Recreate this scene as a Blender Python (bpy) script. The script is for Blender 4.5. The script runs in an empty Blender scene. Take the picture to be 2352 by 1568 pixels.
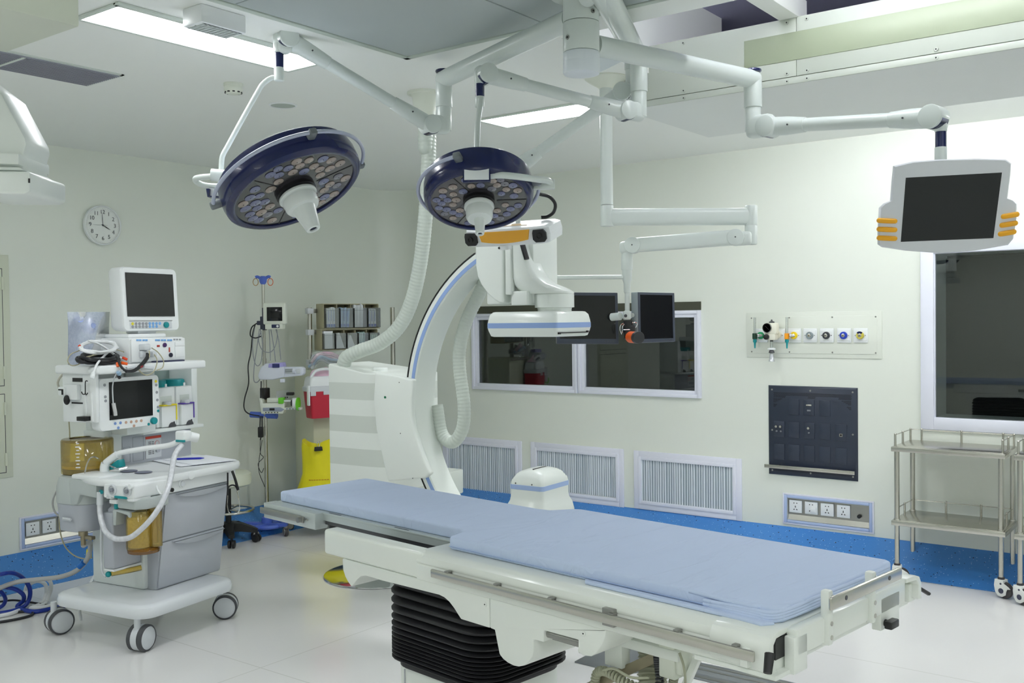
import bpy, bmesh, math, random
from mathutils import Vector, Matrix
random.seed(7)
PI = math.pi
SC = bpy.context.scene
COL = SC.collection

# ------------------------------------------------------------------ camera
F_PX, YAW, PITCH, ROLL, CAM_H = 2270.74, .644533, -.0214275, -.0116861, 1.8
def _rot():
    cy, sy = math.cos(YAW), math.sin(YAW)
    fwd = Vector((-sy*math.cos(PITCH), cy*math.cos(PITCH), math.sin(PITCH)))
    r0 = Vector((cy, sy, 0)); u0 = r0.cross(fwd)
    r = math.cos(ROLL)*r0 + math.sin(ROLL)*u0
    u = -math.sin(ROLL)*r0 + math.cos(ROLL)*u0
    return r, u, fwd
CR, CU, CF = _rot()
CAM = Vector((0, 0, CAM_H))
cd = bpy.data.cameras.new('camera'); cam = bpy.data.objects.new('camera', cd); COL.objects.link(cam)
cd.sensor_width = 36; cd.lens = F_PX/2352*36; cd.clip_start = .05; cd.clip_end = 60
cam.matrix_world = Matrix(((CR.x, CU.x, -CF.x, CAM.x), (CR.y, CU.y, -CF.y, CAM.y), (CR.z, CU.z, -CF.z, CAM.z), (0, 0, 0, 1)))
SC.camera = cam
def ray(x, y): return CR*((x-1176)/F_PX) + CU*(-(y-784)/F_PX) + CF
def at(x, y, d): return CAM + ray(x, y)*d                      # point seen at (x, y), d metres ahead of the lens
def atz(x, y, z): r = ray(x, y); return CAM + r*((z-CAM_H)/r.z)
def aty(x, y, Y): r = ray(x, y); return CAM + r*(Y/r.y)
def atx(x, y, X): r = ray(x, y); return CAM + r*(X/r.x)
def depth(p): return (Vector(p)-CAM).dot(CF)
class Frame:                                                    # a local frame standing in the room
    def __init__(s, o, deg):
        s.o = Vector(o); s.rz = math.radians(deg)
        s.m = Matrix.Rotation(s.rz, 3, 'Z'); s.i = s.m.transposed()
    def __call__(s, px, py, x=None, y=None, z=None):
        o = s.i @ (CAM-s.o); r = s.i @ ray(px, py)
        k, v = (0, x) if x is not None else (1, y) if y is not None else (2, z)
        return o + r*((v-o[k])/r[k])
    def loc(s, p): return s.i @ (Vector(p)-s.o)
    def w(s, p): return s.m @ Vector(p) + s.o

# --------------------------------------------------------------- materials
def lin(c):
    c = c/255.0
    return c/12.92 if c <= .04045 else ((c+.055)/1.055)**2.4
def rgb(c): return (lin(c[0]), lin(c[1]), lin(c[2]), 1)
MATS = {}
def mat(name, c, rough=.4, metal=0, spec=.5, var=.03, scale=6, bump=0, emit=0, trans=0, coat=0, aniso=0):
    if name in MATS: return MATS[name]
    m = bpy.data.materials.new(name); m.use_nodes = True
    nt = m.node_tree; N = nt.nodes; L = nt.links
    b = N['Principled BSDF']
    b.inputs['Roughness'].default_value = rough; b.inputs['Metallic'].default_value = metal
    b.inputs['Specular IOR Level'].default_value = spec
    b.inputs['Coat Weight'].default_value = coat
    tc = N.new('ShaderNodeTexCoord'); no = N.new('ShaderNodeTexNoise')
    no.inputs['Scale'].default_value = scale; no.inputs['Detail'].default_value = 4
    L.new(tc.outputs['Object'], no.inputs['Vector'])
    mx = N.new('ShaderNodeMix'); mx.data_type = 'RGBA'
    col = rgb(c)
    mx.inputs['A'].default_value = tuple(min(1, v*(1-var)) for v in col[:3])+(1,)
    mx.inputs['B'].default_value = tuple(min(1, v*(1+var)) for v in col[:3])+(1,)
    L.new(no.outputs['Fac'], mx.inputs['Factor']); L.new(mx.outputs['Result'], b.inputs['Base Color'])
    if bump:
        bp = N.new('ShaderNodeBump'); bp.inputs['Strength'].default_value = bump; bp.inputs['Distance'].default_value = .01
        L.new(no.outputs['Fac'], bp.inputs['Height']); L.new(bp.outputs['Normal'], b.inputs['Normal'])
    if emit:
        b.inputs['Emission Color'].default_value = col; b.inputs['Emission Strength'].default_value = emit
    if trans: b.inputs['Transmission Weight'].default_value = trans
    MATS[name] = m
    return m
def clear(name, tint=(255, 255, 255), body=(230, 235, 240), opac=.15, gloss=.12, rough=.05):
    """thin clear plastic or glass: see-through, with a sheen and a little milky body"""
    if name in MATS: return MATS[name]
    m = bpy.data.materials.new(name); m.use_nodes = True
    nt = m.node_tree; N = nt.nodes; L = nt.links; N.remove(N['Principled BSDF'])
    out = N['Material Output']
    t = N.new('ShaderNodeBsdfTransparent'); t.inputs['Color'].default_value = rgb(tint)
    d = N.new('ShaderNodeBsdfDiffuse'); d.inputs['Color'].default_value = rgb(body)
    no = N.new('ShaderNodeTexNoise'); no.inputs['Scale'].default_value = 20
    mr = N.new('ShaderNodeMapRange'); mr.inputs['To Min'].default_value = opac*.7; mr.inputs['To Max'].default_value = min(1, opac*1.3)
    L.new(no.outputs['Fac'], mr.inputs['Value'])
    a = N.new('ShaderNodeMixShader'); L.new(mr.outputs['Result'], a.inputs['Fac']); L.new(t.outputs[0], a.inputs[1]); L.new(d.outputs[0], a.inputs[2])
    g = N.new('ShaderNodeBsdfGlossy'); g.inputs['Roughness'].default_value = rough
    lw = N.new('ShaderNodeFresnel'); lw.inputs['IOR'].default_value = 1.45
    ad = N.new('ShaderNodeMath'); ad.operation = 'MULTIPLY_ADD'; ad.inputs[1].default_value = .9; ad.inputs[2].default_value = gloss*.2; ad.use_clamp = True
    L.new(lw.outputs[0], ad.inputs[0])
    f = N.new('ShaderNodeMixShader'); L.new(ad.outputs[0], f.inputs['Fac']); L.new(a.outputs[0], f.inputs[1]); L.new(g.outputs[0], f.inputs[2])
    L.new(f.outputs[0], out.inputs['Surface'])
    MATS[name] = m
    return m

# --------------------------------------------------------------- mesh kit
def smooth_path(pts, n=8, closed=False):
    P = [Vector(p) for p in pts]; out = []
    k = len(P)
    for i in range(k if closed else k-1):
        p1, p2 = P[i], P[(i+1) % k]
        p0 = P[i-1] if (i > 0 or closed) else p1*2-p2
        p3 = P[(i+2) % k] if (i+2 < k or closed) else p2*2-p1
        for j in range(n):
            t = j/n
            out.append(.5*((2*p1)+(p2-p0)*t+(2*p0-5*p1+4*p2-p3)*t*t+(3*p1-p0-3*p2+p3)*t**3))
    if not closed: out.append(P[-1])
    return out
def basis(d, up=None):
    d = Vector(d).normalized()
    up = Vector(up) if up is not None else (Vector((0, 0, 1)) if abs(d.z) < .95 else Vector((1, 0, 0)))
    a = up.cross(d).normalized(); b = d.cross(a)
    return a, b, d
class MB:
    def __init__(s): s.bm = bmesh.new()
    def _merge(s, t, m=0):
        for f in t.faces: f.material_index = m
        bmesh.ops.recalc_face_normals(t, faces=t.faces[:])
        me = bpy.data.meshes.new('t'); t.to_mesh(me); t.free(); s.bm.from_mesh(me); bpy.data.meshes.remove(me)
        return s
    def box(s, lo, hi, bev=0, m=0, seg=2, rot=None, piv=None):
        t = bmesh.new(); lo = Vector(lo); hi = Vector(hi)
        bmesh.ops.create_cube(t, size=1)
        c = (lo+hi)/2; d = hi-lo
        for v in t.verts: v.co = Vector((v.co.x*d.x, v.co.y*d.y, v.co.z*d.z))+c
        if bev: bmesh.ops.bevel(t, geom=t.edges[:], offset=min(bev, min(abs(x) for x in d)*.49), segments=seg, affect='EDGES', profile=.5)
        if rot is not None:
            pv = Vector(piv) if piv is not None else c
            for v in t.verts: v.co = rot @ (v.co-pv)+pv
        return s._merge(t, m)
    def obox(s, c, ax, ay, az, size, bev=0, m=0, seg=2):        # box along three given directions
        t = bmesh.new(); bmesh.ops.create_cube(t, size=1)
        for v in t.verts: v.co = Vector((v.co.x*size[0], v.co.y*size[1], v.co.z*size[2]))
        if bev: bmesh.ops.bevel(t, geom=t.edges[:], offset=min(bev, min(size)*.49), segments=seg, affect='EDGES', profile=.5)
        ax, ay, az, c = Vector(ax), Vector(ay), Vector(az), Vector(c)
        for v in t.verts: v.co = c+ax*v.co.x+ay*v.co.y+az*v.co.z
        return s._merge(t, m)
    def rings(s, R, m=0, cap=True, closed=False):
        t = bmesh.new(); n = len(R[0])
        vs = [[t.verts.new(p) for p in r] for r in R]
        for i in range(len(R) if closed else len(R)-1):
            A, B = vs[i], vs[(i+1) % len(R)]
            for j in range(n):
                try: t.faces.new((A[j], A[(j+1) % n], B[(j+1) % n], B[j]))
                except ValueError: pass
        if cap and not closed:
            for r in (vs[0], vs[-1]):
                try: t.faces.new(r)
                except ValueError: pass
        bmesh.ops.remove_doubles(t, verts=t.verts[:], dist=1e-6)
        return s._merge(t, m)
    def cyl(s, p0, p1, r0, r1=None, seg=20, m=0, bev=0):
        p0, p1 = Vector(p0), Vector(p1); r1 = r0 if r1 is None else r1
        a, b, d = basis(p1-p0)
        ring = lambda p, r: [p+a*(r*math.cos(2*PI*i/seg))+b*(r*math.sin(2*PI*i/seg)) for i in range(seg)]
        if bev:
            h = bev
            return s.rings([ring(p0, r0-h), ring(p0+d*h*.3, r0-h*.3), ring(p0+d*h, r0), ring(p1-d*h, r1), ring(p1-d*h*.3, r1-h*.3), ring(p1, r1-h)], m)
        return s.rings([ring(p0, r0), ring(p1, r1)], m)
    def lathe(s, prof, o=(0, 0, 0), d=(0, 0, 1), seg=28, m=0, cap=True):
        o = Vector(o); a, b, d = basis(d)
        R = []
        for r, h in prof:
            r = max(r, 1e-5)
            R.append([o+d*h+a*(r*math.cos(2*PI*i/seg))+b*(r*math.sin(2*PI*i/seg)) for i in range(seg)])
        return s.rings(R, m, cap)
    def tube(s, pts, r, seg=10, m=0, sm=0, closed=False, cap=True, flat=None, up=None):
        P = smooth_path(pts, sm, closed) if sm else [Vector(p) for p in pts]
        n = len(P); R = []; prev = None
        for i, p in enumerate(P):
            t = (P[(i+1) % n]-P[i-1]) if closed else (P[min(i+1, n-1)]-P[max(i-1, 0)])
            if t.length < 1e-9: t = Vector((0, 0, 1))
            t.normalize()
            if prev is None: a, b, _ = basis(t, up)
            else:
                a = (prev-t*prev.dot(t)); a = a.normalized() if a.length > 1e-6 else basis(t)[0]
                b = t.cross(a)
            prev = a
            rr = r[i*len(r)//n] if isinstance(r, (list, tuple)) else r(i/(n-1)) if callable(r) else r
            fb = flat if flat else 1
            R.append([p+a*(rr*math.cos(2*PI*k/seg))+b*(rr*fb*math.sin(2*PI*k/seg)) for k in range(seg)])
        return s.rings(R, m, cap, closed)
    def prism(s, pts, vec, m=0, bev=0, seg=2):
        t = bmesh.new(); vec = Vector(vec)
        A = [t.verts.new(Vector(p)) for p in pts]; f = t.faces.new(A)
        r = bmesh.ops.extrude_face_region(t, geom=[f])
        bmesh.ops.translate(t, verts=[e for e in r['geom'] if isinstance(e, bmesh.types.BMVert)], vec=vec)
        if bev:
            bmesh.ops.recalc_face_normals(t, faces=t.faces[:])
            bmesh.ops.bevel(t, geom=[e for e in t.edges if len(e.link_faces) == 2 and e.calc_face_angle(0) > .6], offset=bev, segments=seg, affect='EDGES', profile=.5)
        return s._merge(t, m)
    def sphere(s, c, r, sc=(1, 1, 1), m=0, seg=16):
        t = bmesh.new(); bmesh.ops.create_uvsphere(t, u_segments=seg, v_segments=max(6, seg//2), radius=r)
        for v in t.verts: v.co = Vector((v.co.x*sc[0], v.co.y*sc[1], v.co.z*sc[2]))+Vector(c)
        return s._merge(t, m)
    def grid(s, f, nu, nv, m=0, thick=0):
        t = bmesh.new(); vs = [[t.verts.new(f(i/nu, j/nv)) for j in range(nv+1)] for i in range(nu+1)]
        for i in range(nu):
            for j in range(nv): t.faces.new((vs[i][j], vs[i+1][j], vs[i+1][j+1], vs[i][j+1]))
        if thick: bmesh.ops.solidify(t, geom=t.faces[:], thickness=thick)
        return s._merge(t, m)
    def mesh(s, me, M, m=0):
        t = bmesh.new(); t.from_mesh(me); bmesh.ops.transform(t, matrix=M, verts=t.verts[:])
        return s._merge(t, m)
    def build(s, name, mats, parent=None, ang=38, sub=0):
        me = bpy.data.meshes.new(name); s.bm.to_mesh(me); s.bm.free()
        for x in (mats if isinstance(mats, (list, tuple)) else [mats]): me.materials.append(x)
        for p in me.polygons: p.use_smooth = True
        me.set_sharp_from_angle(angle=math.radians(ang))
        o = bpy.data.objects.new(name, me); COL.objects.link(o)
        if parent is not None: o.parent = parent
        if sub:
            md = o.modifiers.new('sub', 'SUBSURF'); md.levels = sub; md.render_levels = sub
        return o
def rrect(cx, cy, w, h, r, n=5):                                 # rounded rectangle outline
    o = []
    for k, (sx, sy) in enumerate(((1, 1), (-1, 1), (-1, -1), (1, -1))):
        for i in range(n+1):
            a = PI/2*(k+i/n)
            o.append((cx+sx*(w/2-r)+r*math.cos(a), cy+sy*(h/2-r)+r*math.sin(a)))
    return o
def tag(o, label=None, cat=None, group=None, kind=None):
    if label: o['label'] = label
    if cat: o['category'] = cat
    if group: o['group'] = group
    if kind: o['kind'] = kind
    return o
def thing(name, label, cat, loc=(0, 0, 0), rz=0, group=None):
    o = bpy.data.objects.new(name, None); COL.objects.link(o); o.empty_display_size = .05
    o.location = loc; o.rotation_euler = (0, 0, rz)
    return tag(o, label, cat, group)
def struct(mb, name, mats, **k): return tag(mb.build(name, mats, **k), kind='structure')
def copy_tree(o, parent=None):
    c = o.copy(); COL.objects.link(c)
    if parent is not None: c.parent = parent
    for ch in list(o.children): copy_tree(ch, c)
    return c
def text_mesh(s, size, align='CENTER', ext=.0):
    cu = bpy.data.curves.new('txt', 'FONT'); cu.body = s; cu.size = size; cu.align_x = align; cu.align_y = 'CENTER'; cu.extrude = ext
    o = bpy.data.objects.new('txt', cu); COL.objects.link(o)
    me = bpy.data.meshes.new_from_object(o)
    bpy.data.objects.remove(o); bpy.data.curves.remove(cu)
    return me
def plane_mat(o, right, up):                                     # text matrix: local x along right, y along up
    r = Vector(right).normalized(); u = Vector(up).normalized(); n = r.cross(u); o = Vector(o)
    return Matrix(((r.x, u.x, n.x, o.x), (r.y, u.y, n.y, o.y), (r.z, u.z, n.z, o.z), (0, 0, 0, 1)))
# ------------------------------------------------------------------ colours
WHITE = mat('white enamel', (226, 231, 228), .32, var=.02)
WHITE2 = mat('white plastic', (232, 235, 236), .38, var=.02)
CREAM = mat('cream enamel', (222, 226, 214), .38, var=.02)
OFFW = mat('pale grey green enamel', (206, 214, 207), .35, var=.02)
GREYP = mat('mid grey plastic', (176, 180, 188), .42, var=.03)
GREYG = mat('grey green plastic', (184, 191, 190), .42, var=.03)
DGREY = mat('dark grey rubber', (70, 72, 76), .5, var=.05)
BLACK = mat('black plastic', (22, 22, 24), .4, var=.1)
BLACKM = mat('black fabric bellows', (30, 30, 34), .55, var=.1)
SCREEN = mat('dark screen', (20, 21, 24), .12, spec=.45, var=.05)
STEEL = mat('brushed steel', (196, 194, 186), .27, 1, var=.04, scale=30)
STEELD = mat('satin steel', (160, 160, 156), .34, 1, var=.05, scale=40)
CHROME = mat('chrome', (214, 216, 218), .1, 1, var=.02)
NAVY = mat('navy plastic', (16, 27, 76), .25, var=.05, coat=.2)
LBLUE = mat('light blue stripe', (160, 182, 222), .4, var=.03)
TEAL = mat('teal plastic', (0, 140, 146), .38)
YELLOW = mat('amber yellow', (240, 178, 24), .4)
ORANGE = mat('orange', (238, 96, 20), .4)
RED = mat('red plastic', (186, 26, 52), .4)
BLUEP = mat('blue plastic', (86, 120, 214), .4)
MATW = mat('matt white paper', (240, 242, 248), .8)
LGREY = mat('light grey plastic', (206, 210, 214), .4, var=.02)

def wall_mat():
    m = mat('painted wall panel', (226, 230, 221), .34, var=.012, scale=2)
    return m
WALL = wall_mat()
CEIL = mat('ceiling paint', (238, 240, 236), .6, var=.01, scale=2)
FRAMEW = mat('white aluminium frame', (226, 228, 240), .35, var=.015)

def floor_mat():
    m = mat('vinyl floor', (224, 223, 222), .15, var=.02, scale=1.2, spec=.45)
    nt = m.node_tree; N = nt.nodes; L = nt.links; b = N['Principled BSDF']
    tc = N.new('ShaderNodeTexCoord'); br = N.new('ShaderNodeTexBrick')
    br.offset = 0; br.inputs['Scale'].default_value = 1
    for k, v in (('Brick Width', 1.9), ('Row Height', 1.9), ('Mortar Size', .004), ('Mortar Smooth', .3)): br.inputs[k].default_value = v
    mp = N.new('ShaderNodeMapping'); mp.inputs['Location'].default_value = (.35, .5, 0)
    L.new(tc.outputs['Object'], mp.inputs['Vector']); L.new(mp.outputs[0], br.inputs['Vector'])
    src = b.inputs['Base Color'].links[0].from_socket
    mx = N.new('ShaderNodeMix'); mx.data_type = 'RGBA'; mx.blend_type = 'MULTIPLY'
    mx.inputs['B'].default_value = (.82, .82, .8, 1)
    L.new(br.outputs['Fac'], mx.inputs['Factor']); L.new(src, mx.inputs['A']); L.new(mx.outputs['Result'], b.inputs['Base Color'])
    return m
FLOOR = floor_mat()
def terrazzo():
    m = mat('blue speckled vinyl', (66, 128, 198), .3, var=.09, scale=120, spec=.4)
    nt = m.node_tree; N = nt.nodes; L = nt.links; b = N['Principled BSDF']
    tc = N.new('ShaderNodeTexCoord'); last = b.inputs['Base Color'].links[0].from_socket
    for sc, th, col in ((26, .17, rgb((24, 40, 74))), (47, .15, rgb((190, 214, 240)))):
        v = N.new('ShaderNodeTexVoronoi'); v.inputs['Scale'].default_value = sc; L.new(tc.outputs['Object'], v.inputs['Vector'])
        n = N.new('ShaderNodeTexNoise'); n.inputs['Scale'].default_value = sc*.45; L.new(tc.outputs['Object'], n.inputs['Vector'])
        mu = N.new('ShaderNodeMath'); mu.operation = 'MULTIPLY'; L.new(n.outputs['Fac'], mu.inputs[0]); mu.inputs[1].default_value = th*1.5
        c = N.new('ShaderNodeMath'); c.operation = 'LESS_THAN'; L.new(v.outputs['Distance'], c.inputs[0]); L.new(mu.outputs[0], c.inputs[1])
        mx = N.new('ShaderNodeMix'); mx.data_type = 'RGBA'; mx.inputs['B'].default_value = col
        L.new(c.outputs[0], mx.inputs['Factor']); L.new(last, mx.inputs['A']); last = mx.outputs['Result']
    L.new(last, b.inputs['Base Color'])
    return m
TERR = terrazzo()

# -------------------------------------------------------------- room shell
XL, YB, ZC, RC = -7.02, 7.32, 3.114, .3
XR, YF = 3.2, -3.2
def slab(axes, o, us, vs, holes, vec, mats, name):
    """a panel with rectangular holes; axes give (u, v) -> point"""
    us = sorted(set(us+[h[i] for h in holes for i in (0, 1)])); vs = sorted(set(vs+[h[i] for h in holes for i in (2, 3)]))
    t = bmesh.new(); vv = {}
    g = lambda i, j: vv.setdefault((i, j), t.verts.new(axes(us[i], vs[j])))
    for i in range(len(us)-1):
        for j in range(len(vs)-1):
            cu, cv = (us[i]+us[i+1])/2, (vs[j]+vs[j+1])/2
            if any(h[0] < cu < h[1] and h[2] < cv < h[3] for h in holes): continue
            t.faces.new((g(i, j), g(i+1, j), g(i+1, j+1), g(i, j+1)))
    r = bmesh.ops.extrude_face_region(t, geom=t.faces[:])
    bmesh.ops.translate(t, verts=[e for e in r['geom'] if isinstance(e, bmesh.types.BMVert)], vec=Vector(vec))
    b = MB(); b._merge(t)
    return struct(b, name, mats)
b = MB(); b.box((XL-.2, YF-.2, -.1), (XR+.2, YB+.2, 0)); struct(b, 'floor', FLOOR)
WIN1 = (-5.966, -3.583, 1.15, 1.864); WIN2 = (-1.80, .9, 1.075, 2.24)
slab(lambda u, v: Vector((u, YB, v)), 0, [XL+RC, XR], [0, ZC+.5], [WIN1, WIN2, (-2.87, -2.24, .25, .41)], (0, .14, 0), WALL, 'wall_back')
slab(lambda u, v: Vector((XL, u, v)), 0, [YF, YB-RC], [0, ZC+.1], [(3.51, 4.15, .235, .405)], (-.14, 0, 0), WALL, 'wall_left')
slab(lambda u, v: Vector((XR, u, v)), 0, [YF, YB], [0, ZC+.1], [], (.14, 0, 0), WALL, 'wall_right')
slab(lambda u, v: Vector((u, YF, v)), 0, [XL, XR], [0, ZC+.1], [], (0, -.14, 0), WALL, 'wall_front')
b = MB(); R = []
for k in range(13):
    a = PI/2*k/12; c, s = math.cos(a), math.sin(a); ox, oy = XL+RC, YB-RC
    p = lambda r, z: Vector((ox-r*c, oy+r*s, z))
    R.append([p(RC, 0), p(RC, ZC+.1), p(RC+.14, ZC+.1), p(RC+.14, 0)])
b.rings(R); struct(b, 'wall_corner', WALL)
# ceiling with an open service slot over the beam
OPX0, OPY0, OPY1 = -2.6, 3.866, 4.72
slab(lambda u, v: Vector((u, v, ZC)), 0, [XL-.1, XR+.1], [YF-.1, YB+.1], [(OPX0, XR, OPY0, OPY1)], (0, 0, .06), CEIL, 'ceiling')
VOID = mat('lavender ceiling void', (178, 176, 206), .7, var=.02)
b = MB(); b.box((-3.2, 3.3, 3.62), (XR, 7.0, 3.68)); struct(b, 'ceiling_void', VOID)
b = MB(); b.box((OPX0-.03, OPY0-.02, ZC+.06), (OPX0, OPY1+.9, 3.62)); b.box((OPX0, OPY0-.03, ZC+.06), (XR, OPY0, 3.62)); struct(b, 'trim_1', CEIL)
FOAM = mat('yellowed sealant', (206, 206, 168), .8, var=.1, scale=40, bump=.4)
b = MB()
b.tube([(OPX0+.01, OPY0+.01, ZC+.01+k*.03) for k in range(0, 18)], .012, 6)
b.tube([(OPX0+.02+k*.4, OPY0+.004, ZC+.03) for k in range(0, 14)], .012, 6)
struct(b, 'trim_2', FOAM)
# beam / soffit
BEAM = mat('beam panel', (184, 190, 180), .4, var=.015); BEAMD = mat('green beam insert', (150, 159, 136), .4, var=.02)
SOFF = mat('soffit paint', (222, 225, 222), .5, var=.01)
b = MB(); b.box((-2.765, 4.72, 2.94), (XR, 5.77, 3.256)); struct(b, 'ceiling_beam', [BEAM, SOFF])
o = bpy.data.objects['ceiling_beam']
for p in o.data.polygons:
    if p.normal.z < -.5 or p.normal.y > .5 or p.normal.x < -.5: p.material_index = 1
bt = thing('beam_cover', 'grey green cover panel with dark green insert along front of ceiling beam', 'panel', (-2.765, 4.72, 2.94))
b = MB(); b.box((0, -.012, .033), (.976, 0, .318), .002); b.box((.978, -.012, .033), (5.9, 0, .318), .002); b.box((0, -.012, -.002), (5.9, 0, .03), .002)
b.build('cover_panel', BEAM, bt)
b = MB(); b.box((.708, -.016, .11), (5.9, -.011, .247), .003); b.build('insert_panel', BEAMD, bt)
for z in (.012, .05, .298):
    for x in (.37, .93, 1.03, 1.62, 2.2):
        if z == .298 and x > 1.1: continue
        b = MB(); b.cyl((x, -.011, z), (x, -.016, z), .009, seg=14); b.cyl((x, -.0155, z), (x, -.0165, z), .004, seg=8, m=1); b.build('screw_cap', [BEAM, BLACK], bt)
for x, w in ((.03, .1), (.89, .1), (2.3, .1)):
    b = MB(); b.box((-2.765+x, OPY0, 3.256), (-2.765+x+w, OPY1+.1, 3.36), .003)
    b.box((-2.765+x+w*.3, OPY0+.25, 3.36), (-2.765+x+w*.8, OPY0+.33, 3.62), .003)
    struct(b, 'trim_%d' % (3+int(x*2)), CEIL)

# baseboards: coved blue vinyl
PROF = [(.345, 0.0), (.345, .003), (.07, .004), (.045, .008), (.024, .02), (.01, .04), (.006, .075), (.005, .188), (0, .19)]
def sweep(path, name):                                           # path: list of (point, inward normal)
    b = MB(); b.rings([[Vector((p[0]+n[0]*d, p[1]+n[1]*d, z)) for d, z in PROF] for p, n in path]); return struct(b, name, TERR)
sweep([((XL, YF), (1, 0)), ((XL, YB-RC-.05), (1, 0))], 'baseboard_left')
sweep([((XL, YB-RC-.05), (1, 0))]+[((XL+RC-RC*math.cos(a), YB-RC+RC*math.sin(a)), (math.cos(a), -math.sin(a))) for a in [PI/2*k/10 for k in range(11)]]+[((XL+RC+.05, YB), (0, -1))], 'baseboard_corner')
sweep([((XL+RC+.05, YB), (0, -1)), ((XR, YB), (0, -1))], 'baseboard_back')

# ----------------------------------------------------------------- windows
GLASS = clear('window glass', (235, 240, 238), (200, 205, 205), .0, .2, .01)
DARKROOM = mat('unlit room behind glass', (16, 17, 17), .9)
DARKSTRIP = mat('dark green strip', (66, 68, 54), .5)
w1 = MB()
X0, X1, Z0, Z1 = WIN1
def frame_rect(b, x0, x1, z0, z1, t, y0, y1, m=0, bev=.004):
    b.box((x0, y0, z0), (x0+t, y1, z1), bev, m); b.box((x1-t, y0, z0), (x1, y1, z1), bev, m)
    b.box((x0+t-.001, y0, z0), (x1-t+.001, y1, z0+t), bev, m); b.box((x0+t-.001, y0, z1-t), (x1-t+.001, y1, z1), bev, m)
xm = -4.768
frame_rect(w1, X0, xm-.004, Z0, Z1, .028, YB-.03, YB+.05); frame_rect(w1, xm+.004, X1, Z0, Z1, .028, YB-.03, YB+.05)
frame_rect(w1, X0+.026, xm-.03, Z0+.026, Z1-.026, .032, YB-.015, YB+.04); frame_rect(w1, xm+.03, X1-.026, Z0+.026, Z1-.026, .032, YB-.015, YB+.04)
win = struct(w1, 'window_1', FRAMEW)
b = MB(); b.box((X0+.05, YB+.02, Z0+.05), (xm-.05, YB+.026, Z1-.05)); b.build('pane', GLASS, win)
b = MB(); b.box((xm+.05, YB+.02, Z0+.05), (X1-.05, YB+.026, Z1-.05)); b.build('pane', GLASS, win)
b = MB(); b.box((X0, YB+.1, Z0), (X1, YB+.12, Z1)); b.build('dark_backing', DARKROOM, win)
b = MB(); b.box((X0+.02, YB-.012, Z1+.002), (X1, YB+.02, 1.934)); b.build('blind_box', DARKSTRIP, win)
X0, X1, Z0, Z1 = WIN2
w2 = MB(); frame_rect(w2, X0-.085, X1+.085, Z0-.077, Z1+.08, .088, YB-.022, YB+.012, bev=.006); frame_rect(w2, X0-.004, X1+.004, Z0-.004, Z1+.004, .014, YB-.006, YB+.03)
win = struct(w2, 'window_2', FRAMEW)
REVEAL = mat('window reveal', (226, 228, 232), .4)
b = MB(); frame_rect(b, X0-.02, X1+.02, Z0-.02, Z1+.02, .03, YB+.03, YB+.34, bev=0); b.build('reveal', REVEAL, win)
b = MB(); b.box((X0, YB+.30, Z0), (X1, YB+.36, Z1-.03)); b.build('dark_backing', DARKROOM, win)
b = MB(); b.box((X0+.005, YB+.012, Z0+.005), (X1-.005, YB+.022, Z1-.005)); b.build('pane', GLASS, win)
# ------------------------------------------------------- ceiling fixtures
LAMP = mat('light diffuser', (246, 248, 255), .5, emit=1)
def set_emit(m, c, s):
    n = m.node_tree.nodes['Principled BSDF']; n.inputs['Emission Color'].default_value = rgb(c); n.inputs['Emission Strength'].default_value = s
TUBE = mat('fluorescent tube', (250, 252, 255), .5, emit=1)
E_MAIN = 21.5
set_emit(LAMP, (250, 252, 255), E_MAIN)
def ceiling_light(label, x0, x1, y0, y1, group=None):
    t = thing('ceiling_light', label, 'ceiling light', ((x0+x1)/2, (y0+y1)/2, ZC), 0, group)
    w, h = (x1-x0)/2, (y1-y0)/2
    b = MB()
    for s in (-1, 1):
        b.box((s*w-.02 if s > 0 else -w-.02, -h-.02, -.012), (w+.02 if s > 0 else -w+.002, h+.02, 0), .003)
        b.box((-w, s*h if s > 0 else -h-.02, -.012), (w, h+.02 if s > 0 else -h+.002, 0), .003)
    b.build('frame', OFFW, t)
    b = MB(); b.box((-w, -h, -.004), (w, h, -.001)); b.build('diffuser', LAMP, t)
    return t
ceiling_light('long ceiling light panel behind white vent box, above wall clock', -4.012, -3.712, 2.30, 3.43)
ceiling_light('long ceiling light panel behind surgical lamp arms near back wall', -4.05, -2.85, 5.065, 5.36)
for x, y, w, h in ((.1, 6.5, .3, 1.2), (-5.2, .3, .3, 1.2), (-.2, .2, 1.2, .3), (-3.1, -1.6, 1.2, .3), (.9, -1.8, 1.2, .3), (1.9, 2.0, .3, 1.2)):
    ceiling_light('ceiling light panel out of the picture', x-w/2, x+w/2, y-h/2, y+h/2, 'ceiling lights out of the picture')
set_emit(TUBE, (250, 251, 255), 52.0)
# batten hidden by the beam, lighting the back wall
t = thing('unseen_batten_light', 'tube light above back wall hidden behind ceiling beam', 'ceiling light', (-1.2, 6.0, ZC))
b = MB(); b.box((-1.5, -.05, -.05), (2.6, .05, 0), .005); b.build('housing', WHITE, t)
b = MB(); b.cyl((-1.48, 0, -.072), (2.58, 0, -.072), .02); b.build('tube', TUBE, t)

t = thing('unseen_batten_light', 'added unseen tube light brightening the ceiling slot above the beam', 'ceiling light', (-1.2, 3.95, 3.62), 0)  # invented tube, added out of sight to brighten the lavender void
b = MB(); b.box((-.9, -.05, -.05), (1.2, .05, 0), .005); b.build('housing', WHITE, t)
b = MB(); b.cyl((-.88, 0, -.072), (1.18, 0, -.072), .02); b.build('tube', TUBE, t)

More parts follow.
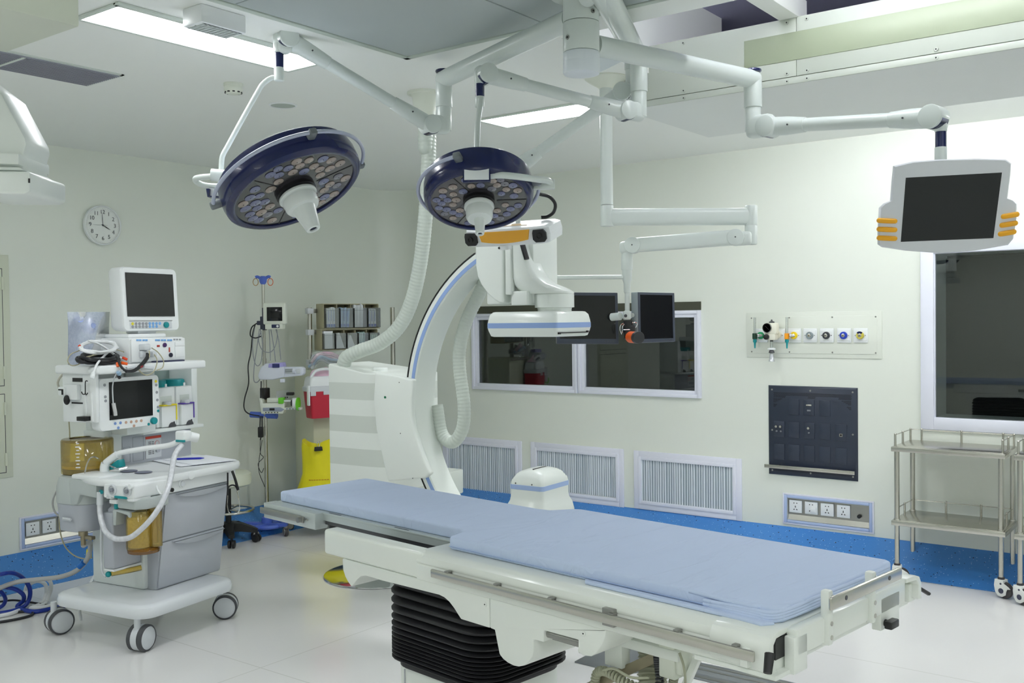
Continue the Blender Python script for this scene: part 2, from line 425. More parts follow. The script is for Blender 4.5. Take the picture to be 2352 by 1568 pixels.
# laminar flow canopy
CANP = mat('canopy diffuser fabric', (176, 184, 183), .75, var=.015, scale=3)
CANF = mat('canopy frame', (186, 196, 186), .4)
t = thing('flow_canopy', 'grey blue clean air canopy panels set in ceiling above operating table', 'ceiling panel', (-3.381, 3.655, ZC))
W, H = 3.4, 2.14
b = MB()
b.box((0, -.035, -.013), (W, 0, 0), .003); b.box((0, -H, -.013), (.035, 0, 0), .003); b.box((W-.035, -H, -.013), (W, 0, 0), .003); b.box((0, -H, -.013), (W, -H+.035, 0), .003)
b.build('frame', CANF, t)
n = 0
for i in range(4):
    for j in range(2):
        x0 = .037+i*.836; y1 = -.037-j*1.035
        b = MB(); b.box((x0+.003, y1-1.03, -.009), (x0+.830, y1, -.002), .002); b.build('diffuser_panel', CANP, t)
# emergency vent box
t = thing('ceiling_vent_box', 'small white box with grille hanging from ceiling in front of light panel', 'ceiling unit', (-3.585, 2.505, ZC))
b = MB(); b.box((0, 0, -.075), (.13, .225, 0), .006); b.build('housing', WHITE2, t)
b = MB()
for k in range(9): b.box((.012, .022+k*.0215, -.079), (.118, .033+k*.0215, -.074))
for x in (.012, .064, .116): b.box((x-.002, .015, -.0785), (x+.002, .212, -.0745))
b.build('grille', GREYG, t)
# exhaust grille
t = thing('ceiling_grille', 'long louvred grey exhaust grille in ceiling near left wall', 'vent', (-4.94, 2.947, ZC))
b = MB(); b.box((-.175, -1.6, -.002), (.175, .012, 0)); b.build('backing', mat('dark duct', (70, 72, 84), .7), t)
b = MB()
for k in range(17):
    x = -.155+k*.0194
    b.box((x, -1.58, -.012), (x+.007, 0, -.001))
b.build('slats', mat('grille slats', (150, 152, 164), .4), t)
b = MB()
for y in (-.5, -1.02): b.box((-.16, y-.008, -.014), (.16, y+.008, 0))
b.box((-.178, -1.6, -.006), (-.16, .014, 0)); b.box((.16, -1.6, -.006), (.185, .014, 0)); b.box((-.178, 0, -.006), (.185, .018, 0))
b.build('frame', OFFW, t)
# smoke detector
t = thing('smoke_detector', 'round cream smoke detector on ceiling left of speaker', 'smoke detector', (-4.481, 3.447, ZC))
b = MB(); b.lathe([(.052, 0), (.052, -.014), (.047, -.018), (.047, -.022), (.05, -.026), (.05, -.04), (.042, -.052), (.03, -.058), (.001, -.06)]); b.build('housing', CREAM, t)
b = MB()
for k in range(10):
    a = 2*PI*k/10; d = Vector((math.cos(a), math.sin(a), 0)); b.obox(d*.0445+Vector((0, 0, -.05)), d, (-d.y, d.x, 0), (0, 0, 1), (.006, .013, .006))
b.build('slots', BLACK, t)
t = thing('ceiling_speaker', 'round flush speaker with grey green cover in ceiling', 'speaker', (-4.692, 3.971, ZC))
b = MB(); b.lathe([(.085, 0), (.085, -.003), (.076, -.008), (.072, -.004)], cap=False); b.build('rim', WHITE2, t)
b = MB(); b.lathe([(.073, -.003), (.03, -.005), (.001, -.0055)]); b.build('cover', mat('speaker mesh', (176, 186, 178), .6), t)

# pendant equipment box and arm at the left edge
t = thing('pendant_box', 'pale ceiling mounted equipment box at top left corner', 'ceiling box', (-2.724, .9, ZC))
b = MB(); b.box((-.2, -.6, -.514), (.2, .544, 0), .006); b.box((.2, -.02, -.51), (.2025, .004, -.002)); b.build('housing', mat('box enamel', (206, 211, 196), .4), t)
D = 3.0
t = thing('equipment_pendant', 'white angled equipment arm hanging in from left edge of picture', 'equipment arm', at(-10, 420, D))
o = Vector(t.location); q = lambda px, py, d=D: at(px, py, d)-o
b = MB(); bk = CF*.16
b.prism([q(-80, 150), q(2, 212), q(14, 236), q(58, 318), q(60, 332), q(54, 352), q(54, 395), q(-80, 395)], bk, bev=.008); b.build('arm', WHITE, t)
b = MB(); b.prism([q(-80, 348, D-.03), q(43, 351, D-.03), q(43, 378, D-.03), q(-80, 374, D-.03)], CF*.2, bev=.006); b.build('bracket', WHITE, t)
b = MB(); b.prism([q(-80, 381, D-.02), q(44, 384, D-.02), q(56, 391, D-.02), q(-80, 389, D-.02)], CF*.18, bev=.002); b.build('plate', WHITE, t)
b = MB(); b.prism([q(-80, 390, D-.05), q(61, 393, D-.05), q(69, 396, D-.05), q(69, 440, D-.05), q(55, 446, D-.05), q(-80, 445, D-.05)], CF*.24, bev=.008)
b.prism([q(66, 410, D-.051), q(69.5, 410, D-.051), q(69.5, 420, D-.051), q(66, 420, D-.051)], -CF*.004, 1); b.build('beam', [WHITE, BLACK], t)
# ------------------------------------------------------------- wall items
FILT = mat('filter fabric', (226, 232, 238), .7, var=.03)
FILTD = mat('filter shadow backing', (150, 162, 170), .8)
def return_vent(label, x0, x1, z0, z1, ix0, ix1, iz0, iz1, cols):
    t = thing('return_air_vent', label, 'vent', ((x0+x1)/2, YB, (z0+z1)/2), 0, 'return air vents along the back wall')
    cx, cz = t.location.x, t.location.z
    r = lambda v: v-cx; q = lambda v: v-cz
    b = MB(); frame_rect(b, r(x0), r(x1), q(z0), q(z1), .048, -.012, .0, bev=.004)
    frame_rect(b, r(x0)+.046, r(x1)-.046, q(z0)+.046, q(z1)-.046, .028, -.02, .0, bev=.003); b.build('frame', FRAMEW, t)
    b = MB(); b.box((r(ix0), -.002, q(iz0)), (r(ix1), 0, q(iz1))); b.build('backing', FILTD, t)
    b = MB(); n = cols; w = (ix1-ix0)/n
    for k in range(n):
        x = r(ix0)+w*(k+.5); j = random.uniform(-.003, .003); j2 = random.uniform(-.003, .003)
        b.prism([(x-w*.14+j, -.011, q(iz0)), (x+w*.14+j, -.011, q(iz0)), (x+w*.2, -.001, q(iz0)), (x-w*.2, -.001, q(iz0))], (j2, 0, iz1-iz0))
    b.build('filter_pleats', FILT, t)
    return t
return_vent('return air vent with white frame beside lower bend of c-arm', -6.36, -5.40, .10, .685, -6.28, -5.462, .18, .612, 36)
return_vent('return air vent with white frame behind x-ray tube housing', -5.298, -4.315, .185, .687, -5.22, -4.38, .262, .614, 38)
return_vent('return air vent with white frame nearest the dark socket panel', -4.216, -3.239, .190, .684, -4.148, -3.309, .252, .614, 38)

# medical gas panel
t = thing('medical_gas_console', 'wide flush white panel carrying seven medical gas outlets', 'panel', (-2.672, YB, 1.664))
b = MB(); b.box((-.519, -.008, -.174), (.518, 0, .174), .003); b.box((-.485, -.012, -.142), (.486, -.006, .141), .002); b.build('plate', mat('gas plate', (222, 226, 216), .35, var=.01), t)
b = MB()
for x in (-.475, -.17, .16, .476):
    for z in (-.131, .131): b.cyl((x, -.0115, z), (x, -.0145, z), .006, seg=10)
b.build('screws', STEELD, t)
GC = [('green', (24, 150, 92)), ('white', (232, 232, 224)), ('yellow', (240, 206, 24)), ('grey', (134, 146, 150)), ('black', (50, 52, 58)), ('blue', (30, 62, 180)), ('yellow and navy', (196, 184, 70))]
for k, (nm, c) in enumerate(GC):
    x = (-3.064, -2.927, -2.799, -2.677, -2.551, -2.422, -2.301)[k]
    g = thing('gas_outlet', 'square white wall gas outlet with %s ring, on gas panel' % nm, 'gas outlet', (x, YB-.012, 1.66), 0, 'gas outlets on the wall panel')
    b = MB(); b.box((-.052, -.012, -.053), (.052, 0, .053), .003); b.box((-.045, -.017, -.04), (.045, -.010, .04), .002); b.build('plate', MATW if False else WHITE2, g)
    cm = mat('outlet '+nm, c, .35)
    b = MB(); b.lathe([(.028, 0), (.028, .012), (.024, .018), (.013, .018), (.013, .006)], (0, -.016, 0), (0, -1, 0), 24, cap=False); b.build('ring', cm, g)
    b = MB(); b.lathe([(.0135, 0), (.0135, .02), (.009, .022), (.007, .022), (.006, .008), (.0005, .008)], (0, -.016, 0), (0, -1, 0), 18); b.build('socket', STEEL, g)
    if k == 6:
        b = MB(); b.prism([(.03*math.cos(a), -.0355, .03*math.sin(a)) for a in [PI*.25+PI*.5*i/8 for i in range(9)]]+[(.015*math.cos(a), -.0355, .015*math.sin(a)) for a in [PI*.75-PI*.5*i/8 for i in range(9)]], (0, .003, 0)); b.build('navy_mark', NAVY, g)
    b = MB()
    for s in (-1, 1): b.cyl((s*.036, -.0165, 0), (s*.036, -.019, 0), .004, seg=8)
    b.build('screws', DGREY if k == 4 else STEELD, g)
CLEARP = clear('clear plastic', (250, 252, 252), (232, 238, 238), .16, .4)
def flowmeter(label, x, c):
    g = thing('flow_meter', label, 'flow meter', (x, YB-.07, 1.66), 0, 'flow meters on the gas panel')
    b = MB(); b.box((-.028, -.018, -.028), (.0, .018, .018), .004); b.build('valve_block', mat('valve '+str(c[0]), c, .4), g)
    b = MB(); b.cyl((0, 0, 0), (.03, .03, 0), .012, seg=14); b.sphere((.012, .01, 0), .014); b.build('connector', CHROME, g)
    b = MB(); b.cyl((-.014, 0, .018), (-.014, 0, .14), .0085, seg=14); b.build('tube', CLEARP, g)
    b = MB(); b.lathe([(.013, 0), (.015, -.018), (.008, -.03), (.005, -.07)], (-.014, 0, -.028)); b.build('nozzle', TEAL, g)
flowmeter('dark green flow meter with teal nozzle at left end of gas panel', -3.082, (26, 62, 46))
flowmeter('amber flow meter with teal nozzle plugged into yellow gas outlet', -2.825, (232, 150, 20))
g = thing('suction_regulator', 'white suction regulator with round dial gauge on gas panel', 'regulator', (-2.955, YB-.03, 1.665))
REGW = mat('regulator ivory', (234, 232, 216), .35)
b = MB(); b.box((-.05, -.085, .005), (.05, -.02, .092), .012); b.box((-.03, -.08, -.04), (.04, -.01, .03), .01); b.cyl((.03, -.03, 0), (.03, .02, 0), .03, seg=18); b.build('body', REGW, g)
b = MB(); b.lathe([(.036, 0), (.037, .01), (.034, .014), (.032, .010)], (-.02, -.085, .055), (0, -1, 0), 28, cap=False); b.build('gauge_rim', STEELD, g)
b = MB(); b.lathe([(.0335, .009), (.001, .009)], (-.02, -.085, .055), (0, -1, 0), 28)
for k in range(11):
    a = PI*1.25-PI*1.5*k/10; d = Vector((math.cos(a), 0, math.sin(a))); b.obox(Vector((-.02, -.0945, .055))+d*.027, d, (0, 1, 0), d.cross(Vector((0, 1, 0))), (.006, .001, .0012), m=1)
d = Vector((.7, 0, -.7)); b.obox(Vector((-.02, -.095, .055)), d, (0, 1, 0), d.cross(Vector((0, 1, 0))), (.036, .001, .003), m=1)
b.build('gauge_face', [MATW, BLACK], g)
b = MB(); b.cyl((-.026, -.08, -.015), (-.026, -.105, -.015), .021, seg=20, bev=.003); b.build('knob', BLACK, g)
b = MB(); b.lathe([(.02, 0), (.022, .008), (.008, .014), (.004, .026)], (0, -.05, .092)); b.build('top_cap', DGREY, g)
b = MB(); b.cyl((-.004, -.045, -.04), (-.004, -.045, -.05), .012, seg=12); b.lathe([(.012, -.115), (.02, -.125), (.022, -.137), (.012, -.14)], (-.004, -.045, 0)); b.build('collar', DGREY, g)
b = MB(); b.cyl((-.004, -.045, -.05), (-.004, -.045, -.1), .011, seg=14); b.build('neck', CLEARP, g)
b = MB(); b.lathe([(.014, -.098), (.029, -.102), (.03, -.112), (.02, -.116)], (-.004, -.045, 0)); b.build('filter_cap', WHITE2, g)
b = MB(); b.lathe([(.012, -.14), (.022, -.2), (.024, -.203), (.02, -.2), (.012, -.15)], (-.004, -.045, 0)); b.build('nozzle_cup', clear('milky plastic', (245, 248, 250), (236, 240, 244), .55, .3), g)

# dark equipment panel
PN = mat('navy black panel', (38, 46, 62), .4, var=.03)
PN2 = mat('navy black plate', (42, 50, 66), .36, var=.03)
t = thing('connection_box', 'dark navy wall panel with socket plates and vent holes', 'panel', (-2.672, YB, .93))
W, H = .342, .344
b = MB(); b.rings([[(sx*w, y, sz*h) for sx, sz in ((-1, -1), (1, -1), (1, 1), (-1, 1))] for w, h, y in ((W, H, 0), (W, H, -.006), (W-.014, H-.014, -.016))]); b.build('plate', PN, t)
cols = [-.253, -.136, -.018, .102, .224]
def plate(ci, z, kind=None):
    x = cols[ci]
    b = MB(); b.box((x-.042, -.021, z-.06), (x+.042, -.012, z+.06), .002)
    if kind == 'vga':
        b.box((x-.022, -.026, z+.012), (x+.022, -.02, z+.024), .003, 1); b.box((x-.014, -.024, z-.028), (x+.014, -.02, z-.016), .001, 2)
    if kind == 'bnc4':
        for dx in (-.018, .016):
            b.cyl((x+dx, -.02, z+.02), (x+dx, -.04, z+.02), .0095, seg=14, m=1); b.cyl((x+dx, -.02, z-.016), (x+dx, -.03, z-.016), .007, seg=14, m=2)
    if kind == 'bnc2':
        b.cyl((x, -.02, z+.02), (x, -.04, z+.02), .0095, seg=14, m=1); b.cyl((x, -.02, z-.016), (x, -.03, z-.016), .006, seg=14, m=2)
    if kind == 'rj':
        frame_rect(b, x-.012, x+.012, z-.03, z-.008, .004, -.024, -.02, 1, 0); b.box((x-.008, -.022, z-.026), (x+.008, -.0205, z-.012), 0, 3)
    b.build('socket_plate', [PN2, STEEL, mat('grey port', (120, 124, 130), .4), BLACK], t)
plate(1, .185); plate(2, .185, 'vga'); plate(3, .185)
plate(0, .01, 'bnc4'); plate(1, .01); plate(2, .01, 'bnc2'); plate(3, .01); plate(4, .01, 'rj')
for c in range(5): plate(c, -.165)
b = MB()
for i in range(75):
    x = -.295+i*.59/74
    for r in range(5 if abs(x) > .2 or abs(x) < .03 else 3):
        b.cyl((x+(.004 if r % 2 else 0), -.0158, .29-r*.0085), (x+(.004 if r % 2 else 0), -.0165, .29-r*.0085), .0031, seg=6)
for s in (-1, 1):
    for r in range(4):
        for i in range(9-r*2):
            b.cyl((s*(.295-i*.008), -.0158, .243-r*.0085), (s*(.295-i*.008), -.0165, .243-r*.0085), .0031, seg=6)
    for r in range(3):
        for i in range(4-r):
            b.cyl((s*(.295-i*.008), -.0158, .2-r*.0085), (s*(.295-i*.008), -.0165, .2-r*.0085), .0031, seg=6)
for i in range(75):
    for r in range(2): b.cyl((-.295+i*.008+(.004 if r else 0), -.0158, -.3-r*.009), (-.295+i*.008+(.004 if r else 0), -.0165, -.3-r*.009), .0028, seg=6)
b.build('vent_holes', mat('hole black', (10, 11, 14), .8), t)
b = MB()
for x in (-.31, -.008, .31):
    for z in (-.312, 0, .312):
        if (x, z) != (-.008, 0): b.cyl((x, -.014, z), (x, -.0185, z), .007, seg=12)
b.build('screws', STEELD, t)
t = thing('equipment_rail', 'steel rail bar mounted across foot of dark navy wall panel', 'rail', (-2.672, YB-.016, .652))
b = MB(); b.box((-.36, -.04, -.0135), (.332, -.03, .0135), .002); b.build('bar', STEEL, t)
for x in (-.25, .2):
    b = MB(); b.cyl((x, 0, .006), (x, -.03, .006), .009, seg=12); b.build('standoff', STEEL, t)

# socket boxes
def socket_holes(b, cx, cz, m, P, uni=True):
    """Chinese five-hole pattern drawn as small sunk dark pieces; P maps (u, w, v) -> local point"""
    def hole(u, v, w, h, r=0):
        c, s = math.cos(r), math.sin(r)
        b.prism([P(cx+u+c*x-s*y, 0, cz+v+s*x+c*y) for x, y in ((-w, -h), (w, -h), (w, h), (-w, h))], P(0, .0012, 0)-P(0, 0, 0), m)
    hole(-.011, .026, .0035, .0035); hole(.011, .026, .0035, .0035)
    hole(0, 0, .0022, .0075); hole(0, -.004, .004, .003) if uni else None
    hole(-.011, -.022, .002, .0055, -.6); hole(.011, -.022, .002, .0055, .6)
    if uni: hole(-.011, -.023, .0045, .0025); hole(.011, -.023, .0045, .0025)
BLUEF = mat('pale blue frame', (176, 192, 226), .35)
def socket_box(label, P, loc, rz, n, extra):
    t = thing('socket_box', label, 'socket panel', loc, rz, None)
    w, h = .345, .119
    b = MB(); frame_rect(b, -w, w, -h, h, .012, -.012, 0, 0, .003); b.build('frame', FRAMEW, t)
    b = MB(); frame_rect(b, -w+.011, w-.011, -h+.011, h-.011, .024, -.016, 0, 0, .007); b.build('inner_frame', BLUEF, t)
    b = MB(); x0, x1, z0, z1 = -.312, .312, -.083, .083
    b.box((x0, .012, z0), (x1, .014, z1)); b.build('steel_plate', STEELD, t)
    b = MB(); b.box((x0, 0, z0-.003), (x1, .014, z0)); b.box((x0, 0, z1), (x1, .014, z1+.003)); b.box((x0-.003, 0, z0), (x0, .014, z1)); b.box((x1, 0, z0), (x1+.003, .014, z1))
    b.prism([(x0, .012, z0+.04), (x0, .012, z0), (x0, 0, z0)], (x1-x0, 0, 0)); b.build('sill', STEEL, t)
    for k in range(n):
        x = -.247+k*.122
        b = MB(); b.box((x-.049, -.002, -.026), (x+.049, .012, .068), .003); socket_holes(b, x, .021, 1, lambda u, ww, v: Vector((u, -.0028+ww, v)))
        if extra and k == 1: b.box((x-.005, -.012, -.012), (x+.04, -.002, .03), .004)
        b.build('socket', [WHITE2, BLACK], t)
    if extra:
        b = MB(); b.cyl((.236, .012, .0), (.236, -.012, -.004), .014, seg=16, bev=.002); b.build('terminal', BLACK, t)
    return t
socket_box('steel power socket box with four white sockets in back wall', None, (-2.559, YB, .33), 0, 4, True)
socket_box('steel power socket box in wall behind anaesthesia machine', None, (XL, 3.826, .321), PI/2, 4, False)

# clock
t = thing('wall_clock', 'round white wall clock showing about four o\'clock', 'clock', (XL, 4.148, 2.556))
b = MB(); b.lathe([(.138, 0), (.148, .012), (.151, .03), (.149, .041), (.142, .045), (.137, .036)], (0, 0, 0), (1, 0, 0), 48, cap=False); b.build('rim', WHITE2, t)
b = MB(); b.lathe([(.139, .0), (.139, .032), (.001, .033)], (0, 0, 0), (1, 0, 0), 48)
FX = .0345
for k in range(60):
    a = 2*PI*k/60; d = Vector((0, math.sin(a), math.cos(a))); L = .006 if k % 5 == 0 else .003
    b.obox(Vector((FX-.001, 0, 0))+d*.127, (1, 0, 0), d, Vector((1, 0, 0)).cross(d), (.001, L, .0012), m=1)
b.build('dial', [mat('clock dial', (232, 235, 232), .5, var=.01), mat('dial tick', (150, 152, 156), .5)], t)
for k in range(1, 13):
    a = 2*PI*k/12; d = Vector((0, math.sin(a), math.cos(a)))
    b = MB(); b.mesh(text_mesh(str(k), .042, ext=.0004), plane_mat(Vector((FX, 0, 0))+d*.1, (0, 1, 0), (0, 0, 1))); b.build('numeral', mat('clock ink', (88, 90, 94), .5), t)
def hand(name, a, L, w, tail, lift, m):
    d = Vector((0, math.sin(a), math.cos(a))); p = Vector((1, 0, 0)).cross(d); o = Vector((FX+lift, 0, 0))
    b = MB(); b.prism([o-d*tail-p*w*.6, o-d*tail+p*w*.6, o+d*L*.55+p*w, o+d*L+p*w*.25, o+d*L-p*w*.25, o+d*L*.55-p*w], (.0012, 0, 0)); b.build(name, m, t)
hand('hour_hand', 2*PI*118/360, .066, .0035, .012, .002, BLACK); hand('minute_hand', -2*PI*5/360, .098, .0022, .012, .004, DGREY); hand('second_hand', -PI/2, .085, .0008, .036, .006, DGREY)
b = MB(); b.cyl((FX, 0, 0), (FX+.009, 0, 0), .006, seg=14); b.build('hub', DGREY, t)

# wall cabinet hatch at left edge
t = thing('wall_cabinet', 'flush cream wall cabinet with hinged doors at left edge', 'cabinet', (XL, 3.05, 0))
HC = mat('hatch enamel', (216, 220, 202), .36, var=.01)
b = MB(); b.box((0, -.4, .735), (.006, .397, 2.3), .002); b.build('frame', HC, t)
for z0, z1 in ((1.385, 2.2), (.775, 1.322)):
    b = MB(); b.box((.0055, -.36, z0-.005), (.0068, .349, z1+.005)); b.build('door_gap', DGREY, t)
    d = MB(); d.box((.006, -.355, z0), (.0095, .344, z1), .002); do = d.build('door', HC, t)
    for z in (z0+.09, z1-.1):
        b = MB(); b.cyl((.013, .348, z-.045), (.013, .348, z+.045), .009, seg=12); b.cyl((.013, .348, z-.002), (.013, .348, z+.002), .0095, seg=12); b.build('hinge', HC, do)
# wall outlet in the corner
t = thing('wall_outlet', 'white wall outlet plate with black plug behind infusion stand', 'outlet', (XL, 5.88, 1.14))
b = MB(); b.box((0, -.07, -.05), (.012, .07, .05), .004)
for y in (.02, .045): b.box((.0115, y-.006, -.02), (.0128, y+.006, -.008), 0, 1)
b.build('plate', [WHITE2, BLACK], t)
# --------------------------------------------------------- operating table
T = Frame((-2.082, 2.770, 0), -7.6)
TABW = mat('table enamel', (228, 232, 226), .3, var=.012, coat=.2)
TABS = mat('table silver paint', (190, 198, 198), .35, .35, var=.02)
tb = thing('operating_table', 'white operating table on black bellows column with side rails', 'operating table', T.o, T.rz)
# top with rounded sides
def prof(side):
    return [(side*.30, 1.05), (side*.362, 1.05), (side*.380, 1.046), (side*.394, 1.035), (side*.399, 1.02), (side*.399, 1.012)]
b = MB()
p = [(y, z) for y, z in prof(-1)]+[(-.396, 1.01), (-.399, 1.006), (-.399, .957)]
full = [(-y, z) for y, z in reversed(p)]
full = full+p                                                    # far side down -> top -> near side
sec = full+[(-.39, .955), (.39, .955)]
b.prism([(-.06, y, z) for y, z in sec], (1.29, 0, 0), bev=.003); b.build('table_top', TABW, tb, ang=30)
# long beam running on under the head section
b = MB(); b.box((-.585, -.398, .957), (-.03, -.335, 1.048), .012, seg=3); b.box((-.585, .335, .957), (-.03, .398, 1.048), .012, seg=3); b.box((-.50, -.33, .957), (-.05, .33, .965)); b.build('side_beam', TABW, tb)
b = MB(); b.box((-.46, -.3, .985), (-.04, .3, .99)); b.box((-.05, -.33, .965), (-.045, .33, 1.04)); b.build('inner_tray', BLACK, tb)
# lower shaped covers
Zc = lambda a, b_: (720+.27211*a, 1200+.27211*b_)
lowpx = [Zc(*q) for q in ((245, 325), (250, 400), (268, 455), (290, 497), (320, 540), (345, 512), (372, 478), (400, 455), (440, 448), (500, 465), (580, 490), (1060, 610), (1105, 632), (1145, 668), (1185, 720), (1245, 815), (1488, 890))]
pts = [T(x, y, y=-.395) for x, y in lowpx]
pts = [Vector((max(p.x, -.49), -.396, p.z)) for p in pts]
def cover(name, pts, x1, depth, bev=.004):
    q = [Vector((pts[0].x, -.396, .957))]+pts+[Vector((x1, -.396, .957))]
    b = MB(); b.prism(q, (0, depth, 0), bev=bev); return b.build(name, TABW, tb, ang=32)
cover('lower_cover', pts, pts[-1].x, .792)
low2 = [T(*Zc(*q), y=-.395) for q in ((1492, 890), (1530, 905), (1550, 1010), (1570, 1110), (1600, 1150), (1640, 1182), (1690, 1208), (1730, 1215), (1780, 1205), (1820, 1170), (1848, 1130), (1858, 1085), (1858, 985), (1945, 1010), (1945, 910), (2235, 990), (2235, 1110))]
low3 = [T(1280+.17857*a, 1380+.17857*c, y=-.395) for a, c in ((276, 660), (330, 700), (430, 712), (490, 680), (540, 620), (585, 550), (615, 470), (628, 380))]
pts = [Vector((p.x, -.396, p.z)) for p in low2+low3]
cover('motor_cover', pts, pts[-1].x, .792)
b = MB(); b.box((.505, -.36, .871), (.635, .3, .878)); b.cyl((.505, -.375, .893), (.635, -.375, .893), .012, seg=12); b.build('guide_bar', STEELD, tb)
for x, z in ((.262, .935), (.655, .93)):
    b = MB(); b.cyl((x, -.396, z), (x, -.3985, z), .0075, seg=16); b.cyl((x, -.398, z), (x, -.3995, z), .0022, seg=8, m=1); b.build('screw_cap', [TABW, BLACK], tb)
# steel side rails
for s in (-1, 1):
    b = MB(); b.box((.04, -.425, .984), (1.205, -.414, 1.011), .004); r = b.build('side_rail', STEEL, tb)
    if s > 0: r.matrix_basis = Matrix.Scale(-1, 4, (0, 1, 0))
    for x in (.11, .33, .55, .77, .98, 1.15):
        b = MB(); b.cyl((x, -.39, 1.0), (x, -.416, 1.0), .0085, seg=12); b.box((x-.008, -.421, 1.008), (x+.008, -.4, 1.015), .002)
        r2 = b.build('standoff', STEELD, tb)
        if s > 0: r2.matrix_basis = Matrix.Scale(-1, 4, (0, 1, 0))
b = MB(); b.box((.735, -.4135, .974), (.775, -.39, 1.022), .002); b.build('rail_clamp', STEELD, tb)
# foot end plate, rail and levers
b = MB(); b.box((1.232, -.32, .985), (1.262, .30, 1.05), .004); b.box((1.235, -.335, .945), (1.262, -.27, 1.035), .003); b.box((1.235, .14, .94), (1.262, .26, 1.03), .003)
b.box((1.02, -.40, .944), (1.25, -.30, .957), .004); b.build('foot_end_plate', TABW, tb)
b = MB(); b.prism([(1.07, y, z) for y, z in ((-.30, 1.052), (-.36, 1.052), (-.392, 1.042), (-.405, 1.02), (-.405, .975), (-.395, .955), (-.375, .945), (-.36, .945), (-.37, .96), (-.385, .98), (-.385, 1.02), (-.37, 1.036), (-.30, 1.04))], (.165, 0, 0), bev=.002); b.build('end_cover', TABW, tb, ang=30)
b = MB(); b.prism([(1.13, -y, z) for y, z in ((-.30, 1.052), (-.36, 1.052), (-.392, 1.042), (-.405, 1.02), (-.405, .975), (-.395, .975), (-.385, .98), (-.385, 1.02), (-.37, 1.036), (-.30, 1.04))], (.135, 0, 0), bev=.002); b.build('end_cover', TABW, tb, ang=30)
b = MB(); b.box((1.2, -.375, .985), (1.235, -.31, 1.035)); b.build('end_recess', BLACK, tb)
for y in (-.172, .075):
    b = MB(); b.box((1.25, y-.012, .98), (1.275, y+.012, 1.118), .006); po = b.build('end_post', TABW, tb)
    b = MB(); b.cyl((1.27, y+.004, 1.1), (1.305, y+.004, 1.1), .007, seg=12); b.build('spacer_rod', CHROME, po)
    b = MB()
    for z in (1.0, 1.035): b.cyl((1.274, y, z), (1.277, y, z), .006, seg=12)
    b.build('screws', STEEL, po)
b = MB(); b.box((1.303, -.245, 1.089), (1.313, .16, 1.122), .0045, seg=3)
for y in (-.17, .08): b.cyl((1.3125, y, 1.107), (1.314, y, 1.107), .006, seg=12, m=1)
b.build('end_rail', [STEEL, DGREY], tb)
b = MB(); b.box((1.165, -.42, .965), (1.185, -.40, 1.01), .003); b.build('lever_mount', TABW, tb)
b = MB(); p0 = T(1768, 1500, y=-.43); p1 = T(1763, 1546, y=-.46); b.tube([p0, (p0+p1)/2, p1], [.012, .011, .010], 8, flat=.6); b.build('lever', BLACK, tb)
b = MB(); b.box((1.18, .37, .965), (1.245, .44, 1.02), .006); b.build('lever_mount', TABW, tb)
b = MB(); b.tube([(1.215, .43, .995), (1.23, .475, .985), (1.245, .505, .965)], .01, 8, flat=.6); b.build('lever', BLACK, tb)
b = MB(); b.cyl((1.26, .165, .958), (1.285, .165, .958), .01, seg=8); b.box((1.27, .14, .948), (1.292, .19, .97), .004); b.build('clamp_knob', BLACK, tb)
# head section
b = MB(); b.box((-1.195, -.225, 1.042), (-.02, .30, 1.05), .002); b.box((-.85, -.222, 1.018), (-.02, -.2, 1.042)); b.box((-.85, .27, 1.0), (-.02, .3, 1.042)); b.build('head_plate', TABS, tb)
b = MB(); b.box((-.86, -.212, 1.0), (-.02, -.195, 1.04), .002); b.box((-.45, -.21, .99), (-.02, .28, 1.03)); b.build('head_channel', DGREY, tb)
b = MB()
for x in (-.77, -.36): b.box((x-.04, -.218, 1.0495), (x+.04, -.212, 1.0505))
b.build('slots', BLACK, tb)
b = MB(); b.box((-1.215, -.262, .985), (-.84, -.20, 1.049), .004); b.box((-1.215, .24, .985), (-.84, .31, 1.049), .004); b.box((-1.215, -.22, .985), (-1.17, .26, 1.045), .004); b.build('head_end_box', TABS, tb)
b = MB(); b.box((-1.225, -.275, 1.005), (-.905, -.266, 1.031), .003); b.cyl((-.92, -.262, 1.018), (-.92, -.29, 1.018), .011, seg=14); b.cyl((-.90, -.262, 1.02), (-.865, -.28, 1.024), .004, seg=8); b.build('head_rail', STEELD, tb)
b = MB(); b.cyl((-.93, -.1, .955), (-.93, -.1, .985), .027, seg=20); b.build('head_foot', BLACK, tb)
# bellows column
zs = [.585, .60, .616, .629, .641, .653, .666, .681, .700, .724, .751, .781, .814, .848, .884, .922, .957]
cx, cy, w, h = -.155, -.035, .55, .47
R = []
for k in range(len(zs)-1):
    z0, z1 = zs[k], zs[k+1]; hh = z1-z0
    for f, ins in ((.0, .030), (.18, .010), (.38, .001), (.55, 0), (.75, .006), (.93, .024)):
        R.append([Vector((x, y, z0+hh*f)) for x, y in rrect(cx, cy, w-2*ins, h-2*ins, .11-ins*.5, 6)])
b = MB(); b.rings(R); b.build('bellows', BLACKM, tb, ang=60)
b = MB(); b.prism([(x, y, .56) for x, y in rrect(cx, cy, w-.06, h-.05, .09, 6)], (0, 0, .026), bev=.004); b.build('bellows_base', BLACKM, tb)
b = MB(); b.prism([(x, y, 0) for x, y in rrect(cx, cy, w-.08, h-.08, .05, 4)], (0, 0, .565), bev=.004); b.box((-.335, -.2335, .02), (-.332, -.2305, .55), 0, 1); b.build('column_base', [TABW, GREYP], tb)
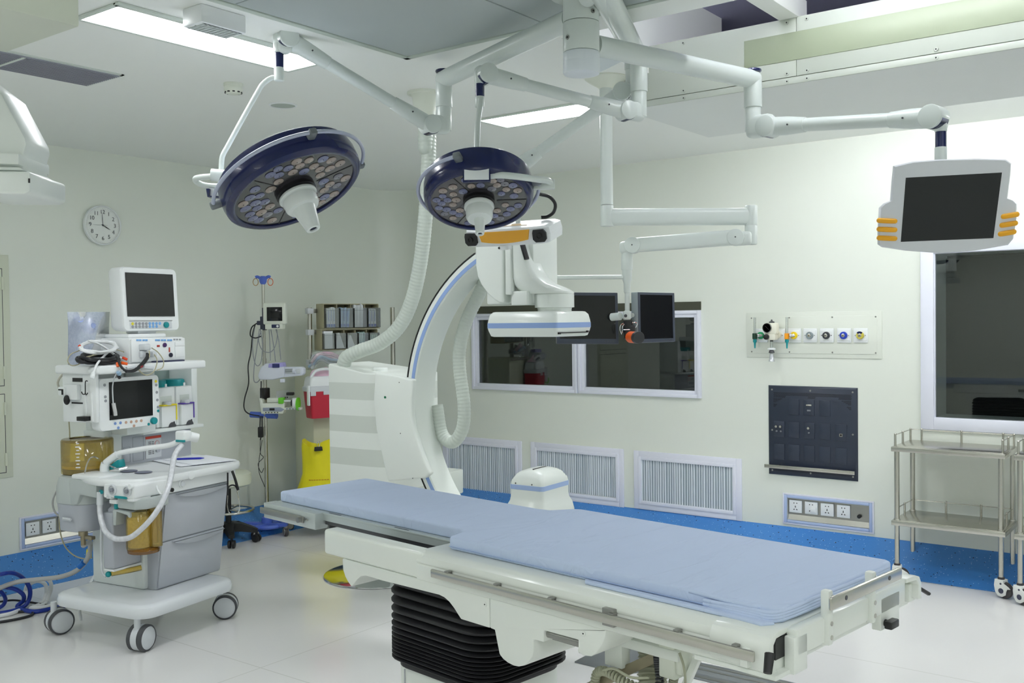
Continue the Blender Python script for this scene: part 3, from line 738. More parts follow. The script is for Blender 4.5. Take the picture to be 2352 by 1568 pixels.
# hanging control gear under the foot half
GC_ = mat('olive cable plastic', (168, 170, 148), .5, var=.05)
b = MB(); b.box((.60, -.24, .79), (.665, -.20, .865), .004); b.box((.58, -.24, .855), (.86, .2, .885), .004); b.build('gear_bracket', TABW, tb)
b = MB(); b.box((.79, -.235, .80), (.845, -.17, .9), .006); b.box((.845, -.23, .818), (.866, -.175, .9), .004); b.build('control_box', CREAM, tb)
def bar(b, p, q, w, t, m=0):
    d = (Vector(q)-Vector(p)); L = d.length; d.normalize(); n = Vector((0, 1, 0)); u = d.cross(n).normalized(); n = u.cross(d)
    b.obox((Vector(p)+Vector(q))/2, d, u, n, (L, w, t), .003, m)
b = MB(); bar(b, (.53, -.25, .70), (.80, -.19, .865), .03, .012); b.build('flat_bar', mat('aged metal', (150, 142, 120), .45, .5), tb)
def coil(name, pts, r, rw, turns, m):
    P = smooth_path(pts, 10); out = []; n = len(P); N = turns*10
    for i in range(N+1):
        s = i/N*(n-1); k = min(int(s), n-2); f = s-k; c = P[k].lerp(P[k+1], f); t = (P[k+1]-P[k]).normalized()
        a, bb, _ = basis(t, (.2, .9, .4)); an = 2*PI*i/10
        out.append(c+a*r*math.cos(an)+bb*r*math.sin(an))
    b = MB(); b.tube(out, rw, 5); return b.build(name, m, tb)
coil('coiled_cable', [(.575, -.26, .72), (.59, -.26, .768), (.625, -.26, .78), (.68, -.26, .768), (.75, -.26, .76), (.81, -.26, .765), (.845, -.25, .785)], .011, .0042, 30, GC_)
coil('coiled_cable', [(.765, -.2, .9), (.762, -.2, .84), (.768, -.2, .79), (.768, -.2, .70)], .010, .004, 22, DGREY)
coil('coiled_cable', [(.815, -.18, .82), (.80, -.18, .77), (.78, -.18, .70)], .010, .004, 16, GC_)
coil('coiled_cable', [(.60, -.22, .76), (.585, -.22, .72), (.59, -.22, .66)], .011, .0042, 12, GC_)
b = MB(); b.tube([(.69, -.1, .88), (.685, -.12, .80), (.71, -.15, .72), (.74, -.15, .64)], lambda t: .042+.0035*math.sin(t*150), 16, sm=22); b.build('corrugated_duct', GC_, tb)
b = MB(); bar(b, (.905, -.2, .885), (.80, -.2, .66), .02, .02); b.build('strut', TABW, tb)
b = MB(); b.tube([(.865, -.24, .885), (.883, -.245, .85), (.888, -.245, .79), (.885, -.245, .68)], .0035, 8, sm=6); b.tube([(.62, -.27, .785), (.66, -.27, .80), (.72, -.27, .79), (.77, -.25, .795)], .004, 8, sm=6); b.build('cable', GC_, tb)

# mattress and sheet
def fabric():
    m = mat('pale blue sheet', (192, 206, 232), .75, var=.015, spec=.25)
    nt = m.node_tree; N = nt.nodes; L = nt.links; b = N['Principled BSDF']
    tc = N.new('ShaderNodeTexCoord'); mp = N.new('ShaderNodeMapping'); mp.inputs['Rotation'].default_value = (0, 0, .9); mp.inputs['Scale'].default_value = (5.5, 1.1, 3)
    no = N.new('ShaderNodeTexNoise'); no.inputs['Scale'].default_value = 1.6; no.inputs['Detail'].default_value = 3; no.inputs['Distortion'].default_value = .7
    rp = N.new('ShaderNodeValToRGB'); rp.color_ramp.elements[0].position = .47; rp.color_ramp.elements[1].position = .62; rp.color_ramp.elements[0].color = (0, 0, 0, 1)
    mid = rp.color_ramp.elements.new(.53); mid.color = (1, 1, 1, 1); rp.color_ramp.elements[2].color = (.1, .1, .1, 1)
    bp = N.new('ShaderNodeBump'); bp.inputs['Strength'].default_value = .35; bp.inputs['Distance'].default_value = .006
    L.new(tc.outputs['Object'], mp.inputs['Vector']); L.new(mp.outputs[0], no.inputs['Vector']); L.new(no.outputs['Fac'], rp.inputs['Fac']); L.new(rp.outputs['Color'], bp.inputs['Height'])
    n2 = N.new('ShaderNodeTexNoise'); n2.inputs['Scale'].default_value = 260
    b2 = N.new('ShaderNodeBump'); b2.inputs['Strength'].default_value = .08; b2.inputs['Distance'].default_value = .002
    L.new(tc.outputs['Object'], n2.inputs['Vector']); L.new(n2.outputs['Fac'], b2.inputs['Height']); L.new(bp.outputs['Normal'], b2.inputs['Normal']); L.new(b2.outputs['Normal'], b.inputs['Normal'])
    return m
SHEET = fabric()
mt = thing('mattress', 'pale blue sheeted mattress with narrow head section on operating table', 'mattress', T.w((0, 0, 1.0505)), T.rz)
out = [(-1.19, -.19), (-1.175, -.205), (-.06, -.205), (-.02, -.225), (0, -.30), (.012, -.315), (1.19, -.315), (1.212, -.295), (1.212, .32), (1.19, .335), (.03, .335), (.0, .32), (-.05, .245), (-.1, .235), (-1.175, .255), (-1.19, .24)]
b = MB(); b.prism([(x, y, 0) for x, y in out], (0, 0, .041), bev=.008, seg=3); b.build('cushion', SHEET, mt, ang=60)
b = MB(); b.tube([(.012, -.3175, .011), (.3, -.3185, .0105), (.7, -.3185, .0105), (1.16, -.3185, .0105)], .0016, 6); b.build('piping', mat('piping', (160, 180, 216), .8), mt)
# gathered folds at the foot end
b = MB()
for k, z in enumerate((.006, .013, .02, .027)):
    b.tube([(1.0, -.321-.002*(k % 2), z*.6+.0062), (1.14, -.326+.002*k, z*.8+.004), (1.19, -.315, z), (1.213, -.26, z+.004), (1.217-.001*k, -.1, z+.004), (1.216, .12, z+.003), (1.212, .30, z+.002)], .0055, 8, sm=8)
b.build('gathered_folds', SHEET, mt, ang=80)
b = MB(); b.tube([(.95, -.312, .036), (1.1, -.316, .033), (1.155, -.31, .034), (1.20, -.27, .036), (1.211, -.2, .034)], .007, 8, sm=8); b.build('corner_fold', SHEET, mt, ang=80)
b = MB(); b.prism([(.60, -.3225, .0), (.62, -.347, .0), (1.12, -.350, .0), (1.185, -.356, .0), (1.205, -.325, 0)], (0, 0, .009), bev=.003); b.build('sheet_hem', SHEET, mt, ang=60)

# floor plates under the table
t = thing('floor_plate', 'grey metal cover plate on floor beneath operating table', 'floor plate', (-2.62, 4.5, .0))
PL = mat('grey floor metal', (140, 144, 148), .35, .7, var=.04)
b = MB(); b.prism([Vector((x+2.62, y-4.5, 0)) for x, y in ((-2.85, 4.305), (-2.55, 4.303), (-2.36, 4.55), (-2.45, 4.82), (-2.853, 4.82))], (0, 0, .008), bev=.003)
b.build('plate', PL, t)
t = thing('floor_track', 'parallel steel floor tracks behind foot end of table', 'track', (-1.9, 4.55, 0))
b = MB()
for y0, y1 in ((.085, .115), (.03, .05), (-.075, -.03)): b.box((-.43, y0, 0), (1.2, y1, .006), .002)
b.build('rails', STEELD, t)
b = MB(); b.box((-.43, -.10, 0), (1.2, .13, .003)); b.build('bed', PL, t)
# ------------------------------------------------------------------- c-arm
K = Frame((-2.996, 4.244, 0), 3)
CARMW = mat('c-arm enamel', (226, 231, 226), .3, var=.01, coat=.15)
CARMG = mat('c-arm grey stripe', (204, 210, 203), .32, var=.01)
ca = thing('c_arm', 'large white floor standing c-arm x-ray unit with blue stripes', 'c-arm', K.o, K.rz)
CX, CZ, RI, RO, HW = .078, 1.341, .870, .928, .09
def arc_sweep(b, prof, a0, a1, n=40, m=0):
    """prof: (radius, y) outline swept from a0 to a1 degrees, measured from the closed side upward"""
    R = []
    for i in range(n+1):
        a = math.radians(a0+(a1-a0)*i/n)
        R.append([Vector((CX-r*math.cos(a), y, CZ+r*math.sin(a))) for r, y in prof])
    b.rings(R, m)
b = MB(); arc_sweep(b, [(RI, -HW+.006), (RI, HW), (RO, HW), (RO, -HW+.004), (RO-.004, -HW), (RI+.006, -HW)], -100, 72, 70); b.build('c_ring', CARMW, ca, ang=25)
b = MB(); arc_sweep(b, [(RO-.001, -HW-.003), (RO+.005, -HW-.003), (RO+.005, -HW+.012), (RO-.001, -HW+.012)], -100, 62, 60); b.build('cable_groove', BLACK, ca)
b = MB(); arc_sweep(b, [(RI+.008, -HW-.002), (RI+.03, -HW-.002), (RI+.03, -HW+.01), (RI+.008, -HW+.01)], -100, 62, 60); b.build('blue_stripe', mat('c-arm blue stripe', (140, 166, 214), .4), ca)
# carriage that grips the ring
sl = [K(*q, y=-.13) for q in ((860, 855), (905, 862), (948, 871), (945, 915), (945, 955), (950, 990), (962, 1025), (974, 1058), (988, 1088), (975, 1098), (890, 1106), (876, 1045), (863, 985), (857, 920))]
b = MB(); b.prism([Vector((p.x, -.13, p.z)) for p in sl], (0, .042, 0), bev=.012, seg=3)
sl2 = sl[:2]+[Vector((CX-(RO+.006)*math.cos(math.radians(a)), 0, CZ+(RO+.006)*math.sin(math.radians(a)))) for a in (9, 0, -8, -16, -22, -27)]+sl[10:]
b.prism([Vector((p.x, -.1, p.z)) for p in sl2], (0, .26, 0), bev=.01)
o = K(885, 912, y=-.13); b.cyl((o.x, -.131, o.z), (o.x, -.134, o.z), .007, seg=16, m=1)
for q in ((917, 878), (920, 995), (948, 1098)):
    o = K(*q, y=-.13); b.cyl((o.x, -.129, o.z), (o.x, -.1315, o.z), .003, seg=8, m=2)
b.build('carriage', [CARMW, mat('green lamp', (0, 104, 70), .3), DGREY], ca, ang=30)
# tower with banded front
ZB = [.62, .80, .927, 1.03, 1.13, 1.231, 1.328, 1.431]
b = MB()
foot = lambda z: [(-1.592+(.0 if z > .7 else .004), .05), (-1.30, .05), (-1.25+max(0, (1.25-z))*.16, .062), (-1.19+max(0, (1.25-z))*.2, .10), (-1.10+max(0, (1.25-z))*.1, .17), (-1.03, .22), (-1.03, .42), (-1.592, .42)]
top = lambda x: 1.545-.165*max(0, min(1, (x+1.592)/.3))*.32
for i in range(len(ZB)-1):
    b.rings([[Vector((x, y, z)) for x, y in foot(z)] for z in [ZB[i]+(ZB[i+1]-ZB[i])*k/3 for k in range(4)]], i % 2)
b.rings([[Vector((x, y, 1.431)) for x, y in foot(1.431)], [Vector((x, y, top(x)-.008)) for x, y in foot(1.5)], [Vector((x+(.006 if x < -1.5 else -.006), y+(.006 if y < .2 else -.006), top(x))) for x, y in foot(1.5)]], 1)
b.build('tower', [CARMG, CARMW], ca, ang=30)
pb = [K.loc(at(x, 1200, 7.0)) for x in (802, 930)]
b = MB(); b.box((pb[0].x, pb[0].y, 0), (pb[1].x+.05, pb[0].y+.35, .82), .01); b.box((-1.5, .38, .66), (-1.15, pb[0].y+.1, .82), .01); b.build('pedestal', CARMG, ca)
b = MB(); o = K.loc(atz(872, 1319, .0)); b.cyl((o.x, o.y, 0), (o.x, o.y, .012), .395, seg=64, bev=.006); b.build('base_disc', CHROME, ca)
b = MB(); b.cyl((-1.04, -.04, 1.28), (-1.04, .2, 1.28), .06, seg=24); b.build('pivot', DGREY, ca)
b = MB(); o = K(850, 830, y=.2); b.cyl((-1.30, .2, 1.49), (-1.30, .2, 1.52), .045, seg=24, bev=.006); b.build('top_cap', WHITE, ca)
# detector head
Zd = lambda a, c: (1060+.20408*a, 480+.20408*c)
b = MB()
hd = [K(*Zd(*q), y=-.165) for q in ((160, 330), (160, 470), (165, 640), (185, 760), (225, 850), (300, 955), (370, 1020), (430, 1052), (475, 1058), (475, 330))]
b.prism([Vector((p.x, -.172, p.z)) for p in hd], (0, .1, 0), bev=.012, seg=3); b.build('side_cover', CARMW, ca, ang=35)
b = MB(); b.box((-.28, -.10, 1.885), (.02, .14, 2.3), .01); p0 = K(*Zd(490, 965), y=-.17); p1 = K(*Zd(548, 380), y=-.17); b.box((p0.x, -.168, p0.z), (p1.x, -.13, 2.28), .006); b.build('centre_strip', CARMW, ca)
b = MB()
body = [K(*Zd(*q), y=-.155) for q in ((552, 300), (552, 1088), (668, 1090), (668, 960), (1055, 955), (1062, 905), (940, 888), (870, 862), (820, 815), (780, 760), (740, 690), (700, 590), (665, 450), (640, 330))]
R = []
for z, x0, x1, y0, y1, r in ((1.888, -.085, .02, -.155, .05, .01), (1.935, -.085, .195, -.125, .085, .098), (1.945, -.085, .193, -.13, .07, .085), (1.962, -.085, .165, -.14, .04, .06), (1.985, -.085, .11, -.15, .01, .04), (2.016, -.085, .066, -.155, -.005, .03), (2.06, -.085, .035, -.155, -.012, .025), (2.13, -.085, .004, -.155, -.018, .02), (2.28, -.085, -.035, -.155, -.02, .02)):
    R.append([Vector((x, y, z)) for x, y in rrect((x0+x1)/2, (y0+y1)/2, x1-x0, y1-y0, min(r, (x1-x0)/2-.001), 6)])
b.rings(R[1:]); b.box((-.085, -.155, 1.878), (.012, .05, 1.95), .004)
b.build('head_body', CARMW, ca, ang=30)
o1 = K(*Zd(700, 470), y=-.17)
hb = MB(); h0 = K(*Zd(690, 400), x=.02); h1 = K(*Zd(733, 570), x=.06)
hb.tube([K(*Zd(685, 395), y=-.16), K(*Zd(710, 480), y=-.165), K(*Zd(735, 565), y=-.165)], .017, 8, flat=.6); hb.build('grip', BLACK, ca)
b = MB(); b.lathe([(.088, 1.842), (.088, 1.855), (.0895, 1.857), (.0895, 1.862), (.102, 1.864), (.102, 1.93), (.098, 1.935), (.06, 1.94)], (.095, -.02, 0), seg=36); b.build('neck', CARMW, ca)
b = MB()
def loop(z, ins): return [Vector((x, y, z)) for x, y in rrect(-.012, 0, .43-2*ins, .36-2*ins, .02, 4)]
b.rings([loop(1.714, .022), loop(1.718, .012), loop(1.745, .003), loop(1.759, 0)]); b.rings([loop(1.759, -.0), loop(1.760, -.001), loop(1.785, -.001), loop(1.786, 0)], 1, cap=False); b.rings([loop(1.786, 0), loop(1.80, .002), loop(1.828, .008), loop(1.842, .02), loop(1.844, .03)])
q0 = Vector((.204, .045, 1.734))
b.box((.196, -.15, 1.7315), (.2045, .135, 1.7365), 0, 2); b.box((.196, -.158, 1.727), (.2045, -.14, 1.737), 0, 2); b.box((.196, .125, 1.733), (.2045, .142, 1.742), 0, 2)
b.build('flat_detector', [CARMW, mat('c-arm blue stripe', (140, 166, 214), .4), BLACK], ca, ang=30)
# x-ray tube housing
b = MB(); xc, yc, w, d = -.008, -.02, .205, .27
tl = lambda z, ins, r=.02: [Vector((x, y, z)) for x, y in rrect(xc, yc, w-2*ins, d-2*ins, r, 5)]
b.rings([tl(.70, -.03, .04), tl(.80, -.028, .04), tl(.84, -.018, .03), tl(.865, -.004, .022), tl(.885, 0), tl(.925, 0)])
b.rings([tl(.925, 0), tl(.926, -.0015), tl(.949, -.0015), tl(.950, 0)], 1, cap=False)
dome = lambda z, t: tl(z, t, max(.02, .035))
b.rings([tl(.950, 0), tl(.965, .002), dome(.985, .009), dome(1.002, .02), dome(1.014, .036), dome(1.022, .058), dome(1.024, .075)])
for y in (-.11, -.03): b.cyl((xc-w/2, y, .957), (xc-w/2-.0015, y, .957), .004, seg=8, m=2)
for x in (-.07, .03): b.cyl((x, yc-d/2, .957), (x, yc-d/2-.0015, .957), .004, seg=8, m=2)
b.build('tube_housing', [CARMW, LBLUE, DGREY], ca, ang=40)
b = MB(); b.box((-.2, -.2, .35), (.2, .2, .73), .04, seg=3); b.build('tube_mount', CARMW, ca)
# hoses
HOSE = mat('grey corrugated hose', (196, 204, 196), .35, var=.02)
def hose(name, label, pts, r, loc, group=None, pitch=.022, parent=None):
    P = smooth_path([Vector(p)-Vector(loc) for p in pts], 40)
    L = [0.0]
    for i in range(1, len(P)): L.append(L[-1]+(P[i]-P[i-1]).length)
    n = int(L[-1]/pitch*4); Q = []; k = 0
    for i in range(n+1):
        s = L[-1]*i/n
        while k < len(P)-2 and L[k+1] < s: k += 1
        f = (s-L[k])/max(1e-9, L[k+1]-L[k]); Q.append(P[k].lerp(P[k+1], f))
    rr = [(r, r*1.035, r*1.05, r*1.0)[i % 4] for i in range(n+1)]
    b = MB(); b.tube(Q, rr, 18)
    t = b.build(name, HOSE, parent, ang=80)
    if parent is None: t.location = loc; tag(t, label, 'hose', group)
    return t
hp = [K(*q, y=.1) for q in ((1118, 630), (1102, 672), (1072, 735), (1056, 800), (1056, 850), (1066, 930), (1062, 985), (1040, 1015), (1015, 995), (1003, 930))]
h = hose('corrugated_hose', None, hp, .036, (0, 0, 0), None, .02, ca)
cp = [(985, 300, 5.75), (983, 400, 5.76), (977, 500, 5.8), (966, 600, 5.88), (946, 690, 5.95), (915, 752, 6.0), (872, 788, 6.05), (826, 806, 6.08), (797, 820, 6.1), (789, 838, 6.12)]
hp = [Vector((-3.83, 4.29, 2.94)), Vector((-3.85, 4.31, 2.80))]+[at(*q) for q in cp]
hs_ = hose('corrugated_hose', 'long grey corrugated hose drooping from ceiling flange to c-arm tower', hp, .042, hp[5], None, .021)
t = thing('ceiling_flange', 'cream tapered ceiling flange above long corrugated hose', 'flange', (-3.817, 4.27, ZC))
b = MB(); b.lathe([(.10, 0), (.10, -.012), (.078, -.014), (.072, -.03), (.058, -.15), (.056, -.175), (.05, -.177)], seg=36)
for a in (0, 2, 4): b.cyl((.088*math.cos(a), .088*math.sin(a), -.011), (.088*math.cos(a), .088*math.sin(a), -.016), .005, seg=8)
b.build('flange', CREAM, t)
# --------------------------------------------- ceiling column, lamps, arms
ARMW = mat('arm enamel', (210, 217, 213), .3, var=.01, coat=.15)
HUB = at(1335, 100, 3.9); HX, HY = HUB.x, HUB.y
LOC = Vector((0, 0, 0))
hub = thing('ceiling_column', 'thick white ceiling column carrying the surgical lamp arms', 'ceiling column', (HX, HY, ZC))
hz = lambda y: at(1335, y, 3.9).z-ZC
b = MB(); b.cyl((0, 0, -.03), (0, 0, hz(53)), .071, seg=40); b.cyl((0, 0, -.031), (0, 0, -.045), .12, seg=40, bev=.004); b.build('column', ARMW, hub)
b = MB(); b.cyl((0, 0, hz(53)-.002), (0, 0, hz(121)), .072, seg=40, bev=.002); b.build('upper_ring', ARMW, hub)
b = MB(); b.cyl((0, 0, hz(122)), (0, 0, hz(146)), .072, seg=40, bev=.002); b.lathe([(.073, hz(143)), (.0735, hz(165)), (.07, hz(170)), (.05, hz(172)), (.001, hz(172))], seg=40, cap=False); b.build('lower_cap', mat('cap enamel', (222, 228, 234), .3, var=.01), hub)
b = MB()
for px, py in ((1359, 36), (1303, 93)):
    p = at(px, py, 3.9)-Vector((HX, HY, ZC)); p.z += 0; d = Vector((p.x, p.y, 0))
    q = -CF; q.z = 0; q.normalize(); s_ = CR*((px-1335)/F_PX*3.9); s_.z = 0
    nrm = (q*math.sqrt(max(0, .071**2-s_.length**2))+s_); o = Vector((nrm.x, nrm.y, p.z)); nn = nrm.normalized()
    b.cyl(o, o+nn*.004, .009, seg=14, m=0); b.cyl(o+nn*.003, o+nn*.005, .004, seg=6, m=1)
b.build('hex_bolts', [STEELD, BLACK], hub)
def ext_arm(par, o, start, end, r=.043, cap=True):
    o = Vector(o); s, e = Vector(start)-o, Vector(end)-o
    d = (e-s).normalized()
    b = MB(); b.cyl(s, e, r, seg=24); b.sphere(e, r*1.0, seg=20); b.build('extension_arm', ARMW, par)
    if cap:
        b = MB(); b.cyl(e+Vector((0, 0, r*.72)), e+Vector((0, 0, r*1.1)), r*.96, seg=24, bev=.008); b.build('end_cap', NAVY, par)
def post(par, o, top, z1, z2, r=.041):
    o = Vector(o); t = Vector(top)-o
    b = MB(); b.cyl(t, (t.x, t.y, z1-o.z), r, seg=24, bev=.002); b.cyl((t.x, t.y, z1-o.z+.002), (t.x, t.y, z2-o.z), r*.88, seg=24, bev=.004); b.build('post', ARMW, par)
def spring(par, o, A, B, pa=None, pb=None, r=.043, sl=.27):
    """parallel spring arm between two joint discs; pa / pb: post axis points that the joints grip"""
    o = Vector(o); A, B = Vector(A)-o, Vector(B)-o
    d = (B-A).normalized(); n = Vector((d.y, -d.x, 0)).normalized()
    if n.dot(-CF) < 0: n = -n
    u = n.cross(d).normalized()
    L = (B-A).length
    def oval(c, h, w): return [c+u*(h*math.cos(2*PI*i/20))+n*(w*math.sin(2*PI*i/20)) for i in range(20)]
    b = MB(); b.rings([oval(A+d*L*sl*.9, r*.66, r*.66), oval(B-d*L*sl*.9, r*.66, r*.66)]); b.build('arm_tube', ARMW, par)
    for c, s in ((A, 1), (B, -1)):
        b = MB(); b.rings([oval(c, r*.95, r*.8), oval(c+d*s*L*.12, r*.92, r*.8), oval(c+d*s*L*sl, r*.74, r*.74), oval(c+d*s*(L*sl+.002), r*.70, r*.70)])
        b.cyl(c+d*s*L*.15+n*r*.78, c+d*s*L*.15+n*r*.86, .004, seg=8, m=1); b.build('arm_sleeve', [ARMW, DGREY], par)
        b = MB(); b.cyl(c-n*r*.95, c+n*r*1.0, r*1.07, seg=32, bev=.004); b.build('joint_disc', ARMW, par)
        b = MB(); b.cyl(c-n*r*.7-Vector((0, 0, r*.1))-d*s*r*.07, c+n*r*.7-Vector((0, 0, r*.1))-d*s*r*.07, r*.99, seg=24); b.build('joint_core', NAVY, par)
    for c, p in ((A, pa), (B, pb)):
        if p is None: continue
        p = Vector(p)-o; h = Vector((p.x-c.x, p.y-c.y, 0)); ln = h.length; h.normalize()
        b = MB(); b.obox(c+h*ln*.55+Vector((0, 0, p.z-c.z))*.5, h, n, (0, 0, 1), (ln*1.1+r*.9, r*1.5, r*1.9+abs(p.z-c.z)), r*.5, seg=3); b.build('joint_block', ARMW, par)
def led_face(par, P, n, e1, e2, R, seed):
    LED = [mat('led lens blue', (104, 108, 140), .12, coat=.5), mat('led lens warm', (150, 136, 128), .12, coat=.5), mat('led lens grey', (112, 112, 122), .12, coat=.5)]
    rnd = random.Random(seed); pts = []; tries = 0
    while len(pts) < 52 and tries < 9000:
        tries += 1
        a = rnd.random()*2*PI; r = R*(.46+.44*math.sqrt(rnd.random()))
        k = (a/(2*PI/3)) % 1
        if k < .09 or k > .91: continue
        q = (r*math.cos(a), r*math.sin(a))
        if all(math.hypot(q[0]-x, q[1]-y) > R*.163 for x, y in pts): pts.append(q)
    for x, y in pts:
        c = P+e1*x+e2*y; rr = R*rnd.uniform(.080, .096)
        b = MB(); b.lathe([(rr, 0), (rr, .002), (rr*.7, .0045), (rr*.1, .0055)], c+n*.0008, n, 14, 0, cap=False)
        m = LED[rnd.choice((0, 0, 1, 1, 2))]; b.build('led_lens', [m, mat('led core', (70, 66, 76), .2)], par)
def lamp_head(par, o, P, n, R, rail, seed, hl, hr0, hr1):
    o = Vector(o); P = Vector(P)-o; n = n.normalized()
    e1 = (CR-n*CR.dot(n)).normalized(); e2 = n.cross(e1); e2 = e2 if e2.dot(CU) > 0 else -e2
    Ro = R*1.15
    b = MB(); b.lathe([(R, .0), (R, .006), (R*1.03, .011), (R*1.07, .010), (Ro*.985, -.004), (Ro, -.03), (Ro*1.0, -.075), (Ro*.975, -.112), (Ro*.93, -.122)], P, n, 64, cap=False); hd = b.build('lamp_housing', NAVY, par)
    b = MB(); b.lathe([(Ro*.94, -.118), (Ro*.90, -.124), (Ro*.6, -.128), (.001, -.13)], P, n, 48, cap=False); b.build('lamp_back', mat('lamp back enamel', (206, 212, 222), .3), par)
    b = MB(); b.lathe([(R*1.005, .0), (R*.4, .0005), (.001, .0005)], P, n, 64, cap=False)
    for k in range(3):
        a = 2*PI*k/3; d = e1*math.cos(a)+e2*math.sin(a); s_ = n.cross(d)
        b.obox(P+d*R*.68+n*.0012, d, s_, n, (R*.62, .003, .002), m=1)
    lens = b.build('lens_face', [mat('lens face', (46, 44, 48), .14, coat=.6, var=.15, scale=9), BLACK], par)
    led_face(lens, P, n, e1, e2, R*.98, seed)
    b = MB(); b.lathe([(R*.33, 0), (R*.33, .016), (R*.28, .02), (R*.28, .03)], P, n, 40, cap=False); b.build('handle_ring', BLACK, par)
    b = MB(); b.lathe([(R*.27, .018), (R*.31, .026), (R*.315, .035), (R*.30, .041), (R*.27, .042), (R*.27, .049), (R*.285, .05), (R*.275, .085), (R*.25, .096), (hr0*1.02, .1), (hr0, .104), (hr1, hl), (hr1*.93, hl+.006), (hr1*.55, hl+.006), (hr1*.5, hl-.01)], P, n, 40, cap=False); b.lathe([(hr1*.52, hl+.0), (.001, hl)], P, n, 16, 1); hnd = b.build('handle', [WHITE, NAVY], par)
    rr = Ro*1.10; a0, a1 = rail
    arc = [P-n*.055+(e1*math.cos(math.radians(a0+(a1-a0)*i/48))+e2*math.sin(math.radians(a0+(a1-a0)*i/48)))*rr for i in range(49)]
    b = MB(); b.tube(arc, .0085, 10); b.build('grab_rail', mat('rail grey', (178, 184, 204), .3), par)
    for f in (0, .56, 1):
        a = math.radians(a0+(a1-a0)*f); d = e1*math.cos(a)+e2*math.sin(a); tg = n.cross(d)
        b = MB(); b.obox(P-n*.055+d*(rr+Ro*.99)/2, d, tg, n, (rr-Ro*.99+.03, .034, .03), .007); b.build('rail_clamp', mat('clamp grey', (112, 118, 122), .45), par)
    return e1, e2, P
def view_normal(px, py, k, sx, sy):
    v = -ray(px, py).normalized(); r = (CR-v*CR.dot(v)).normalized(); u = v.cross(r); u = u if u.dot(CU) > 0 else -u
    l = math.hypot(sx, sy); return (v*k+(r*sx/l-u*sy/l)*math.sqrt(1-k*k)).normalized()
# lamp on the left
zA = at(1335, 34, 3.9).z; E1 = atz(1019, 182, zA)
o = E1.copy(); l1 = thing('surgical_light', 'navy ringed surgical lamp tilted at left, under the long ceiling light', 'surgical lamp', o, 0, 'surgical lamps on the ceiling column')
d1 = depth(E1); HS = Vector((HX, HY, zA)); HS = HS+(E1-HS).normalized()*.073
ext_arm(l1, o, HS, E1)
post(l1, o, E1, at(1019, 246, d1).z, at(1019, 300, d1).z)
A = at(987, 287, d1-.03); B = at(659, 88, 4.5); Bp = at(641, 105, 4.5)
spring(l1, o, A, B, at(1019, 285, d1), at(641, 104, 4.5))
r = lambda px, py, d=4.5: at(px, py, d)-o
b = MB(); b.cyl(r(641, 120), r(641, 156), .0215, seg=20); b.build('lock_sleeve', NAVY, l1)
b = MB(); b.cyl(r(641, 100), r(641, 122), .024, seg=20, bev=.002); b.build('swivel', ARMW, l1); b = MB(); b.cyl(r(641, 155), r(641, 186), .0225, seg=20, bev=.003); b.build('swivel', ARMW, l1)
b = MB(); b.tube([r(638, 177), r(622, 180), r(605, 192, 4.49), r(594, 208, 4.49), r(560, 268, 4.47), r(524, 334, 4.45), r(512, 356, 4.44), r(509, 372, 4.44), r(508, 400, 4.44)], .0118, 12, sm=6); b.build('hanger_rod', ARMW, l1)
b = MB(); b.cyl(r(484, 401, 4.4), r(547, 407, 4.42), .0275, seg=24, bev=.004); b.cyl(r(526, 403, 4.395), r(524, 403, 4.36), .004, seg=8, m=1); b.build('yoke_joint', [ARMW, DGREY], l1)
b = MB(); b.tube([r(486, 405, 4.42), r(462, 407, 4.44), r(449, 411, 4.46), r(455, 420, 4.47), r(478, 427, 4.46), r(520, 428, 4.45)], .0135, 12, sm=6); b.build('yoke_tube', ARMW, l1)
b = MB(); b.prism([r(473, 433, 4.43), r(481, 433, 4.43), r(480, 449, 4.43), r(514, 452, 4.43), r(514, 455, 4.43), r(476, 452, 4.43)], CF*.05, bev=.001); b.prism([r(480, 430, 4.45), r(514, 430, 4.45), r(514, 450, 4.45), r(480, 449, 4.45)], CF*.03, 1); b.build('bracket', [NAVY, WHITE2], l1)
lamp_head(l1, o, at(678, 437, 4.38), view_normal(678, 437, .45, .40, .92), .277, (168, -24), 3, .20, .052, .033)
# lamp in the middle
E2 = at(1467, 132, 4.7); o = E2.copy()
l2 = thing('surgical_light', 'navy ringed surgical lamp in the middle, facing camera above the c-arm', 'surgical lamp', o, 0, 'surgical lamps on the ceiling column')
S2 = atz(1383, -38, E2.z); ext_arm(l2, o, S2, E2); b = MB(); b.cyl(S2-o, Vector((HX, HY, E2.z))-o+(S2-Vector((HX, HY, E2.z))).normalized()*.075, .035, seg=16); b.build('arm_root', ARMW, l2)
post(l2, o, E2, at(1467, 211, 4.7).z, at(1467, 268, 4.7).z)
A = at(1437, 255, 4.65); B = at(1117, 171, 4.38)
spring(l2, o, A, B, at(1467, 255, 4.7), at(1102, 172, 4.38), .041)
r = lambda px, py, d=4.38: at(px, py, d)-o
b = MB(); b.cyl(r(1102, 192), r(1102, 222), .0205, seg=20); b.build('lock_sleeve', NAVY, l2)
b = MB(); b.cyl(r(1102, 165), r(1102, 193), .022, seg=20, bev=.002); b.build('swivel', ARMW, l2); b = MB(); b.cyl(r(1102, 221), r(1102, 247), .021, seg=20, bev=.003); b.build('swivel', ARMW, l2)
b = MB(); b.tube([r(1104, 228, 4.36), r(1103, 240, 4.35), r(1098, 275, 4.31), r(1096, 310, 4.27), r(1094, 390, 4.18)], .013, 12, sm=6); b.build('hanger_rod', ARMW, l2)
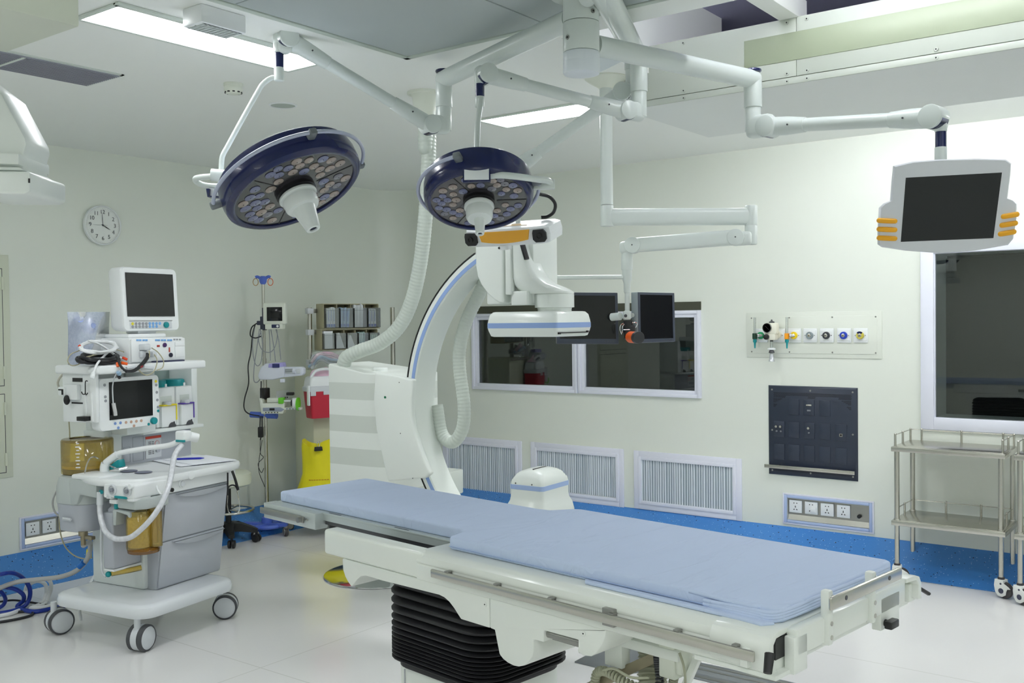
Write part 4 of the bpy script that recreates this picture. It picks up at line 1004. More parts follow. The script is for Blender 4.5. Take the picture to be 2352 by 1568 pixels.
b = MB(); b.prism([r(1063, 383, 4.14), r(1126, 382, 4.14), r(1127, 417, 4.12), r(1063, 419, 4.12)], CF*.03, bev=.003); b.prism([r(1066, 384, 4.136), r(1123, 384, 4.136), r(1123, 412, 4.116), r(1066, 413, 4.116)], CF*.01, 1, bev=.001); b.build('bracket', [NAVY, WHITE2], l2)
b = MB(); b.tube([r(1122, 404, 4.16), r(1150, 402, 4.16), r(1185, 405, 4.18), r(1230, 411, 4.25), r(1258, 415, 4.32), r(1266, 422, 4.36)], .0145, 12, sm=6); b.build('yoke_tube', ARMW, l2)
b = MB(); b.prism([r(1226, 417, 4.34), r(1274, 411, 4.34), r(1275, 432, 4.34), r(1224, 434, 4.34)], CF*.05, bev=.004); b.build('yoke_joint', ARMW, l2)
lamp_head(l2, o, at(1100, 461, 4.34), view_normal(1100, 461, .56, .03, 1), .2105, (108, 372), 11, .165, .024, .019)
# navigation camera on its own arm
E4 = at(1451, 118, 4.82); o = E4.copy()
nc = thing('tracking_camera', 'white and amber twin lens tracking camera hanging below middle lamp', 'tracking camera', o)
S4 = atz(1352, -62, 3.01); ext_arm(nc, o, S4, E4, .038)
post(nc, o, E4, at(1447, 160, 4.82).z, at(1447, 232, 4.82).z, .036)
spring(nc, o, at(1430, 212, 4.80), at(1189, 384, 4.9), at(1447, 212, 4.82), at(1180, 395, 4.9), .042, .2)
b = MB(); b.cyl(at(1180, 380, 4.9)-o, at(1180, 500, 4.9)-o, .018, seg=16); b.cyl(at(1190, 490, 4.86)-o, at(1190, 516, 4.86)-o, .012, seg=12); b.build('hanger_rod', ARMW, nc)
b = MB(); b.tube([at(1240, 446, 4.72)-o, at(1262, 452, 4.74)-o, at(1275, 468, 4.78)-o, at(1272, 486, 4.82)-o, at(1258, 497, 4.83)-o, at(1243, 499, 4.83)-o], .0085, 10, sm=8); b.build('cable', BLACK, nc)
O = at(1166, 541, 4.80)-o; ex = CR*math.cos(-.44)+Vector((CF.x, CF.y, 0)).normalized()*math.sin(-.44); ex.z = 0.006; ex.normalize()
bk = Vector((-ex.y, ex.x, 0)); bk = bk if bk.dot(CF) > 0 else -bk
pt = .30; ey = bk*math.cos(pt)+Vector((0, 0, 1))*math.sin(pt); ez = Vector((0, 0, 1))*math.cos(pt)-bk*math.sin(pt)
Q = lambda x, y, z: O+ex*x+ey*y+ez*z
b = MB()
bodyp = [(-.215, -.012), (-.17, -.03), (-.06, -.04), (.06, -.04), (.17, -.034), (.222, -.022), (.232, -.014), (.236, .13), (.22, .15), (-.16, .15), (-.225, .09), (-.235, .02)]
b.rings([[Q(x*k, y*k+.02*(1-k), z) for x, y in bodyp] for z, k in ((-.042, .93), (-.036, .98), (-.002, 1), (.0, .996), (.002, 1), (.034, .98), (.042, .9))]); b.build('body', WHITE2, nc, ang=30)
AMB = mat('amber window', (232, 166, 20), .25, coat=.3)
b = MB(); W_ = [(-.135+.27*i/14) for i in range(15)]
b.prism([Q(x, -.044, .031-.0*abs(x)) for x in W_]+[Q(x*.92, -.044, -.028+.012*(x/.135)**2) for x in reversed(W_)], ey*.02); b.build('window', AMB, nc)
b = MB(); b.prism([Q(x, .02, .0415) for x in (-.1, .1)]+[Q(.075, .06, .0415), Q(-.075, .06, .0415)], ez*.003); b.build('top_window', mat('pale amber', (226, 196, 150), .3), nc)
for s in (-1, 1):
    b = MB(); c = Q(s*.183, -.036, -.002); sx = (ex*math.cos(.12)-s*ey*-.1).normalized()
    nrm = sx.cross(ez).normalized(); nrm = nrm if nrm.dot(CF) < 0 else -nrm
    out = [(-.026, .03), (.018, .03), (.03, .012), (.03, -.018), (.02, -.031), (-.018, -.031), (-.03, -.016), (-.03, .015)]
    b.prism([c+sx*x*1.12+ez*z+nrm*.004 for x, z in out], -nrm*.02); b.lathe([(.014, 0), (.014, .006), (.011, .007), (.009, .003)], c+nrm*.004, nrm, 18); b.build('lens', BLACK, nc)
b = MB(); b.cyl(Q(-.01, -.02, -.04), Q(-.01, -.02, -.06), .03, seg=20); b.cyl(Q(-.035, -.042, -.05), Q(-.035, -.03, -.05), .006, seg=10, m=1); b.build('mount', [WHITE2, BLACK], nc)
# display on the right
zC = at(1335, 98, 3.9).z; E3 = atz(1729, 182, zC); d3 = depth(E3); o = E3.copy()
dm = thing('display_boom', 'white ceiling arm holding the display monitor at right', 'ceiling arm', o)
HS = Vector((HX, HY, zC)); HS = HS+(E3-HS).normalized()*.073
ext_arm(dm, o, HS, E3, .042)
hs = HS-o; dd = (E3-HS).normalized(); b = MB(); b.prism([hs+dd*.0-Vector((0, 0, .03)), hs+dd*.17-Vector((0, 0, .03)), hs-Vector((0, 0, .115))], CU.cross(dd)*.004); b.build('gusset', mat('cap enamel', (222, 228, 234), .3), dm)
post(dm, o, E3, at(1729, 247, d3).z, at(1729, 302, d3).z)
spring(dm, o, at(1767, 291, d3-.05), at(2145, 270, 3.95), at(1731, 288, d3), at(2161, 275, 3.95), .045, .24)
r = lambda px, py, d=3.95: at(px, py, d)-o
b = MB(); b.cyl(r(2161, 302), r(2161, 339), .0215, seg=20); b.build('lock_sleeve', NAVY, dm)
b = MB(); b.cyl(r(2161, 262), r(2161, 303), .0235, seg=20, bev=.003); b.build('swivel', ARMW, dm); b = MB(); b.cyl(r(2161, 338), r(2161, 374), .0235, seg=20, bev=.003); b.build('swivel', ARMW, dm)
def plane_px(px0, py0, d0, yaw, pitch):
    """tilted plane through a point; returns projector pixel -> plane point and the plane's axes"""
    P0 = at(px0, py0, d0); a = YAW+yaw
    ex = Vector((math.cos(a), math.sin(a), 0)); nh = Vector((math.sin(a), -math.cos(a), 0))
    n = nh*math.cos(pitch)-Vector((0, 0, 1))*math.sin(pitch); ey = n.cross(ex)
    def f(px, py):
        rr = ray(px, py); return CAM+rr*((P0-CAM).dot(n)/rr.dot(n))
    return f, ex, ey, n, P0
f, ex, ey, n, P0 = plane_px(2175, 470, 3.9, -.26, .14)
o = at(2161, 372, 3.95); mo = thing('hanging_monitor', 'grey display monitor with amber grip ribs hanging at right', 'monitor', o)
dk = f(2175, 470)
b = MB()
outl = [(2053, 381), (2095, 371), (2158, 366), (2240, 364), (2312, 366), (2324, 375), (2322, 400), (2315, 455), (2330, 461), (2337, 468), (2336, 500), (2328, 549), (2316, 563), (2240, 576), (2160, 582), (2080, 576), (2026, 568), (2017, 562), (2017, 530), (2020, 478), (2030, 468), (2046, 461), (2049, 420)]
F = [f(*q)-o for q in outl]; c = sum(F, Vector())/len(F)
sc = lambda k, t: [c+(p-c)*k-n*t for p in F]
b.rings([sc(.975, -.006), sc(.995, .002), sc(1, .012), sc(1.0, .03), sc(.97, .05), sc(.86, .075), sc(.6, .085)])
b.build('housing', mat('display housing', (214, 216, 220), .35, var=.01), mo, ang=50)
b = MB(); scr = [f(*q)-o for q in ((2080, 408), (2300.6, 396), (2281, 546.5), (2068.5, 555))]
b.prism([p+n*.0065 for p in scr], -n*.004); b.build('screen', mat('display screen', (24, 26, 30), .3, spec=.5), mo)
for side in (0, 1):
    for k in range(3):
        q0, q1 = (((2019, 506+k*20), (2055, 507.5+k*20)) if side == 0 else ((2304-k*3.5, 497+k*20), (2335-k*3.5, 492+k*20)))
        a0, a1 = f(*q0)-o+n*.003, f(*q1)-o+n*.003
        b = MB(); b.tube([a0, a0.lerp(a1, .3)+n*.003, a0.lerp(a1, .7)+n*.003, a1], .0105, 12, sm=3); b.sphere(a0, .0105, seg=12); b.sphere(a1, .0105, seg=12); b.build('grip_rib', mat('amber grip', (240, 172, 20), .35), mo)

# second ceiling boom with two dark monitors
tp = at(1391, 170, 5.38); o = Vector((tp.x, tp.y, ZC))
bm_ = thing('monitor_boom', 'white jointed ceiling boom carrying two dark monitors', 'ceiling boom', o)
r = lambda px, py, d=5.38: at(px, py, d)-o
b = MB(); b.lathe([(.115, 0), (.115, -.008), (.10, -.02), (.045, -.055), (.04, -.06)], (0, 0, 0), seg=36); b.build('flange', CREAM, bm_)
b = MB(); zz = r(1393, 470).z; b.cyl((0, 0, -.02), (0, 0, zz), .034, seg=28); b.build('drop_tube', ARMW, bm_)
b = MB(); b.cyl((0, 0, zz-.002), (0, 0, r(1393, 519).z), .036, seg=28, bev=.003); b.build('swivel', ARMW, bm_)
e = r(1725, 497, 5.38)
b = MB(); s0 = Vector((0, 0, e.z)); s0.z = r(1393, 498).z; d = (e-s0).normalized(); u = Vector((0, 0, 1)); n_ = d.cross(u).normalized()
ov = lambda c, h, w: [c+u*(h*math.copysign(abs(math.cos(t))**.7, math.cos(t)))+n_*(w*math.copysign(abs(math.sin(t))**.7, math.sin(t))) for t in [2*PI*i/24 for i in range(24)]]
b.rings([ov(s0, .047, .03), ov(e, .047, .03)]); b.build('upper_arm', ARMW, bm_, ang=60)
b = MB(); b.cyl(r(1725, 472), r(1725, 518), .034, seg=28, bev=.003); b.build('swivel', ARMW, bm_)
b = MB(); b.cyl(r(1725, 517), r(1725, 562), .0335, seg=28, bev=.006); b.build('elbow', ARMW, bm_)
A, B = r(1690, 545, 5.34), r(1454, 563, 5.5)
d = (B-A).normalized(); n_ = Vector((d.y, -d.x, 0)).normalized(); n_ = n_ if n_.dot(-CF) > 0 else -n_; u = n_.cross(d)
ov2 = lambda c, h, w: [c+u*(h*math.copysign(abs(math.cos(t))**.6, math.cos(t)))+n_*(w*math.copysign(abs(math.sin(t))**.6, math.sin(t))) for t in [2*PI*i/24 for i in range(24)]]
b = MB(); b.rings([ov2(A, .043, .03), ov2(B, .041, .03)]); b.build('lower_arm', ARMW, bm_, ang=60)
for c in (A, B):
    b = MB(); b.cyl(c-n_*.036, c+n_*.036, .045, seg=32, bev=.004); b.cyl(c+n_*.0355, c+n_*.037, .004, seg=8, m=1); b.build('joint_disc', [ARMW, DGREY], bm_)
b = MB(); b.obox((A+r(1725, 550))/2, d, n_, u, (.09, .055, .075), .02, seg=3); b.obox(B+d*.045-Vector((0, 0, .01)), d, n_, u, (.06, .055, .07), .02, seg=3); b.build('joint_block', ARMW, bm_)
DB = 5.52
r = lambda px, py, d=DB: at(px, py, d)-o
b = MB(); b.cyl(r(1440, 560), r(1440, 620), .032, seg=24, bev=.002); b.build('post', ARMW, bm_)
b = MB(); b.lathe([(.028, 0), (.026, r(1440, 643).z-r(1440, 618).z), (.019, r(1440, 650).z-r(1440, 618).z), (.0185, r(1440, 671).z-r(1440, 618).z), (.0135, r(1440, 673).z-r(1440, 618).z), (.0135, r(1440, 714).z-r(1440, 618).z)], r(1440, 618), seg=24); b.build('stem', ARMW, bm_)
b = MB(); b.tube([r(1438, 636), r(1400, 636), r(1300, 637), r(1268, 637), r(1258, 642, 5.54), r(1250, 660, 5.58)], .0125, 12, sm=5); b.build('grab_bar', ARMW, bm_)
b = MB(); b.obox(r(1440, 724), CR, CF, CU, (.042, .05, .052), .01); b.cyl(r(1437, 725, DB-.026), r(1437, 725, DB-.03), .009, seg=16, m=1); b.build('head_block', [ARMW, DGREY], bm_)
b = MB(); b.cyl(r(1425, 726), r(1405, 728, 5.56), .022, seg=16); b.cyl(r(1452, 724), r(1460, 722, 5.56), .012, seg=12); b.build('cross_bar', ARMW, bm_)
b = MB(); b.cyl(r(1442, 737), r(1442, 764), .026, seg=20); b.obox(r(1446, 763), CR, CF, CU, (.06, .05, .08), .01); b.build('dark_mount', BLACK, bm_)
b = MB(); b.cyl(r(1449, 774, 5.45), r(1462, 775, 5.36), .032, seg=28); b.build('orange_grip', ORANGE, bm_)
b = MB(); b.cyl(r(1462, 775, 5.365), r(1468, 775, 5.33), .033, seg=28, bev=.003); b.build('grip_cap', mat('charcoal', (44, 45, 48), .45), bm_)
b = MB()
for pts in ([(1432, 742), (1426, 746), (1424, 756), (1428, 768)], [(1434, 744), (1430, 750), (1429, 765)], [(1452, 741), (1460, 740), (1464, 744), (1460, 752)]): b.tube([r(*p, 5.46) for p in pts], .0022, 6, sm=5)
b.tube([r(1432, 757, 5.45), r(1447, 757, 5.45)], .002, 6); b.build('wires', CHROME, bm_)
MON = mat('monitor shell', (58, 64, 78), .35, var=.03); MONS = mat('monitor silver side', (150, 160, 164), .4)
def boom_monitor(label, corners, d, yaw, scr, thick, side):
    q = corners; cx = sum(p[0] for p in q)/4; cy = sum(p[1] for p in q)/4
    f, ex, ey, n, P0 = plane_px(cx, cy, d, yaw, .0)
    t = thing('boom_monitor', label, 'monitor', P0, 0, 'dark monitors on the ceiling boom')
    g = lambda p, k=0: f(*p)-P0-n*k
    b = MB(); b.prism([g(p) for p in q], -n*thick, bev=.004); b.build('shell', MONS if side else MON, t)
    b = MB(); (x0, y0), (x1, y1) = scr
    def lerp2(u, v):
        a = g(q[0]).lerp(g(q[1]), u); c = g(q[3]).lerp(g(q[2]), u); return a.lerp(c, v)
    rim = [(0.004, .004), (.996, .004), (.996, .996), (.004, .996)]; inn = [(x0, y0), (x1, y0), (x1, y1), (x0, y1)]
    tb_ = bmesh.new(); A_ = [tb_.verts.new(lerp2(*p)+n*.003) for p in rim]; B_ = [tb_.verts.new(lerp2(*p)+n*.003) for p in inn]; C_ = [tb_.verts.new(lerp2(*p)-n*.002) for p in inn]; D_ = [tb_.verts.new(lerp2(*p)) for p in rim]
    for i in range(4):
        j = (i+1) % 4; tb_.faces.new((A_[i], A_[j], B_[j], B_[i])); tb_.faces.new((B_[i], B_[j], C_[j], C_[i])); tb_.faces.new((D_[i], D_[j], A_[j], A_[i]))
    b._merge(tb_)
    for k in range(4): b.cyl(lerp2(.78+.045*k, (y1+1)/2)+n*.003, lerp2(.78+.045*k, (y1+1)/2)+n*.0045, .003, seg=8, m=1)
    b.build('bezel', [MON, DGREY], t)
    b = MB(); b.prism([lerp2(*p)+n*.0004 for p in inn], -n*.003); b.build('screen', SCREEN, t)
    c = g((cx, cy), thick); b = MB(); b.obox(c-n*.02, ex, n, Vector((0, 0, 1)), (.12, .04, .12), .01); b.build('mount_plate', BLACK, t)
    return t
boom_monitor('left dark boom monitor, partly behind the flat x-ray detector', [(1279, 671), (1418.5, 672), (1421.5, 790), (1279, 789.5)], 5.58, .06, ((.05, .06), (.955, .90)), .045, False)
boom_monitor('narrow looking dark boom monitor turned right, beside orange grip', [(1464.5, 670.5), (1548, 672.4), (1550.5, 784.5), (1466.5, 787.5)], 5.6, .72, ((.055, .05), (.94, .925)), .05, True)
# ------------------------------------------------------ anaesthesia machine
A = Frame((-4.917, 3.098, 0), 9.5)
z3 = lambda a, b: (130+a*.15304, 820+b*.15304)
z4 = lambda a, b: (140+a*.14881, 690+b*.14881)
z5 = lambda a, b: (120+a*.16582, 980+b*.16582)
z6 = lambda a, b: (180+a*.17857, 1080+b*.17857)
AMBER = clear('amber plastic', (246, 230, 156), (222, 192, 96), .26, .3, .08)
HOSEC = clear('milky hose', (240, 242, 246), (232, 234, 240), .82, .3, .2)
am = thing('anaesthesia_machine', 'white and grey anaesthesia machine with amber bellows on casters', 'anaesthesia machine', A.o, A.rz)
b = MB()
pl = [(x, y) for x, y in rrect(-.29, .305, .76, .74, .10, 7)]
off = lambda k, z: [Vector((-.29+(x+.29)*k, .305+(y-.305)*k, z)) for x, y in pl]
b.rings([off(.95, .185), off(.985, .188), off(1, .20), off(1, .225), off(.985, .245), off(.95, .255), off(.9, .258)]); b.build('base_platform', mat('platform enamel', (220, 224, 228), .22, var=.01, coat=.3), am)
def caster(par, x, y, yaw, r=.073, wm=(LGREY, DGREY)):
    c = bpy.data.objects.new('caster', None)
    R_ = Matrix.Rotation(yaw, 3, 'Z'); P = lambda a, bb, z: Vector((x, y, 0))+R_ @ Vector((a, bb, 0))+Vector((0, 0, z))
    b = MB(); ax = R_ @ Vector((0, 1, 0))
    b.cyl(P(.03, 0, r*1.5), P(.03, 0, .19), .018, seg=14); b.obox(P(.01, 0, r*1.25), R_ @ Vector((1, 0, 0)), ax, (0, 0, 1), (r*1.1, .03, r*1.1), .012, seg=3)
    bx = b.build('caster', wm[0], par, ang=50)
    b = MB(); b.lathe([(.02, -.02), (r*.97, -.02), (r*.985, 0), (r*.97, .02), (.02, .02)], P(0, 0, r), ax, 32); b.build('centre_band', wm[0], bx)
    for s in (-1, 1):
        b = MB(); b.lathe([(r-.006, .016), (r, .022), (r, .042), (r-.008, .05), (r*.86, .051), (r*.86, .046)], P(0, 0, r), ax*s, 36, cap=False); b.lathe([(r*.9, .014), (r-.006, .016)], P(0, 0, r), ax*s, 36, cap=False); w = b.build('tyre', wm[1], bx)
        b = MB(); b.lathe([(r*.87, .046), (r*.6, .050), (.001, .052)], P(0, 0, r), ax*s, 36, cap=False); b.lathe([(r*.93, .012), (.001, .012)], P(0, 0, r), ax*s, 36, cap=False); b.build('hub', wm[0], bx)
    return bx
caster(am, .0, .0, -1.4); caster(am, -.01, .66, -2.5); caster(am, -.685, .013, -1.9); caster(am, -.66, .66, .5)
b = MB(); b.prism([(x, y, .257) for x, y in ((-.64, .21), (-.20, .205), (-.20, .72), (-.64, .72))], (0, 0, .60), bev=.02); b.build('rear_body', mat('body enamel', (222, 227, 226), .35, var=.01), am)
b = MB(); b.prism([(x, .235, z) for x, z in ((-.22, .258), (-.135, .258), (-.055, .832), (-.35, .832))], (0, .507, 0), bev=.006); b.build('drawer_cabinet', GREYP, am)
fx = lambda z: -.135+(z-.258)/(.832-.258)*.08
nrm = Vector((.99, 0, -.138)).normalized()
for z0, z1 in ((.268, .538), (.546, .82)):
    b = MB(); b.prism([Vector((fx(z), y, z))+nrm*.001 for y, z in ((.243, z0), (.738, z0), (.738, z1), (.243, z1))], nrm*.008, bev=.003); d = b.build('drawer', mat('drawer grey', (184, 188, 196), .38, var=.01), am)
    b = MB(); y0, y1 = .315, .735; zz = z1-.006
    top = [Vector((fx(zz), y0+(y1-y0)*i/16, zz))+nrm*.008 for i in range(17)]
    bot = [Vector((fx(zz-.035*math.sin(PI*i/16)**.7), y0+(y1-y0)*i/16, zz-.035*math.sin(PI*i/16)**.7-.001))+nrm*.008 for i in range(17)]
    b.prism(top+bot[::-1], nrm*.014, bev=.002); b.build('handle', mat('drawer grey', (184, 188, 196), .38), d)
# worktop
wt = [(-.50, .04), (-.46, .0), (-.28, -.035), (-.16, -.02), (-.06, .03), (-.02, .09), (-.005, .25), (.0, .60), (.004, .72), (-.01, .80), (-.06, .86), (-.13, .885), (-.60, .99), (-.62, .5), (-.60, .12)]
cxw, cyw = -.3, .45
ofw = lambda k, z: [Vector((cxw+(x-cxw)*k, cyw+(y-cyw)*k, z)) for x, y in wt]
b = MB(); b.rings([ofw(.95, .893), ofw(.985, .896), ofw(1, .908), ofw(1, .924), ofw(.985, .936), ofw(.965, .938), ofw(.95, .936), ofw(.93, .934)]); b.build('worktop', WHITE2, am, ang=50)
b = MB(); b.prism([(x, y, .828) for x, y in ((-.27, .03), (-.03, .06), (-.03, .79), (-.10, .83), (-.3, .84))], (0, 0, .068), bev=.006)
o1 = A(*z5(1790, 785), x=-.03); b.cyl((-.031, o1.y, .872), (-.022, o1.y, .872), .024, seg=24); b.cyl((-.025, o1.y, .872), (-.015, o1.y, .872), .016, seg=18, m=1)
o1 = A(*z5(1650, 875), x=-.03); b.cyl((-.031, o1.y, .846), (-.020, o1.y, .846), .012, seg=14, m=2)
b.build('front_skirt', [WHITE2, LGREY, BLACK], am)
b = MB(); o1 = A(*z5(1930, 665), x=0); b.lathe([(.024, 0), (.026, .004), (.024, .008), (.001, .009)], (-.006, o1.y, .915), (1, 0, 0), 24, cap=False); b.build('round_button', WHITE2, am)
b = MB()
for x, y in ((-.355, .25), (-.235, .25)): b.lathe([(.045, 0), (.05, .002), (.042, .004), (.001, .004)], (x, y, .937), (0, 0, 1), 30, cap=False)
b.build('cup_rings', mat('ring blue grey', (118, 122, 140), .4), am)
# absorber module
b = MB(); b.box((-.245, -.03, .838), (-.005, .22, .92), .014, seg=3); b.box((-.23, -.024, .828), (-.19, .05, .845), .006); b.box((-.06, -.03, .825), (-.01, .1, .845), .008); ab = b.build('absorber_module', WHITE2, am)
for x in (-.165, -.05):
    b = MB(); b.lathe([(.03, 0), (.032, .006), (.024, .010), (.022, .004), (.001, .004)], (x, -.029, .884), (0, -1, 0), 24, cap=False); b.lathe([(.012, .004), (.012, .016), (.004, .02), (.001, .02)], (x, -.029, .884), (0, -1, 0), 16, 1, cap=False); b.build('port', [LGREY, mat('port grey', (140, 144, 152), .3)], ab)
b = MB(); b.cyl((-.012, -.03, .914), (-.012, -.05, .914), .014, seg=16); b.cyl((-.215, -.03, .85), (-.215, -.04, .85), .011, seg=14); b.build('knob', WHITE2, ab)
b = MB(); b.box((-.15, -.036, .839), (-.055, -.02, .853), .003); b.build('release_bar', TEAL, ab)
b = MB(); b.prism([(x, y, .775) for x, y in ((-.17, .0), (-.02, -.01), (.02, .05), (.02, .2), (-.17, .2))], (0, 0, .06), bev=.01); b.box((-.22, -.01, .80), (-.16, .06, .822), .003, 1); b.build('absorber_housing', [GREYG, WHITE2], am)
b = MB(); b.prism([(x, -.01, z) for x, z in ((-.185, .77), (-.06, .762), (-.055, .732), (-.07, .732), (-.08, .745), (-.165, .758), (-.172, .68), (-.192, .68), (-.195, .76))], (0, .06, 0), bev=.003); b.build('canister_bracket', GREYG, am)
b = MB(); b.box((-.188, -.008, .77), (-.165, .012, .80), .006); b.build('latch', TEAL, am)
# absorber canister with granules
cn = (-.065, .06)
b = MB(); b.lathe([(.062, .56), (.062, .715), (.05, .73)], (cn[0], cn[1], 0), seg=32); b.build('granules', mat('soda lime granules', (240, 222, 170), .8, var=.28, scale=70, bump=.8), am)
b = MB(); b.lathe([(.07, .55), (.072, .56), (.07, .72), (.058, .742), (.058, .76)], (cn[0], cn[1], 0), seg=32); b.cyl((cn[0]+.075, cn[1]+.05, .56), (cn[0]+.075, cn[1]+.05, .75), .034, seg=20); b.cyl((cn[0]+.03, cn[1]+.07, .57), (cn[0]+.03, cn[1]+.07, .77), .03, seg=20); b.build('canister', AMBER, am)
b = MB(); b.lathe([(.075, .525), (.086, .53), (.088, .545), (.078, .552), (.07, .556)], (cn[0]+.02, cn[1]+.01, 0), seg=32); b.build('canister_base', clear('dark amber', (190, 140, 60), (150, 104, 40), .55, .3), am)
# upright condenser box
b = MB(); b.box((-.293, .0, .425), (-.208, .2, .745), .012, seg=3); b.lathe([(.042, .745), (.042, .755), (.03, .768), (.018, .772)], (-.25, .06, 0), seg=24); b.build('condenser', GREYP, am)
b = MB(); b.box((-.285, .0, .412), (-.206, .2, .424), .003); b.build('condenser_foot', WHITE2, am)
b = MB(); b.tube([(-.25, .02, .395), (-.2, .1, .40), (-.17, .16, .405)], .016, 12, sm=4); b.build('water_trap', AMBER, am)
b = MB(); b.sphere((-.262, .01, .392), .017); b.build('trap_plug', TEAL, am)
b = MB(); b.tube([(-.30, .0, .66), (-.303, -.002, .55), (-.302, -.002, .44), (-.295, 0, .395), (-.27, .0, .38)], .006, 8, sm=6); b.build('drain_pipe', LGREY, am)
# ventilator bellows tower on the near left
b = MB()
cap_ = lambda k, z: [Vector((-.59+(x)*k, .13+(y)*k, z)) for x, y in rrect(0, 0, .30, .27, .11, 7)]
b.rings([cap_(.80, .602), cap_(.86, .606), cap_(.90, .66), cap_(.97, .764)]); b.build('bellows_housing', GREYP, am)
b = MB(); b.rings([cap_(.985, .766), cap_(1.0, .78), cap_(.985, .86), cap_(.9, .913), cap_(.8, .92)]); b.prism([(x, -.005, z) for x, z in ((-.56, .90), (-.55, .925), (-.37, .91), (-.33, .895), (-.33, .82), (-.47, .83), (-.485, .785), (-.50, .77), (-.55, .77))], (0, .15, 0), bev=.008)
o1 = A(*z5(680, 900), y=-.006); b.sphere((o1.x, -.007, o1.z), .014, (1.3, .4, .9), 1); b.build('bellows_base', [GREYG, TEAL], am)
b = MB(); b.box((-.53, -.01, .918), (-.30, .16, .945), .01); b.build('bellows_shelf', WHITE2, am)
bc = (-.645, .2)
b = MB(); b.lathe([(.147, .925), (.147, 1.115), (.14, 1.125), (.10, 1.128)], (bc[0], bc[1], 0), seg=44, cap=False); cup = b.build('bellows_dome', AMBER, am)
b = MB()
for k in range(8):
    z = .95+k*.02; a = -1.05; d = Vector((math.cos(a), math.sin(a), 0)); b.obox(Vector((bc[0], bc[1], z+.02))+d*.1475, d.cross(Vector((0, 0, 1))), d, (0, 0, 1), (.026 if k % 2 == 0 else .016, .002, .006))
b.build('scale_marks', MATW, cup)
b = MB(); b.lathe([(.13, 1.108), (.143, 1.113), (.143, 1.118), (.13, 1.121)], (bc[0], bc[1], 0), seg=44); b.build('dome_rim', mat('brown rim', (92, 74, 50), .4), cup)
b = MB(); b.lathe([(.142, .955), (.143, .972), (.13, .975), (.1, .976)], (bc[0], bc[1], 0), seg=40); b.build('bellows_disc', mat('pale yellow', (226, 204, 90), .5), cup)
b = MB(); b.lathe([(.135, .90), (.14, .95), (.12, .952)], (bc[0], bc[1], 0), seg=40); b.build('bellows_bag', mat('dark bag', (60, 54, 40), .6), cup)
b = MB(); b.box((-.62, -.005, .67), (-.55, .0, .69), .002); b.cyl((-.60, -.01, .685), (-.53, -.015, .685), .006, seg=10); b.build('drain_lever', LGREY, am)
b = MB(); b.cyl((-.50, .04, .585), (-.50, .04, .61), .026, seg=16); b.cyl((-.50, .04, .53), (-.50, .04, .585), .015, seg=14); b.box((-.48, .03, .565), (-.42, .06, .585), .004); b.build('gas_fitting', mat('brass fitting', (150, 140, 116), .35, .6), am)
# upper column, vaporizer bay, side modules
COLW = mat('body enamel', (222, 227, 226), .35)
b = MB(); b.box((-.78, .28, .90), (-.56, .95, 1.16), .008); b.box((-.74, .30, 1.14), (-.70, .95, 1.52), .004); b.box((-.78, .90, 1.14), (-.50, .95, 1.524), .006); b.box((-.78, .45, 1.125), (-.45, .95, 1.146), .004); b.box((-.78, .30, 1.14), (-.42, .52, 1.52), .006); b.build('upper_column', COLW, am)
b = MB(); b.box((-.561, .378, .94), (-.552, .936, 1.118), .003)
frame = lambda y0, y1, z0, z1, m: (b.box((-.5525, y0, z0), (-.5505, y1, z0+.002), 0, m), b.box((-.5525, y0, z1-.002), (-.5505, y1, z1), 0, m), b.box((-.5525, y0, z0), (-.5505, y0+.002, z1), 0, m), b.box((-.5525, y1-.002, z0), (-.5505, y1, z1), 0, m))
frame(.455, .54, .955, 1.105, 1); frame(.385, .435, .955, 1.05, 1)
b.build('grey_panel', [GREYP, mat('panel line', (140, 144, 152), .5)], am)
RD = mat('red line', (196, 64, 44), .5)
b = MB(); q = [A(*z5(*p), x=-.551) for p in ((1290, 140), (1505, 110), (1530, 405), (1315, 435))]; y0, y1, z0, z1 = q[0].y, q[1].y, q[2].z, q[0].z
b.box((-.5525, y0, z0), (-.5495, y1, z1), 0, 0); frame(y0, y1, z0, z1, 1); b.box((-.5525, y0, z1-.016), (-.5485, y1, z1), 0, 1)
for dz in (.045, .055, .065, .1, .11, .12): b.box((-.55, y0+.02, z0+dz-.02), (-.549, y0+.045, z0+dz-.016), 0, 2); b.box((-.55, y0+.05, z0+dz-.02), (-.549, y0+.065, z0+dz-.016), 0, 2)
b.cyl((-.551, y1-.035, z1-.05), (-.548, y1-.035, z1-.05), .018, seg=20, m=1); b.cyl((-.55, y1-.035, z1-.05), (-.5475, y1-.035, z1-.05), .0155, seg=20); b.cyl((-.55, y1-.035, z0+.045), (-.535, y1-.035, z0+.045), .015, seg=16, m=3)
b.build('oxygen_switch_panel', [LGREY, RD, BLACK, GREYP], am)
VY = ((.603, .757, 'yellow', (240, 222, 30)), (.765, .905, 'purple', (92, 62, 170)))
